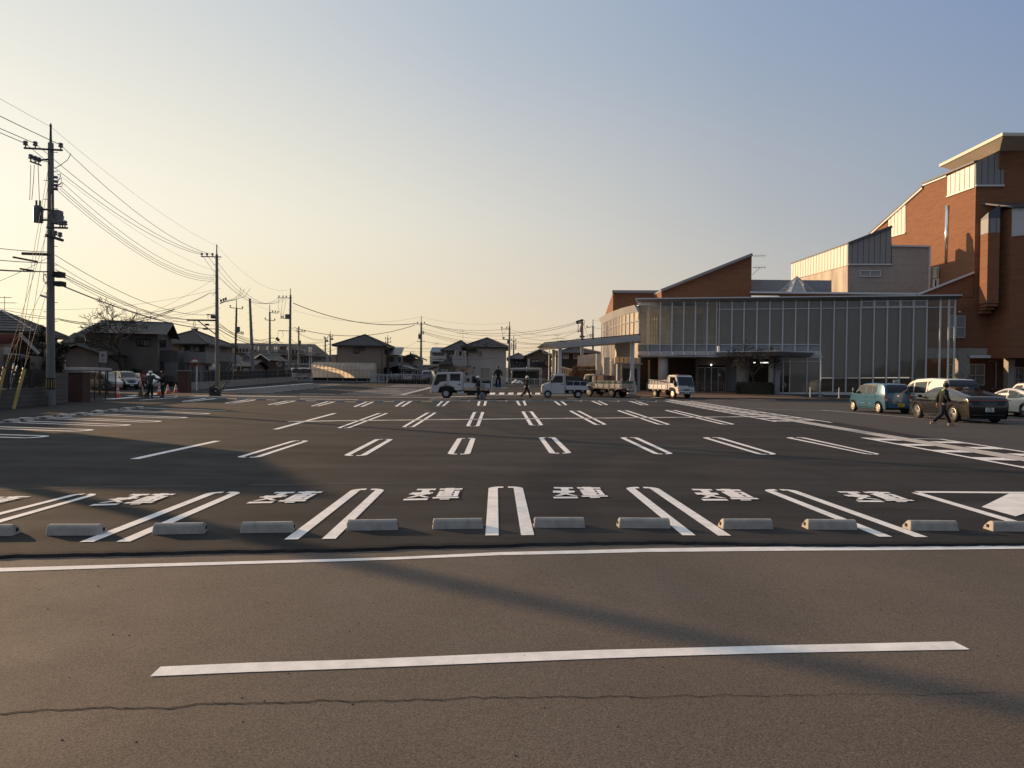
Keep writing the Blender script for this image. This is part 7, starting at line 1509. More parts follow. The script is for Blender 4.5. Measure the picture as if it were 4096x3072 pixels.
# ------------------------------------------------------------------ small things
def br(label, foot, topp, spread=.16, flat=V((1, .2, 0))):
    t = thing('broom', label, 'broom', foot); d = (V(topp) - V(foot)); n = d.normalized()
    b = MB(); b.tube([n * .45, d], .018, 5); b.build('handle', mat('broom_handle', (.12, .085, .05), .7, 0, .2, 8), t)
    b = MB(); rr = random.Random(len(label)); q = n.cross(V((0, 1, 0))).normalized()
    for k in range(70): a = rr.gauss(0, .5); b.tube([n * .5 + q * a * .03, q * a * spread + V((0, rr.uniform(-.05, .05), rr.uniform(.0, .05)))], [.008, .006], 3)
    b.tube([n * .44, n * .54], .035, 6); b.build('bristles', MATS['straw'], t)
br('bamboo broom held by the sweeper in black', S2 + V((-1.05, -.35, .01)), S2 + V((-.12, -.35, 1.32))); br('upright bamboo broom left of the white sign post', S1 + V((-.72, .1, .01)), S1 + V((-.52, .1, 1.75)), .22)
M_CONE = mat('cone_orange', (.78, .085, .035), .55, 0, .06, 5)
def cone(label, loc, sc=1.0, group=None, base=True):
    t = thing('traffic_cone', label, 'traffic cone', loc, 0, group); t.scale = (sc,) * 3
    b = MB(); b.lathe((0, 0, .03), [(.15, 0), (.032, .66), (.02, .67)], 16); b.build('cone_body', M_CONE, t, smooth=False)
    for z0, z1 in ((.25, .40), (.48, .60)):
        r = lambda z: .153 - .1785 * (z - .03); b = MB(); b.lathe((0, 0, 0), [(r(z0), z0), (r(z1), z1)], 16, None, False); b.build('reflective_band', M_PLATE_W, t)
    b = MB(); b.box((0, 0, .018), (.38, .38, .036)); b.build('base', M_TRIM, t, bevel=.012, seg=1)
for (x, y), lb in (((471, 1591), 'orange cone at the open end of the black gate'), ((637, 1580), 'orange cone half hidden behind the sweeper in black'), ((671, 1574.5), 'orange cone with white bands between the sweepers and the brick pillar'), ((703, 1571), 'orange cone touching the brick pillar by the entrance')): cone(lb, G(x, y), 1.08, 'orange cones at the entrance')
hd = V((cos(DTB_ang), sin(DTB_ang), 0)); rt = V((hd.y, -hd.x, 0))
for k, (u, v_, h_) in enumerate(((-.2, .2, .0), (-.45, -.1, .1), (-1.15, .1, .0), (-1.3, -.3, .35), (-1.75, -.55, .05))):
    q = DTB_loc + hd * u + rt * -v_; cone('cone on the dump truck bed, %s from the left' % ORD[k], (q.x, q.y, gz(q.y) + .92 + h_ * .5), .95, 'cones on the dump truck bed')
t = thing('stop_sign', 'red inverted-triangle stop sign leaning on a short white post', 'sign', G(571, 1589), R(58)); b = MB(); b.tube([(0, 0, 0), (-.02, 0, 1.55)], .035, 8); b.build('post', M_WHITE, t); k = .26
b = MB(); b.slab([(-k, -.05, 1.66), (k, -.05, 1.66), (.05, -.05, .72), (-.05, -.05, .72)], (0, .012, 0)); b.build('panel', mat('sign_red', (.33, .018, .022), .45, 0, .06, 4), t); lettering('letters', '止まれ', M_PLATE_W, t, frame3((0, -.055, 1.45), (1, 0, 0), (0, 0, 1)), .2, width=.30, height=.24, bold=.004); lettering('letters', 'STOP', M_PLATE_W, t, frame3((0, -.055, 1.19), (1, 0, 0), (0, 0, 1)), .2, width=.2, height=.10, bold=.004)
g = G(787, 1563); t = thing('street_mirror', 'round convex traffic mirror with red rim on a white post', 'mirror', g); b = MB(); b.tube([(0, 0, 0), (0, 0, 2.25)], .06, 8); b.build('post', M_WHITE, t)
Mq = V((.45, -.87, -.12)).to_track_quat('Z', 'Y').to_matrix(); b = MB(); b.lathe((-.16, -.1, 2.62), [(.35, -.05), (.365, .0), (.355, .02), (.345, .015)], 28, Mq); b.build('rim', M_CONE, t); b = MB(); b.lathe((-.16, -.1, 2.62), [(.346, .012), (.25, .045), (.12, .065), (.01, .07)], 28, Mq); b.build('mirror_face', mat('mirror_face', (.5, .5, .48), .06, 1, .02, 2), t, smooth=True)
g = on(413, 52); t = thing('clinic_sign', 'square pale clinic sign on two dark posts above the gate', 'sign', g, R(3)); zt, zb = at(413, 1403, 52).z - g.z, at(413, 1452, 52).z - g.z
for x in (-.27, .27): b = MB(); b.bb((x - .05, .0, 0), (x + .05, .08, zb + .02)); b.build('post', M_FR_D, t)
b = MB(); b.bb((-.30, -.06, zb), (.30, .08, zt)); b.build('frame', M_FR_D, t); b = MB(); b.bb((-.272, -.075, zb + .03), (.272, -.055, zt - .05)); b.build('panel', mat('sign_panel', (.27, .26, .26), .5, 0, .05, 3), t)
zc = zb + (zt - zb) * .60; b = MB()
for cx_, cz, r in ((-.075, .075, .05), (.06, .08, .05), (-.07, -.06, .058)): b.tube([(cx_ + r * cos(a * pi / 8), -.085, zc + cz + r * sin(a * pi / 8)) for a in range(17)], .008, 4)
b.tube([(-.05, -.085, zc + .04), (.02, -.085, zc - .02), (.10, -.085, zc - .09)], .012, 4); b.tube([(.02, -.085, zc + .06), (.025, -.085, zc - .02)], .009, 4); b.build('scissors_mark', M_TXT_K, t)
for s_, dz, wd_ in (('みさくみ歯科', .30, .30), ('クリニック', .22, .20)): lettering('letters', s_, M_TXT_K, t, frame3((0, -.08, zb + (zt - zb) * dz), (1, 0, 0), (0, 0, 1)), .06, width=wd_, height=.036, bold=.001)
# plate compactor
g = G(863, 1584); t = thing('plate_compactor', 'dark green plate compactor with a raised handle, parked on the lane', 'machine', g, R(10)); mg = mat('machine_green', (.025, .03, .025), .6, 0, .3, 5)
b = MB(); b.bb((-.42, -.28, .0), (.36, .28, .10)); b.build('base_plate', M_CHAS, t, bevel=.03); b = MB(); b.slab([V((-.44, -.26, .10)), V((.30, -.26, .10)), V((.36, -.26, .36)), (.16, -.26, .62), V((-.30, -.26, .74)), V((-.42, -.26, .60))], V((0, .52, 0))); b.build('engine_cover', mg, t, bevel=.04)
b = MB(); b.bb((-.30, -.28, .25), (.1, -.255, .52)); b.build('engine', M_DARK, t); b = MB(); b.lathe((-.15, 0, .72), [(.10, 0), (.11, .06), (.05, .12)], 10); b.build('fuel_cap', M_CHAS, t); b = MB(); b.cyl((.05, -.29, .38), .06, .02, 10, M=Matrix.Rotation(pi / 2, 3, 'X')); b.build('recoil_starter', M_GREY, t)
b = MB(); b.tube([(.25, -.12, .35), (.55, -.1, .72), (.80, -.1, 1.08)], .028, 6); b.tube([(.25, .12, .35), (.55, .1, .72), (.80, .1, 1.08)], .028, 6); b.tube([(.66, -.18, 1.0), (.92, 0, 1.12), (.66, .18, 1.0)], .024, 6); b.build('handle', M_CHAS, t)
# blue jug, shovel, buckets, tail-lift plate
g = on(1996, 56.6); t = thing('blue_jug', 'bright blue plastic jug on the tail lift between the legs of the man in black', 'jug', (g.x, g.y + .25, .885)); b = MB(); b.lathe((0, 0, 0), [(.14, 0), (.15, .05), (.12, .30), (.07, .42), (.04, .46)], 12); b.build('body', mat('blue_plastic', (.02, .14, .42), .4, 0, .1, 4), t, smooth=True); b = MB(); b.lathe((0, 0, .46), [(.045, 0), (.045, .05)], 8); b.build('cap', M_PLATE_W, t)
x0 = 1849; g0 = on(x0, 56.3); bx(T, (-3.55, -.80, .80), (-2.40, .80, .86), M_GREY, 'lift_plate', .01)
g = on(1934, 55.2); t = thing('shovel', 'shovel leaning on the truck bed beside the worker with long hair', 'shovel', g); b = MB(); b.tube([(0, 0, .3), (.02, .1, 1.0)], .018, 5); b.tube([(-.07, .1, 1.0), (-.06, .1, 1.12), (.09, .1, 1.12), (.10, .1, 1.0), (-.07, .1, 1.0)], .015, 4); b.build('handle', M_FR_D, t); b = MB(); b.slab([(-.12, 0, .0), (.12, 0, .0), (.12, .02, .32), (-.12, .02, .32)], (0, .015, 0)); b.build('blade', M_CHAS, t)
for x, lb in ((1923, 'grey steel bucket standing nearer the worker by the truck'), (1937, 'steel bucket under the tail of the double-cab truck')): t = thing('bucket', lb, 'bucket', on(x, 55.0)); b = MB(); b.lathe((0, 0, 0), [(.11, 0), (.15, .28), (.16, .29)], 12); b.build('body', M_GREY, t); b = MB(); b.tube([(-.15, 0, .28), (-.1, .05, .36), (.1, .05, .36), (.15, 0, .28)], .008, 4); b.build('handle', M_GALV, t)
# white posts with chain, bicycle sign, folded board
pp = []
for x, y, lb in ((3241, 1592, 'white post at the left end of the chain in front of the glazing'), (3356, 1593, 'white post at the right end of the chain, left of the blue car'), (3412, 1594, 'white post just behind the bonnet of the blue car')):
    g = G(x, y); t = thing('white_post', lb, 'post', g, 0, 'white posts before the glazing'); b = MB(); b.cyl((0, 0, 0), .06, 1.05, 12); b.build('post', M_PANEL, t, smooth=False); b = MB(); b.cyl((0, 0, 0), .16, .03, 14); b.build('base', M_GREY, t); pp.append(g)
b = MB(); b.tube([pp[0].lerp(pp[1], i / 12) + V((0, 0, .88 - .26 * 4 * (i / 12) * (1 - i / 12))) for i in range(13)], .016, 4); setp(b.build('chain', mat('yellow_chain', (.38, .30, .16), .6, 0, .1, 4)), 'slack yellowish chain hung between two white posts', 'chain')
g = on(3584, 62); t = thing('bicycle_sign', 'white sign with a bicycle pictogram behind the blue car', 'sign', g); zt = at(3584, 1520, 62).z - g.z; b = MB(); b.tube([(0, 0, 0), (0, 0, zt - .1)], .025, 6); b.build('post', M_GREY, t); b = MB(); b.bb((-.26, -.02, zt - .5), (.26, .0, zt)); b.build('panel', M_PLATE_W, t); b = MB()
for x in (-.12, .12): b.tube([(x + .08 * cos(a * pi / 8), -.03, zt - .24 + .08 * sin(a * pi / 8)) for a in range(17)], .010, 4)
b.tube([(-.12, -.03, zt - .24), (-.05, -.03, zt - .12), (.07, -.03, zt - .12), (0, -.03, zt - .24), (-.05, -.03, zt - .12)], .010, 4); b.tube([(.12, -.03, zt - .24), (.07, -.03, zt - .10), (.12, -.03, zt - .09)], .010, 4); b.build('bicycle_pictogram', M_TXT_K, t); lettering('letters', '駐輪場', M_TXT_K, t, frame3((0, -.025, zt - .41), (1, 0, 0), (0, 0, 1)), .1, width=.3, height=.09)
g = G(3284, 1587); t = thing('folded_board', 'folded blue-grey board lying at the foot of the glazing', 'board', g); b = MB(); b.slab([(-.22, 0, 0), (.24, 0, 0), (.24, 0, .36), (.05, 0, .3)], (0, .3, 0)); b.build('board', mat('blue_board', (.05, .07, .12), .6, 0, .2, 4), t); b = MB(); b.tube([(-.25, -.03, .0), (.27, -.03, .40)], .025, 4); b.tube([(-.25, -.03, .0), (.2, -.03, .0)], .025, 4); b.build('leg', M_PANEL, t)
# white rubbish bags by the far fence
for k, (x, y, s) in enumerate(((2056, 1531, .34), (2064, 1524, .30), (2071, 1532, .36), (2079, 1528, .30), (2088, 1533, .26))):
    g = at(x, y, 97); g.z = max(gz(97), g.z - .15); b = MB(); rr = random.Random(k); b.lathe(g, [(s * .7, 0), (s * rr.uniform(.9, 1.1), s * .35), (s * .8, s * .8), (s * .25, s * 1.15), (s * .1, s * 1.3)], 9); setp(b.build('rubbish_bag', M_PLATE_W, bevel=.03, seg=1), 'white plastic bag, %s from the left in the heap by the far fence' % ORD[k], 'bag', 'bags heaped by the far fence')
# ================================================================== utility poles
M_POLE = mat('pole_concrete', (.20, .20, .19), .85, 0, .18, 1.5, stretch=(4, 4, .5))
M_POLED = mat('pole_dark', (.085, .082, .075), .85, 0, .2, 1.5, stretch=(4, 4, .5))
M_WIRE = mat('wire_black', (.012, .012, .012), .7, 0, .1, 2)
M_INS = mat('insulator', (.16, .16, .17), .4, 0, .1, 4)
M_BOX = mat('transformer_grey', (.11, .115, .12), .5, .1, .15, 3)
M_YEL = mat('guard_yellow', (.42, .32, .07), .6, 0, .2, 4, dark=(.30, .24, .09))
def pole(label, xb, D, ytop, r0, r1, xt=None, ext=None, m=None, group='utility poles', zb=None):
    g = on(xb, D); g.z = gz(D); xt = xb if xt is None else xt; tp_ = at(xt, ytop, D); t = thing('utility_pole', label, 'utility pole', g, 0, group)
    b = MB(); b.tube([g, g.lerp(tp_, .5), tp_], [r0, (r0 + r1) / 2, r1], 14); b.build('shaft', m or M_POLE, t, world=True, smooth=False)
    if ext: b = MB(); e = at(xt, ext, D); b.tube([tp_ - V((0, 0, .3)), e], [.07, .05], 6); b.tube([e, e + V((0, 0, .15))], [.07, .02], 6); b.build('top_spike', M_POLED, t, world=True)
    b = MB(); h = tp_.z - g.z; n = int(h / .45)
    for k in range(4, n):
        p = g.lerp(tp_, k / n); s = 1 if k % 2 else -1; b.tube([p, p + V((s * (r0 + .14), 0, 0))], .014, 4)
    b.build('climbing_step', M_WIRE, t, world=True); return t
def arm(t, x0, y0, x1, y1, D, ins=(), nm='crossarm', rad=.05, m=None):
    b = MB(); p, q = at(x0, y0, D), at(x1, y1, D); b.tube([p, q], rad, 4); o = b.build(nm, m or M_POLED, t, world=True)
    for x in ins:
        k = (x - x0) / (x1 - x0); c = p.lerp(q, k); b = MB(); b.lathe(c, [(.03, 0), (.03, .12), (.10, .14), (.11, .20), (.07, .24), (.11, .27), (.09, .34), (.02, .36)], 8); b.build('insulator', M_INS, o, world=True)
    return o
def pbox(t, x0, y0, x1, y1, D, nm, m=None, round_=False):
    p, q = at(x0, y0, D), at(x1, y1, D); b = MB()
    if round_: b.lathe(((p.x + q.x) / 2, D, q.z), [(abs(q.x - p.x) / 2, 0), (abs(q.x - p.x) / 2, (p.z - q.z) * .9), (abs(q.x - p.x) / 3, p.z - q.z)], 12); b.cyl(((p.x * .7 + q.x * .3), D, p.z), .05, .25, 6); b.cyl(((p.x * .3 + q.x * .7), D, p.z), .05, .25, 6)
    else: b.bb((p.x, D - .2, q.z), (q.x, D + .2, p.z))
    return b.build(nm, m or M_BOX, t, world=True)
def cable(t, pts, D, nm='jumper_cable', rad=.018):
    b = MB(); b.tube([at(x, y, D) for x, y in pts], rad, 4); return b.build(nm, M_WIRE, t, world=True)
P1 = pole('tall near utility pole with two transformers and a black and yellow band', 203, 34.7, 572, .205, .125, 203, 505); D = 34.6
arm(P1, 96, 592, 250, 601, D, (102, 141, 243)); arm(P1, 148, 642, 198, 637, D, (), 'side_arm'); arm(P1, 120, 645, 165, 662, D, (123, 140, 155), 'side_arm', .04); arm(P1, 88, 1014, 197, 1018, D - .2, (), 'cable_arm', .07)
pbox(P1, 135, 822, 170, 890, D, 'transformer', M_BOX, True); pbox(P1, 214, 842, 243, 896, D, 'transformer', M_BOX)
for y in (838, 880): arm(P1, 168, y, 203, y, D, (), 'bracket', .05)
arm(P1, 186, 910, 271, 912, D - .2, (240, 250, 260), 'rack', .05); arm(P1, 182, 940, 253, 962, D - .2, (200, 220, 240), 'rack', .07)
for y in (708, 725, 740, 755): arm(P1, 215, y, 230, y + 2, D - .2, (), 'shackle', .07, M_INS)
for pl in ([(123, 660), (122, 700), (119, 790), (118, 800)], [(137, 660), (134, 720), (127, 800)], [(152, 662), (155, 740), (158, 815)], [(165, 640), (150, 640), (138, 655)], [(284, 614), (270, 640), (240, 662), (218, 674)], [(230, 700), (243, 695), (240, 710), (224, 745)], [(228, 720), (246, 712), (244, 735), (224, 748)], [(228, 740), (252, 730), (248, 745), (220, 750)], [(214, 752), (206, 790), (208, 850), (215, 870)], [(243, 858), (255, 866), (256, 885), (243, 892)], [(175, 1088), (172, 1120), (180, 1135), (190, 1120), (180, 1095), (173, 1110), (185, 1136), (192, 1115)]): cable(P1, pl, D - .25)
arm(P1, 162, 1181, 190, 1190, D - .2, (), 'street_lamp', .05, M_GALV); pbox(P1, 219, 1088, 252, 1110, D - .3, 'cable_closure', M_WIRE); pbox(P1, 222, 1126, 255, 1145, D - .3, 'cable_closure', M_WIRE)
b = MB(); z0, z1 = at(203, 1558, 34.4).z, at(203, 1512, 34.4).z; px_, py_ = on(203, 34.7).x, 34.7; b.lathe((px_, py_, 0), [(.206, z0), (.206, z1)], 20, None, False); o = b.build('warning_band', M_TRIM, P1, world=True)
for k in range(12): a = 2 * pi * k / 12 + .2; b = MB(); b.slab([V((px_ + .209 * cos(a + e), py_ + .209 * sin(a + e), z)) for e, z in ((-.09, z0 + .06), (.09, z0 + .06), (.09, z1 - .06), (-.09, z1 - .06))], V((.004 * cos(a), .004 * sin(a), 0))); b.build('yellow_stripe', M_YEL, o, world=True)
P2 = pole('second utility pole beside the street mirror and the cream apartment house', 869, 67, 1018, .20, .12, 867, 983); D = 66.9
arm(P2, 804, 1026, 885, 1028, D, (807, 828, 850)); arm(P2, 826, 1258, 868, 1260, D, (), 'side_arm'); arm(P2, 748, 1280, 868, 1282, D, (), 'cable_arm', .08); arm(P2, 880, 1214, 905, 1204, D, (884, 894, 903), 'side_arm'); pbox(P2, 846, 1262, 858, 1274, D, 'junction_box'); pbox(P2, 823, 1295, 834, 1302, D, 'cable_closure', M_WIRE); pbox(P2, 815, 1312, 830, 1319, D, 'cable_closure', M_WIRE); arm(P2, 790, 1281, 868, 1342, D, (), 'arm_brace', .05)
for pl in ([(776, 1283), (772, 1300), (778, 1312), (783, 1300), (780, 1283), (774, 1295), (781, 1311)], [(832, 1258), (829, 1270), (833, 1280), (836, 1268), (833, 1258)], [(868, 1105), (852, 1110), (856, 1130), (868, 1125)], [(866, 1165), (844, 1175), (850, 1185), (862, 1170)], [(962, 1150), (960, 1175), (935, 1195), (905, 1203)], [(978, 1155), (965, 1180), (940, 1198), (905, 1205)], [(1000, 1155), (980, 1185), (940, 1200), (905, 1208)]): cable(P2, pl, D - .2)
b = MB(); b.tube([on(877, 66.6), on(877, 66.6) + V((0, 0, 2.6))], .06, 6); b.build('cable_guard', M_YEL, P2, world=True)
P3 = pole('thin utility pole with transformer between the second pole and the plain leaning pole', 939, 100, 1232, .20, .12, 946, 1203, M_POLED, zb=1490); D = 99.9
arm(P3, 919, 1230, 972, 1236, D, (921, 970)); pbox(P3, 946, 1307, 958, 1330, D, 'transformer'); arm(P3, 942, 1330, 975, 1338, D, (965, 972), 'side_arm')
P4 = pole('plain brown leaning pole without arms in front of the black fence', 1013.5, 93.6, 1194, .27, .14, 999, None, M_POLE)
P5 = pole('utility pole with two crossarms behind the wooden shed', 1079.5, 112, 1248, .20, .13, 1079, 1222); D = 111.9
arm(P5, 1076, 1250, 1113, 1253, D, (1090, 1101, 1112)); arm(P5, 1060, 1279, 1100, 1283, D, (1061, 1099)); arm(P5, 1080, 1352, 1100, 1352, D, (), 'side_arm')
P6 = pole('tall utility pole with transformer at the far left corner of the lot', 1158, 108, 1180, .24, .14, 1162, 1157); D = 107.9
arm(P6, 1110, 1191, 1169, 1192, D, (1116, 1132, 1145)); pbox(P6, 1142, 1257, 1158, 1276, D, 'transformer'); arm(P6, 1120, 1272, 1160, 1276, D, (1125, 1133), 'side_arm'); arm(P6, 1113, 1322, 1158, 1324, D, (), 'side_arm'); arm(P6, 1105, 1352, 1116, 1362, D, (), 'cable_closure', .22)
for pl in ([(1116, 1194), (1112, 1230), (1128, 1272)], [(1132, 1194), (1125, 1240), (1130, 1270)], [(1145, 1196), (1136, 1240), (1133, 1272)], [(1113, 1322), (1110, 1350)], [(1128, 1324), (1134, 1340), (1128, 1352)]): cable(P6, pl, D - .2, rad=.025)
P7 = pole('slim utility pole with round clock-like mirror in front of the long office', 1194, 124, 1306, .17, .12, 1195, None); D = 123.9; arm(P7, 1186, 1325, 1222, 1328, D, (1188, 1208, 1218)); pbox(P7, 1195, 1362, 1203, 1376, D, 'transformer')
for px, D, yt, lb, ex in ((1301, 150, 1348, 'distant utility pole left of the beige house, left of a pair', None), (1321, 145, 1341, 'distant utility pole touching the beige house, right of a pair', 1328)):
    t = pole(lb, px, D, yt, .2, .13, px, ex); arm(t, px - 6, yt + 4, px + 12, yt + 5, D - .1, (px - 5, px + 10)); pbox(t, px + 3, yt + 12, px + 12, yt + 19, D - .1, 'transformer', M_BOX, True); arm(t, px - 8, yt + 36, px + 8, yt + 36, D - .1)
t = pole('small distant pole with looped wires behind the right end of the beige house', 1551, 140, 1352, .15, .1, 1551, 1343); arm(t, 1541, 1356, 1563, 1356, 139.9, (1542, 1562)); arm(t, 1541, 1370, 1563, 1370, 139.9, (1542, 1562))
P11 = pole('central utility pole with barrel transformer between the grey and white houses', 1683, 114, 1290, .22, .13, 1685, 1267); D = 113.9
arm(P11, 1664, 1296, 1704, 1296, D, (1670, 1698)); pbox(P11, 1672, 1337, 1682, 1356, D, 'transformer', M_BOX, True); arm(P11, 1686, 1336, 1696, 1336, D, (1694,), 'side_arm'); arm(P11, 1667, 1365, 1700, 1365, D, (), 'crossarm')
for y in (1324, 1328, 1332): arm(P11, 1686, y, 1696, y, D, (), 'shackle', .05)
P12 = pole('utility pole with square transformer right of the white house', 2036, 106, 1305, .19, .12, 2038, 1290); D = 105.9
arm(P12, 2005, 1316, 2042, 1316, D, (2007, 2027)); pbox(P12, 2029, 1358, 2037, 1375, D, 'transformer'); arm(P12, 2010, 1357, 2030, 1359, D, (2012, 2016), 'side_arm')
for pl in ([(2005, 1317), (2010, 1335), (2014, 1356)], [(2027, 1318), (2014, 1335), (2008, 1318)]): cable(P12, pl, D - .1, rad=.02)
t = pole('thinner utility pole bristling with fittings behind the grey gabled house', 2053, 128, 1362, .17, .11, 2055, 1345, M_POLED)
for y in (1364, 1380, 1388, 1396): arm(t, 2045, y, 2064, y + 1, 127.9, (2046, 2063))
P14 = pole('utility pole thick with cables and fittings rising behind the canopy roof', 2329, 100, 1277, .26, .17, 2328, None); D = 99.9
arm(P14, 2304, 1288, 2330, 1280, D, (), 'cable_bundle', .14, M_WIRE); arm(P14, 2306, 1294, 2328, 1290, D, (), 'cable_bundle', .1, M_WIRE); pbox(P14, 2319, 1310, 2327, 1328, D, 'transformer', M_BOX, True); 
for x, y in ((2313, 1326), (2321, 1346), (2335, 1346)): pbox(P14, x - 2, y - 3, x + 3, y + 3, D - .1, 'cable_closure', M_WIRE)
cable(P14, [(2330, 1278), (2340, 1285), (2336, 1298), (2328, 1300)], D - .1, rad=.03); cable(P14, [(2313, 1298), (2312, 1326)], D - .1, rad=.04); cable(P14, [(2333, 1290), (2348, 1335), (2352, 1352)], D - .1)
P15 = pole('bare-topped utility pole between the cable-laden pole and the curved wing', 2371, 112, 1304, .19, .12, 2372, 1281, M_POLED); D = 111.9; arm(P15, 2345, 1311, 2373, 1306, D, (2348,), 'side_arm')
for y in (1336, 1341, 1346): arm(P15, 2356, y + 2, 2370, y, D, (), 'shackle', .05)
P0 = thing('utility_pole', 'utility pole out of frame to the left, in line with the soft road shadow', 'utility pole', (-20.6, 19.1, 0), 0, 'utility poles'); b = MB(); b.tube([(-20.6, 19.1, 0), (-20.6, 19.1, 12.8)], [.205, .125], 12); b.build('shaft', M_POLE, P0, world=True); b = MB(); b.tube([(-20.6, 19.1, 12.7), (-20.6, 19.1, 13.8)], .06, 6); b.build('top_spike', M_POLED, P0, world=True)
# ------------------------------------------------------------------ wires
WN = {}
def wire(key, label, a, c, sag=.5, r=.013, n=22, twist=0):
    """a, c: (px, py, D) ends; sag in metres; every wire hangs between two poles and is a thing of its own"""
    A = at(*a) if a[2] > 0 else V(a[3]); B_ = at(*c); k = WN.get(key, 0); WN[key] = k + 1; b = MB()
    pts = [A.lerp(B_, i / n) - V((0, 0, 4 * sag * (i / n) * (1 - i / n))) for i in range(n + 1)]
    if twist: pts = [p + V((0, 0, twist * (-1) ** i)) for i, p in enumerate(pts)]
    b.tube(pts, r, 4, False); return setp(b.build('overhead_wire', M_WIRE), '%s, %s from top' % (label, ORD[k]), 'overhead wire', key)
LF = 18.7
k, l = 'wires leaving the frame from the near pole', 'wire from the near pole to the left edge of the photo'
wire(k, l, (203, 507, 34.7), (-1217, -373, LF), .2, .008); wire(k, l, (243, 580, 34.6), (-1190, -169, LF), .15, .018); wire(k, l, (141, 574, 34.6), (-1300, -120, LF), .15, .018); wire(k, l, (102, 574, 34.6), (-1330, -113, LF), .15, .018)
for (x, y), (x2, y2), r, s in (((197, 1008), (-900, 800), .014, .3), ((195, 1052), (-900, 905), .016, .2), ((192, 1086), (-900, 930), .02, .3), ((190, 1088), (-900, 905), .012, .3), ((165, 1086), (-900, 955), .024, .2), ((192, 1030), (-900, 1300), .010, .6)): wire(k, l, (x, y, 34.5), (x2, y2, LF), s, r)
for (x, y), (x2, y2) in (((50, 1028), (150, 1047)), ((80, 1075), (134, 1083))): b = MB(); b.tube([at(x, y, 33.6), at(x2, y2, 34.2)], .045, 6); setp(b.build('cable_sleeve', M_WIRE), 'thick black cable sleeve left of the near pole, %s one' % ('upper' if y < 1050 else 'lower'), 'cable sleeve')
k, l = 'wires between the near pole and the second pole', 'wire between the near pole and the second pole'
wire(k, l, (203, 507, 34.7), (868, 984, 67), .5, .008)
for a, c in (((243, 580), (850, 1018)), ((141, 574), (828, 1018)), ((102, 574), (807, 1018))): wire(k, l, (*a, 34.6), (*c, 66.9), .9, .017)
wire(k, l, (216, 684, 34.6), (866, 1086, 66.9), .6, .008)
for a, c in (((252, 732), (862, 1102)), ((243, 748), (853, 1110)), ((238, 755), (851, 1117)), ((230, 762), (848, 1125))): wire(k, l, (*a, 34.6), (*c, 66.9), 1.1, .014)
for a, c, s, r in (((220, 1020), (846, 1258), .9, .016), ((220, 1053), (864, 1300), .9, .012), ((222, 1078), (776, 1278), .6, .018), ((254, 1105), (750, 1278), .5, .018), ((254, 1110), (760, 1285), .7, .012), ((254, 1145), (866, 1316), .5, .032)): wire(k, l, (*a, 34.4), (*c, 66.8), s, r)
k, l = 'wires between the second pole and the far left corner pole', 'wire between the second pole and the corner pole'
wire(k, l, (868, 984, 67), (1162, 1158, 108), 1.5, .010)
for a, c in (((850, 1020), (1145, 1191)), ((828, 1020), (1132, 1191)), ((807, 1020), (1116, 1191))): wire(k, l, (*a, 66.9), (*c, 107.9), 2.4, .020)
wire(k, l, (880, 1112, 66.9), (1110, 1243, 111), .8, .010)
for a, c, s, r in (((876, 1298), (1080, 1352), .8, .03), ((876, 1306), (1112, 1362), .9, .03), ((876, 1318), (1110, 1370), .9, .035), ((868, 1282), (1080, 1360), 1.2, .02), ((876, 1330), (1000, 1388), .5, .015)): wire(k, l, (*a, 66.8), (*c, 108), s, r)
k, l = 'wires from the second pole down over the houses', 'wire from the second pole running left over the houses'
for a, c, s, r in (((853, 1118), (450, 1305), .4, .012), ((846, 1168), (560, 1255), .4, .02), ((840, 1172), (500, 1280), .5, .018), ((866, 1156), (0, 1232), .8, .010), ((866, 1218), (620, 1262), .3, .012), ((866, 1222), (560, 1280), .4, .012)): wire(k, l, (*a, 66.8), (*c, 62), s, r)
wire(k, l, (-60, 1222, 62), (230, 1274, 62), .1, .02); wire(k, l, (230, 1274, 62), (700, 1235, 62), .8, .03); wire(k, l, (-60, 1240, 62), (240, 1280, 62), .1, .02); wire(k, l, (240, 1280, 62), (690, 1245, 62), .8, .03)
k, l = 'wires from the corner pole to the central pole', 'wire between the corner pole and the central pole'
wire(k, l, (1172, 1212, 107.9), (1665, 1294, 113.9), 1.3, .05); wire(k, l, (1172, 1240, 107.9), (1684, 1268, 113.9), 1.3, .012); wire(k, l, (1175, 1310, 107.9), (1660, 1300, 113.9), 1.5, .04); wire(k, l, (1162, 1355, 108), (1305, 1395, 145), 1.0, .03); wire(k, l, (1115, 1365, 108), (1360, 1385, 118), 1.6, .03); wire(k, l, (1115, 1362, 108), (1230, 1400, 124), .8, .02)
for y in (1327, 1331): wire(k, l, (1162, y - 20, 108), (1301, y + 28, 150), .8, .02)
k, l = 'wires from the central pole to the right', 'wire running right from the central pole'
for a, c, s, r in (((1685, 1268, 113.9), (2038, 1291, 105.9), .6, .010), ((1704, 1296, 113.9), (2310, 1288, 99.9), 1.6, .024), ((1704, 1298, 113.9), (2308, 1294, 99.9), 1.8, .024), ((1704, 1297, 113.9), (2008, 1318, 105.9), .5, .02), ((1696, 1326, 113.9), (2030, 1376, 105.9), .5, .02), ((1696, 1330, 113.9), (2030, 1382, 105.9), .5, .02), ((1696, 1334, 113.9), (2030, 1388, 105.9), .6, .02), ((1688, 1314, 113.9), (2318, 1316, 99.9), 1.6, .014), ((1700, 1366, 113.9), (2029, 1372, 105.9), .5, .02), ((1667, 1366, 113.9), (1600, 1396, 122), .2, .016)): wire(k, l, a, c, s, r)
k, l = 'wires between the right-hand poles', 'wire near the canopy between the right-hand poles'
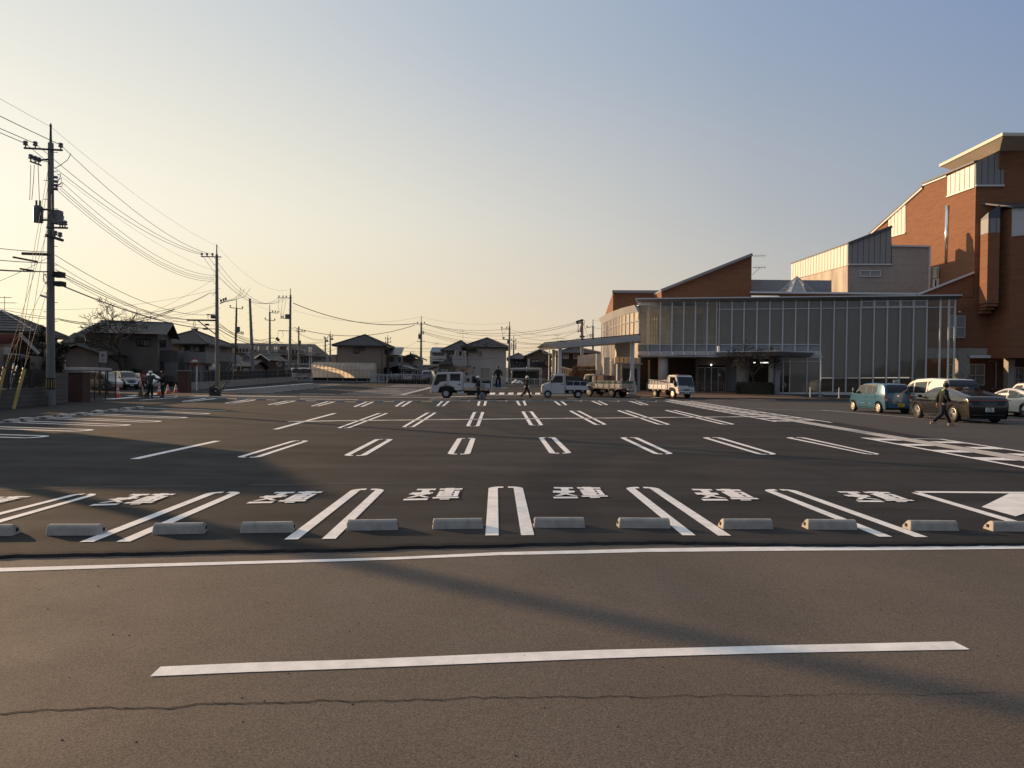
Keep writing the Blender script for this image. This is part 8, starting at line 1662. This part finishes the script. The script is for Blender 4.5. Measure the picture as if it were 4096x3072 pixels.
for a, c, s, r in (((2040, 1318, 105.9), (2345, 1312, 111.9), 1.0, .016), ((2042, 1328, 105.9), (2326, 1316, 99.9), 1.4, .02), ((2060, 1364, 127.9), (2350, 1345, 111.9), .8, .02), ((2060, 1368, 127.9), (2356, 1340, 111.9), .8, .02), ((2060, 1372, 127.9), (2180, 1376, 118), .2, .02), ((2060, 1386, 127.9), (2160, 1384, 118), .2, .02), ((2060, 1392, 127.9), (2170, 1388, 118), .2, .02), ((2060, 1398, 127.9), (2150, 1404, 118), .2, .02), ((1800, 1436, 107.5), (2150, 1398, 108), .6, .016), ((2374, 1282, 112), (2420, 1280, 130), .1, .01), ((2374, 1310, 112), (2420, 1312, 130), .1, .02)): wire(k, l, a, c, s, r)
k, l = 'distant wires between the houses', 'thin distant wire across the gap between the houses'
for y, y2 in ((1382, 1388), (1387, 1390), (1396, 1402), (1422, 1424), (1429, 1431), (1437, 1439), (1446, 1446)): wire(k, l, (1555, y, 140), (1790, y2, 140), .4, .02)
for y, y2 in ((1352, 1358), (1357, 1362), (1377, 1372), (1384, 1388), (1393, 1394)): wire(k, l, (1000, y, 145), (1320, y2 + 4, 145), .8, .022)
# guy wires and guards of the near pole
k, l = 'guy wires of the near pole', 'guy wire slanting down left from the near pole'
for a, c in (((199, 640, 34.6), (58, 1452, 32.4)), ((199, 700, 34.6), (69, 1463, 32.4)), ((199, 830, 34.6), (98, 1476, 31.5)), ((196, 900, 34.6), (20, 1474, 31.0)), ((196, 1136, 34.6), (97, 1477, 31.5)), ((198, 1100, 34.6), (22, 1474, 31.0))): wire(k, l, a, c, 0, .011, 6)
for a, c, r, m, lb in (((97.5, 1477, 31.5), (53, 1638, 30.6), .07, M_YEL, 'yellow guy-wire guard tube standing on the pavement, right one'), ((18, 1474, 31.0), (-12, 1600, 30.4), .07, M_YEL, 'yellow guy-wire guard tube cut off by the left edge'), ((56, 1452, 32.4), (31, 1575, 31.6), .028, M_PLATE_W, 'thin white guy-wire guard, left of a close pair'), ((69, 1463, 32.4), (36, 1570, 31.7), .028, M_PLATE_W, 'thin white guy-wire guard, right of a close pair'), ((32, 1573, 31.6), (18, 1622, 31.2), .07, M_CONC_L, 'stubby grey guy anchor sleeve at the foot of the white guards')):
    b = MB(); p, q = at(*a), at(*c); b.tube([p, q], r, 10); t = b.build('guy_guard', m); setp(t, lb, 'guy guard'); 
    if m is M_YEL: b = MB(); b.tube([p, p + (p - q).normalized() * .05], r * 1.15, 10); b.build('cap', M_TRIM, t)
b = MB(); b.tube([G(1005 + 3, 1545) if 0 else at(1003, 1487, 92), at(1015, 1545, 88)], .09, 6) if 0 else b.tube([at(941, 1480, 90), at(955, 1546, 82)], .07, 6); setp(b.build('guy_guard', M_YEL), 'orange-yellow guy guard leaning below the thin pole before the black fence', 'guy guard')
# ================================================================== walls, fences, gate
M_BLOCK = brick_mat('concrete_block', (.135, .125, .115), (.12, .11, .10), (.08, .075, .07), .4, .2, .9, msize=.02)
M_BRICKP = brick_mat('pillar_brick', (.15, .065, .046), (.12, .052, .038), (.055, .042, .036), .22, .075)
def wallseg(nm, label, pts, z0, z1, th, m, cat='wall', cap=None):
    """wall along ground points"""
    t = thing(nm, label, cat, pts[0]); b = MB()
    for p, q in zip(pts, pts[1:]):
        d = (q - p).normalized(); n_ = V((-d.y, d.x, 0)) * th; b.slab([p + V((0, 0, z0)), q + V((0, 0, z0)), q + n_ + V((0, 0, z0)), p + n_ + V((0, 0, z0))], V((0, 0, z1 - z0)))
    b.build('wall', m, t, world=True); return t
def pickets(nm, label, p, q, h0, h1, step, rad, m, rails=(.1, .9), posts=6, cat='fence', spike=0):
    t = thing(nm, label, cat, p); L = (q - p).length; n = max(2, int(L / step)); b = MB()
    for i in range(n + 1):
        c = p.lerp(q, i / n); b.box(c + V((0, 0, (h0 + h1) / 2 + spike / 2)), (rad * 2, rad * 2, h1 - h0 + spike))
    b.build('pickets', m, t, world=True); b = MB()
    for r in rails: b.tube([p + V((0, 0, h0 + (h1 - h0) * r)), q + V((0, 0, h0 + (h1 - h0) * r))], rad * 1.5, 4)
    b.build('rails', m, t, world=True)
    for i in range(posts + 1): c = p.lerp(q, i / posts); b = MB(); b.box(c + V((0, 0, h1 / 2 + .03)), (rad * 4.5, rad * 4.5, h1 + .06)); b.build('post', m, t, world=True)
    return t
w0, w1, w2, w3 = G(-300, 1662), G(0, 1637), G(190, 1619), G(272, 1611)
wallseg('block_wall', 'low dark block wall under the black fence left of the near pole', [w0, w1, w2], 0, .86, .15, M_BLOCK)
o = pickets('iron_fence', 'black iron fence on the low block wall at the left edge', w0 + V((0, .07, 0)), w2 + V((0, .07, 0)), .92, 1.66, .11, .011, M_BLACK, (.08, .92), 5, spike=.10)
wallseg('block_wall', 'taller block wall between the near pole and the brick gate pillar', [w2, w3], 0, 1.6, .15, M_BLOCK)
def pillar(label, x0, x1, yb, yt, D, cap=True):
    p, q = on(x0, D), on(x1, D); zt = at(x0, yt, D).z; w_ = q.x - p.x; t = thing('brick_pillar', label, 'pillar', (p + q) / 2); b = MB(); b.bb((p.x, D, p.z - .02), (q.x, D + w_ * .9, zt)); b.build('shaft', M_BRICKP, t, world=True)
    b = MB(); b.bb((p.x - .05, D - .05, zt), (q.x + .05, D + w_ * .9 + .05, zt + .07)); b.build('cap', M_CONC if cap else M_BRICKP, t, world=True); return D
pillar('dark brick gate pillar right of the near pole', 271, 330, 1608, 1490, 39.3); pillar('brick pillar beside the orange cones at the entrance', 711, 750, 1569, 1484, 62)
g0, g1 = G(331, 1603), G(463, 1594)
pickets('iron_gate', 'black iron gate of thin bars standing open beside the brick pillar', g0, g1, .10, 1.62, .125, .010, M_BLACK, (.03, .92), 3, 'gate', .12)
b = MB(); p, q = at(258, 1479, 41), at(336, 1480, 43); b.slab([p, q, q + V((0, 3, 0)), p + V((0, 3, 0))], V((0, 0, .16))); setp(b.build('porch_ledge', M_CONC_L), 'pale concrete ledge just above the dark brick pillar', 'ledge')
q0, q1, q2, q3 = G(752, 1562), G(900, 1549), G(1050, 1536), G(1165, 1528)
t = wallseg('low_wall', 'low concrete wall running back under the black mesh fence', [q0, q1, q2, q3], 0, .72, .2, M_CONC)
t = thing('mesh_fence', 'long black mesh fence on the low concrete wall', 'fence', q0); pp = [q0, q1, q2, q3]; b = MB()
for p, q in zip(pp, pp[1:]):
    d = (q - p); n = int(d.length / .45)
    for i in range(n): c = p.lerp(q, i / n) + V((0, .1, 0)); c2 = p.lerp(q, (i + (.82 if p != q0 or i > 8 else .15)) / n) + V((0, .1, 0)); b.slab([c + V((0, 0, .75)), c2 + V((0, 0, .75)), c2 + V((0, 0, 1.75)), c + V((0, 0, 1.75))], V((0, .02, 0)))
b.build('mesh_panel', mat('black_mesh', (.016, .015, .015), .8, 0, .4, 3), t, world=True); b = MB()
for p, q in zip(pp, pp[1:]):
    for z in (.78, 1.25, 1.74): b.tube([p + V((0, .1, z)), q + V((0, .1, z))], .025, 4)
    for i in range(9): c = p.lerp(q, i / 8); b.tube([c + V((0, .1, .7)), c + V((0, .1, 1.8))], .03, 4)
b.build('frame', M_BLACK, t, world=True)
pickets('picket_fence', 'pale metal picket fence left of the greenhouse', on(1160, 106), on(1248, 107), .05, 1.25, .28, .03, M_GALV, (.1, .9), 4)
b = MB(); p, q = on(1188, 107.5), on(1246, 108.5); b.slab([p + V((0, 0, .9)), q + V((0, 0, .9)), q + V((0, 0, 1.8)), p + V((0, 0, 1.8))], V((0, .05, 0))); setp(b.build('brown_screen', mat('brown_screen', (.11, .075, .05), .8, 0, .2, 2)), 'brown screen panel behind the picket fence by the greenhouse', 'screen')
pickets('picket_fence', 'pale metal picket fence between the greenhouse and the planters', on(1500, 107), on(1565, 106), .05, 1.3, .26, .028, M_GALV, (.1, .9), 4); pickets('picket_fence', 'pale fence behind the planters and parked vans', on(1565, 109), on(1730, 108), .2, 1.35, .3, .028, M_GALV, (.1, .9), 8)
pickets('picket_fence', 'grey metal fence along the far side behind the striding worker', on(2010, 100), on(2190, 99), .1, 1.05, .22, .026, M_GALV, (.05, .95), 7); b = MB(); p, q = on(1990, 99.8), on(2190, 98.6); b.bb((p.x, 98.8, p.z - .1), (q.x, 99.2, p.z + .2)); setp(b.build('kerb', M_CONC), 'grey kerb under the far metal fence', 'kerb')
# carports
t = thing('curved_carport', 'curved dark carport roof over two parked vans', 'carport', on(1600, 113)); b = MB(); n = 10; pv_ = None
for i in range(n + 1):
    k = i / n; c = at(1548 + 118 * k, 1476 - 13 * sin(pi * min(1, k * 1.15)) + 4 * k, 112)
    if pv_: b.slab([pv_, c, c + V((0, 5, .1)), pv_ + V((0, 5, .1))], V((0, 0, .10)))
    pv_ = c
b.build('roof', mat('carport_roof', (.055, .052, .05), .4, .2, .1, 2), t, world=True)
for x in (1552, 1605, 1660): b = MB(); g = on(x, 112.3); b.tube([g, V((g.x, g.y, at(x, 1472, 112).z))], .06, 5); b.build('post', M_GREY, t, world=True)
t = thing('cantilever_carport', 'small cantilever carport right of the central pole', 'carport', on(1713, 109)); b = MB(); b.slab([at(1712, 1477, 108), at(1745, 1468, 108), at(1745, 1468, 108) + V((0, 4, 0)), at(1712, 1477, 108) + V((0, 4, 0))], V((0, 0, .1))); b.build('roof', MATS['carport_roof'], t, world=True); b = MB(); g = on(1716, 109); b.tube([g, V((g.x, g.y, at(1716, 1476, 109).z))], .07, 5); b.build('post', M_GREY, t, world=True)
t = thing('pergola', 'pale metal pergola frame behind the far fence', 'pergola', on(2100, 102)); b = MB()
for y, D in ((1475, 101), (1480, 101)): b.tube([at(2040, y, D), at(2166, y - 1, D)], .10, 4)
for x in (2046, 2159, 2165): g = on(x, 101); b.tube([g, V((g.x, g.y, at(x, 1478, 101).z))], .10, 4)
b.slab([at(2040, 1472, 103), at(2130, 1469, 103), at(2130, 1476, 103), at(2040, 1477, 103)], V((0, 3, 0))); b.build('frame', mat('pergola_white', (.36, .35, .34), .5, .2, .1, 1), t, world=True)
# ================================================================== greenhouse
t = thing('greenhouse', 'long translucent plastic tunnel greenhouse with metal hoops', 'greenhouse', on(1370, 108.5)); gx0, gx1 = on(1244, 108.5).x, on(1484, 108.5).x; zg = gz(108.5); Dp = 4.6; H1, H2 = 1.85, 3.0
def gh(k): a = pi * k; return (Dp / 2 - Dp / 2 * cos(a), H1 + (H2 - H1) * sin(a) ** .8)
prof = [(0, .62), (0, 1.2)] + [gh(i / 12) for i in range(13)] + [(Dp, .3)]
M_FILM = mat('greenhouse_film', (.74, .70, .62), .35, 0, .15, .45, bump=.3, bscale=2.5, dark=(.42, .40, .37)); 
translucent(M_FILM, .7, (.92, .85, .72))
b = MB(); nx = 30; vs = []
for i in range(nx + 1):
    x = gx0 + (gx1 - gx0) * i / nx; bulge = .04 * (1 if i % 2 else -1)
    vs += [V((x, 108.5 + d_ - (bulge if d_ < 2.3 else -bulge) * .5, zg + z_ + bulge * .6)) for d_, z_ in prof]
k = len(prof); b.add(vs, [(i * k + j, (i + 1) * k + j, (i + 1) * k + j + 1, i * k + j + 1) for i in range(nx) for j in range(k - 1)]); b.poly([V((gx1, 108.5 + d_, zg + z_)) for d_, z_ in prof]); b.build('plastic_cover', M_FILM, t, world=True, smooth=False)
for i in range(0, nx + 1, 2): x = gx0 + (gx1 - gx0) * i / nx; b = MB(); b.tube([V((x, 108.44 + d_, zg + z_ + .03)) for d_, z_ in prof[:-2]], .022, 4); b.build('hoop', M_GREY, t, world=True)
b = MB()
for d_, z_, r in ((-.05, H1 - .02, .035), (.6, 2.5, .02), (-.05, .62, .02)): b.tube([V((gx0, 108.42 + d_, zg + z_)), V((gx1, 108.42 + d_, zg + z_))], r, 4)
b.build('rail', M_GREY, t, world=True); b = MB(); b.bb((gx0 + .1, 108.6, zg), (gx1 - .3, 108.8, zg + .62)); b.build('dark_skirt', M_DARK, t, world=True)
for x in (1252, 1310, 1371, 1427, 1470): c = on(x, 108.0); b = MB(); b.tube([c, c + V((0, 0, 1.5 if x in (1310, 1371, 1427) else .7))], .03, 4); b.build('support_post', M_GALV, t, world=True)
b = MB(); b.tube([V((gx0 - .3, 107.9, zg + .1)), V((gx1, 107.9, zg + .1))], .03, 4); b.build('ground_rail', M_GALV, t, world=True); b = MB(); c = on(1482, 108.3); b.bb((c.x - .1, 108.35, zg), (c.x + .9, 108.45, zg + 1.9)); b.build('door', mat('film_door', (.36, .35, .32), .4, 0, .2, 2), t, world=True)
# planters on pallets
rr = random.Random(12); M_DRY = mat('dry_plants', (.16, .10, .055), .95, 0, .4, 6); xa = 1566
for i in range(7):
    c = on(xa + i * 24, 103); t = thing('planter_pallet', 'black pallet of potted dry plants before the far fence, %s from the left' % ORD[i], 'planter', c, 0, 'planters on pallets'); b = MB()
    for x in (-.35, 0, .35): b.bb((x - .08, -.4, 0), (x + .08, .4, .22))
    b.bb((-.44, -.42, .22), (.44, .42, .30)); b.build('pallet', M_CHAS, t); b = MB()
    for x in (-.3, 0, .3): b.lathe((x, -.2, .30), [(.11, 0), (.14, .26), (.15, .27)], 8)
    b.build('pots', M_TRIM, t); b = MB()
    for _ in range(70): p = V((rr.uniform(-.42, .42), rr.uniform(-.35, .3), .55)); q = p + V((rr.gauss(0, .12), rr.gauss(0, .1), rr.uniform(.05, .22 + .25 * (i == 4)))); s = V((.03, .0, .02)); b.add([p - s, p + s, q], [(0, 1, 2)])
    b.build('plants', M_DRY, t)
for x, r, lb in ((1712, .34, 'tall dark round disc in front of the double-cab truck'), (1708, .2, 'small pale disc leaning beside the tall round disc')): b = MB(); c = on(x, 103.5 if r > .3 else 103); b.lathe(c + V((0, 0, r * 1.9)), [(.02, -.05), (r, -.03), (r, .03), (.02, .05)], 16, Matrix.Rotation(pi / 2, 3, 'Y') @ Matrix.Rotation(R(50), 3, 'X')); b.tube([c, c + V((0, 0, r * 2))], .03, 4); setp(b.build('round_mirror', M_TRIM if r > .3 else M_PLATE_W), lb, 'mirror')
for x, y, r, D, lb in ((985, 1435, .50, 96, 'large grey satellite dish on the plain leaning pole'), (1118, 1457, .42, 104, 'round mirror on a red post beyond the black fence'), (1184, 1465, .42, 118, 'round mirror seen from behind left of the greenhouse')):
    t = thing('round_mirror' if D > 100 else 'satellite_dish', lb, 'mirror' if D > 100 else 'dish', on(x, D)); c = at(x, y, D); b = MB(); b.lathe(c, [(.05, -.12), (r * .7, -.06), (r, .02), (r * .98, .04), (r * .6, -.02), (.05, -.06)], 20, V((.25, -.9, .15)).to_track_quat('Z', 'Y').to_matrix()); b.build('disc', mat('dish_grey', (.14, .14, .14), .5, .2, .2, 2), t, world=True); b = MB(); b.tube([c + V((0, .1, 0)), V((c.x + (.7 if D < 100 else 0), c.y + .2, c.z - .6 if D < 100 else gz(D)))], .05, 5); b.build('post', M_GREY if D < 100 else M_TILE_R, t, world=True)
# ================================================================== trees and shrubs
M_BARK = mat('bark', (.055, .042, .033), .95, 0, .3, 6)
M_LEAFD = mat('evergreen_leaf', (.030, .038, .020), .8, 0, .45, 2.5); M_LEAFB = mat('brown_hedge_leaf', (.15, .075, .035), .8, 0, .45, 3); M_LEAFH = mat('hedge_leaf', (.040, .040, .022), .8, 0, .45, 4)
def bare_tree(name, label, base, h, spread, seed, levels=5, r=.14, trunk=.25, cat='tree', twigr=.006, kids=3, up=.55, cl=(1, 1)):
    """leafless tree: trunk and limbs in one mesh, twigs in another"""
    rr = random.Random(seed); t = thing(name, label, cat, base); tb, wb = MB(), MB()
    def grow(p, d, l, r_, k):
        q = p + d * l * .5 + V((rr.gauss(0, .05), rr.gauss(0, .05), 0)) * l; e = p + d * l + V((rr.gauss(0, .07), rr.gauss(0, .07), rr.gauss(0, .04))) * l
        (tb if k < 3 else wb).tube([p, q, e], [r_, r_ * .85, r_ * .68], 6 if k < 2 else 4 if k < 3 else 3, k < 1)
        if k >= levels: return
        for j in range(kids + (1 if k in (0, 1) else 0)):
            a = rr.uniform(0, 2 * pi); tilt = rr.uniform(.35, .95) * (1.0 if k else .9)
            s = d.cross(V((cos(a), sin(a), .2))).normalized(); nd = (d * cos(tilt) + s * sin(tilt)); nd = V((nd.x * spread * cl[0], nd.y * spread * cl[1], nd.z * .9 + up * .35)).normalized()
            grow(e if rr.random() < .6 else q.lerp(e, rr.uniform(.3, 1)), nd, l * rr.uniform(.58, .82), max(twigr, r_ * rr.uniform(.48, .66)), k + 1)
    grow(V((0, 0, 0)), V((rr.gauss(0, .05), 0, 1)).normalized(), h * trunk, r, 0)
    tb.build('trunk', M_BARK, t); wb.build('twigs', M_BARK, t); return t
def leafy(par, nm, c, rad, n, sz, m, seed, shell=.55, clumps=0):
    """crown of many small leaf faces gathered in clumps inside an ellipsoid"""
    rr = random.Random(seed); b = MB(); cs = []
    for _ in range(clumps or 1):
        a = V((rr.gauss(0, 1), rr.gauss(0, 1), rr.gauss(0, 1))).normalized() * rr.uniform(.35, .85) if clumps else V((0, 0, 0)); cs.append((V((a.x * rad[0], a.y * rad[1], a.z * rad[2])), rr.uniform(.28, .5) if clumps else 1))
    for _ in range(n):
        cc, s = rr.choice(cs); u = V((rr.gauss(0, 1), rr.gauss(0, 1), rr.gauss(0, 1))).normalized() * (shell + (1 - shell) * rr.random() ** .6) * rr.uniform(.8, 1.08)
        p = V(c) + cc + V((u.x * rad[0] * s, u.y * rad[1] * s, u.z * rad[2] * s)); k = sz * rr.uniform(.6, 1.4)
        a = V((rr.gauss(0, 1), rr.gauss(0, 1), rr.gauss(0, .7))).normalized() * k; d = V((rr.gauss(0, 1), rr.gauss(0, 1), rr.gauss(0, 1))).normalized() * k * .6
        b.add([p - a, p + d, p + a, p - d], [(0, 1, 2, 3)])
    return b.build(nm, m, par)
def boxhedge(par, nm, d, n, sz, m, seed):
    rr = random.Random(seed); b = MB()
    for _ in range(n):
        p = [rr.uniform(-1, 1) for _ in range(3)]; k = rr.choice((0, 0, 1, 2)); p[k] = rr.choice((-1, 1)) * rr.uniform(.86, 1.03) if k < 2 else rr.uniform(.86, 1.05)
        q_ = max(1, (p[0] ** 6 + p[1] ** 6) ** (1 / 6) * (1.0 + .12 * max(0, p[2]) ** 4)); p = V((p[0] / q_ * d[0], p[1] / q_ * d[1], (p[2] * .5 + .5) * d[2] + .05 * rr.gauss(0, 1))); a = V((rr.gauss(0, 1), rr.gauss(0, 1), rr.gauss(0, 1))).normalized() * sz; e = V((rr.gauss(0, 1), rr.gauss(0, 1), rr.gauss(0, 1))).normalized() * sz * .7; b.add([p - a, p + e, p + a, p - e], [(0, 1, 2, 3)])
    b.bb((-d[0] * .82, -d[1] * .82, 0), (d[0] * .82, d[1] * .82, d[2] * .86)); return b.build(nm, m, par)
bare_tree('bare_tree', 'big leafless tree with dense spreading twigs in front of the tiled house', on(488, 75), 8.6, 1.35, 11, 6, .24, .36, twigr=.02, kids=3, up=.45)
# evergreen by the near pole
g = on(165, 41); t = thing('evergreen_tree', 'dark ragged evergreen tree behind the near utility pole', 'tree', g); b = MB(); b.tube([(0, 0, 0), (.1, 0, 2), (.0, 0, 3.8)], [.14, .10, .03], 7); b.build('trunk', M_BARK, t)
leafy(t, 'crown', (0, 0, 2.2), (1.5, 1.1, 1.5), 5200, .085, M_LEAFD, 3, .1, 26); leafy(t, 'crown', (.15, 0, 3.7), (.55, .5, .7), 700, .07, M_LEAFD, 4, .1, 9); leafy(t, 'crown', (1.05, 0, 3.0), (.5, .5, .75), 800, .07, M_LEAFD, 8, .1, 9); leafy(t, 'crown', (-1.2, -.2, 1.8), (.6, .6, .9), 700, .08, M_LEAFD, 9, .1, 9)
g = on(235, 42); t = thing('shrub', 'thin twiggy dark shrub right of the near pole', 'shrub', g); leafy(t, 'foliage', (0, 0, 1.1), (.75, .6, 1.0), 1100, .06, M_LEAFD, 5, .1, 12); b = MB(); b.tube([(0, 0, 0), (0, 0, 1)], .03, 4); b.build('stem', M_BARK, t)
g = on(130, 37.5); t = thing('shrub', 'brown twiggy shrub between the left house and the near pole', 'shrub', g); leafy(t, 'foliage', (0, 0, 1.2), (.6, .5, .95), 900, .05, mat('twig_brown', (.06, .048, .036), .9, 0, .4, 4), 15, .1, 12); b = MB(); b.tube([(0, 0, 0), (0, 0, 1)], .03, 4); b.build('stem', M_BARK, t)
g = on(645, 78); t = thing('bush', 'large dark rounded bush behind the sweepers', 'bush', g); leafy(t, 'foliage', (0, 0, .6), (1.6, .9, 1.1), 3600, .07, M_LEAFD, 6, .55, 16); b = MB(); b.lathe((0, 0, 0), [(1.3, 0), (1.4, .5), (1.0, 1.2), (.1, 1.5)], 12); b.build('inner_mass', M_DARK, t)
g = on(560, 77); t = thing('bush', 'dark shrubs at the foot of the bare tree behind the parked cars', 'bush', g); leafy(t, 'foliage', (0, 0, 1.1), (1.5, .7, .9), 1800, .08, M_LEAFD, 16, .2, 14); b = MB(); b.tube([(0, 0, 0), (0, 0, 1)], .05, 4); b.build('stem', M_BARK, t)
# entrance tree, hedge, brown hedge, young trees
pt_ = fac(3012, 1560, 3.2); g = V((pt_.x, pt_.y, gz(pt_.y)))
t = thing('box_hedge', 'clipped rounded box hedge under the bare entrance tree', 'hedge', g + V((.1, -.2, .05)), R(-8)); boxhedge(t, 'foliage', (1.95, .8, 1.22), 5200, .06, M_LEAFH, 7)
bare_tree('bare_tree', 'leafless vase-shaped tree rising from the clipped hedge by the porch', g + V((.3, -.1, .2)), 5.2, 1.5, 5, 6, .12, .38, twigr=.013, kids=3, up=.6)
g = on(2345, 88); t = thing('brown_hedge', 'tall reddish-brown hedge below the concrete wall behind the canopy', 'hedge', g); boxhedge(t, 'foliage', (1.75, .9, 2.75), 4800, .085, M_LEAFB, 8); leafy(t, 'foliage', (-1.55, -.3, 1.5), (.7, .7, 1.3), 1200, .08, M_LEAFB, 18, .3); leafy(t, 'green_part', (.5, -.85, 1.2), (1.0, .35, .85), 1500, .08, M_LEAFD, 19, .2)
for k, (x, D, h_, sd, lb) in enumerate(((2412, 86, 3.4, 21, 'small leafless tree behind the dump truck bed'), (2185, 98, 3.8, 22, 'leafless bush left of the canopy columns'), (2262, 94, 3.6, 23, 'leafless bush seen between the canopy columns'), (2075, 103, 2.6, 24, 'leafless shrub under the pergola'))): bare_tree('bare_shrub', lb, on(x, D), h_, 1.3, sd, 5, .05, .22, 'shrub', .010, 3, .7)
for k, (x, off, sd, lb) in enumerate(((3775, 2.2, 31, 'pruned leafless sapling before the right end of the glazing'), (3852, 2.0, 32, 'pruned sapling with forked stems before the concrete pier'), (4085, .5, 33, 'gnarled dark sapling beside the far right pier'))): p = fac(x, 1560, HO + off); bare_tree('sapling', lb, (p.x, p.y, gz(p.y)), 4.2, 1.1, sd, 3, .06, .3, 'tree', .018, 2, 1.2)
p = fac(3960, 1560, HO + .8); t = thing('twiggy_shrub', 'twiggy brown shrubs in front of the recess behind the cars', 'shrub', (p.x, p.y, gz(p.y))); leafy(t, 'foliage', (0, 0, .6), (1.9, .6, .8), 1800, .06, mat('twig_brown', (.06, .048, .036), .9), 34, .1, 18); b = MB(); b.tube([(0, 0, 0), (0, 0, .6)], .04, 4); b.build('stem', M_BARK, t)
g = on(2110, 104); t = thing('dark_hedge', 'dark clipped hedge under the pergola', 'hedge', g); boxhedge(t, 'foliage', (2.1, .6, 1.9), 2600, .09, M_LEAFD, 41)
on(848, 73); t = thing('shrub', 'small dark shrub at the foot of the apartment house', 'shrub', g); leafy(t, 'foliage', (0, 0, .9), (.8, .5, .8), 900, .07, M_LEAFD, 42, .2, 8); b = MB(); b.tube([(0, 0, 0), (0, 0, .8)], .04, 4); b.build('stem', M_BARK, t)
# concrete boundary wall above the brown hedge
b = MB(); p, q = at(2310, 1424, 90), at(2382, 1414, 91); b.slab([p, q, V((q.x, q.y, gz(91))), V((p.x, p.y, gz(90)))], V((.5, 4, 0))); t = b.build('boundary_wall', M_CONC_L); setp(t, 'stained concrete boundary wall above the brown hedge', 'wall')
for x0, y0, x1, D, lb in ((2384, 1414, 2402, 86, 'broad concrete post at the end of the boundary wall'), (2414, 1429, 2436, 84.5, 'concrete slab post before the curved wing')): p, q = on(x0, D), on(x1, D); b = MB(); b.bb((p.x, D, p.z), (q.x, D + .5, at(x0, y0, D).z)); setp(b.build('concrete_post', M_CONC_L), lb, 'post')
# low bridge-like railing wall behind the light truck
b = MB(); p, q = at(2245, 1470, 92), at(2290, 1482, 92)
for k in range(6): c = p.lerp(q, k / 5); b.tube([V((c.x, 92, gz(92))), c], .1, 5)
b.tube([p, q], .16, 5); b.tube([V((p.x, 92, gz(92) + .3)), V((q.x, 92, gz(92) + .3))], .1, 5); setp(b.build('balustrade', mat('cream_balustrade', (.40, .33, .24), .8, 0, .1, 2)), 'cream sloping balustrade behind the light truck', 'balustrade')
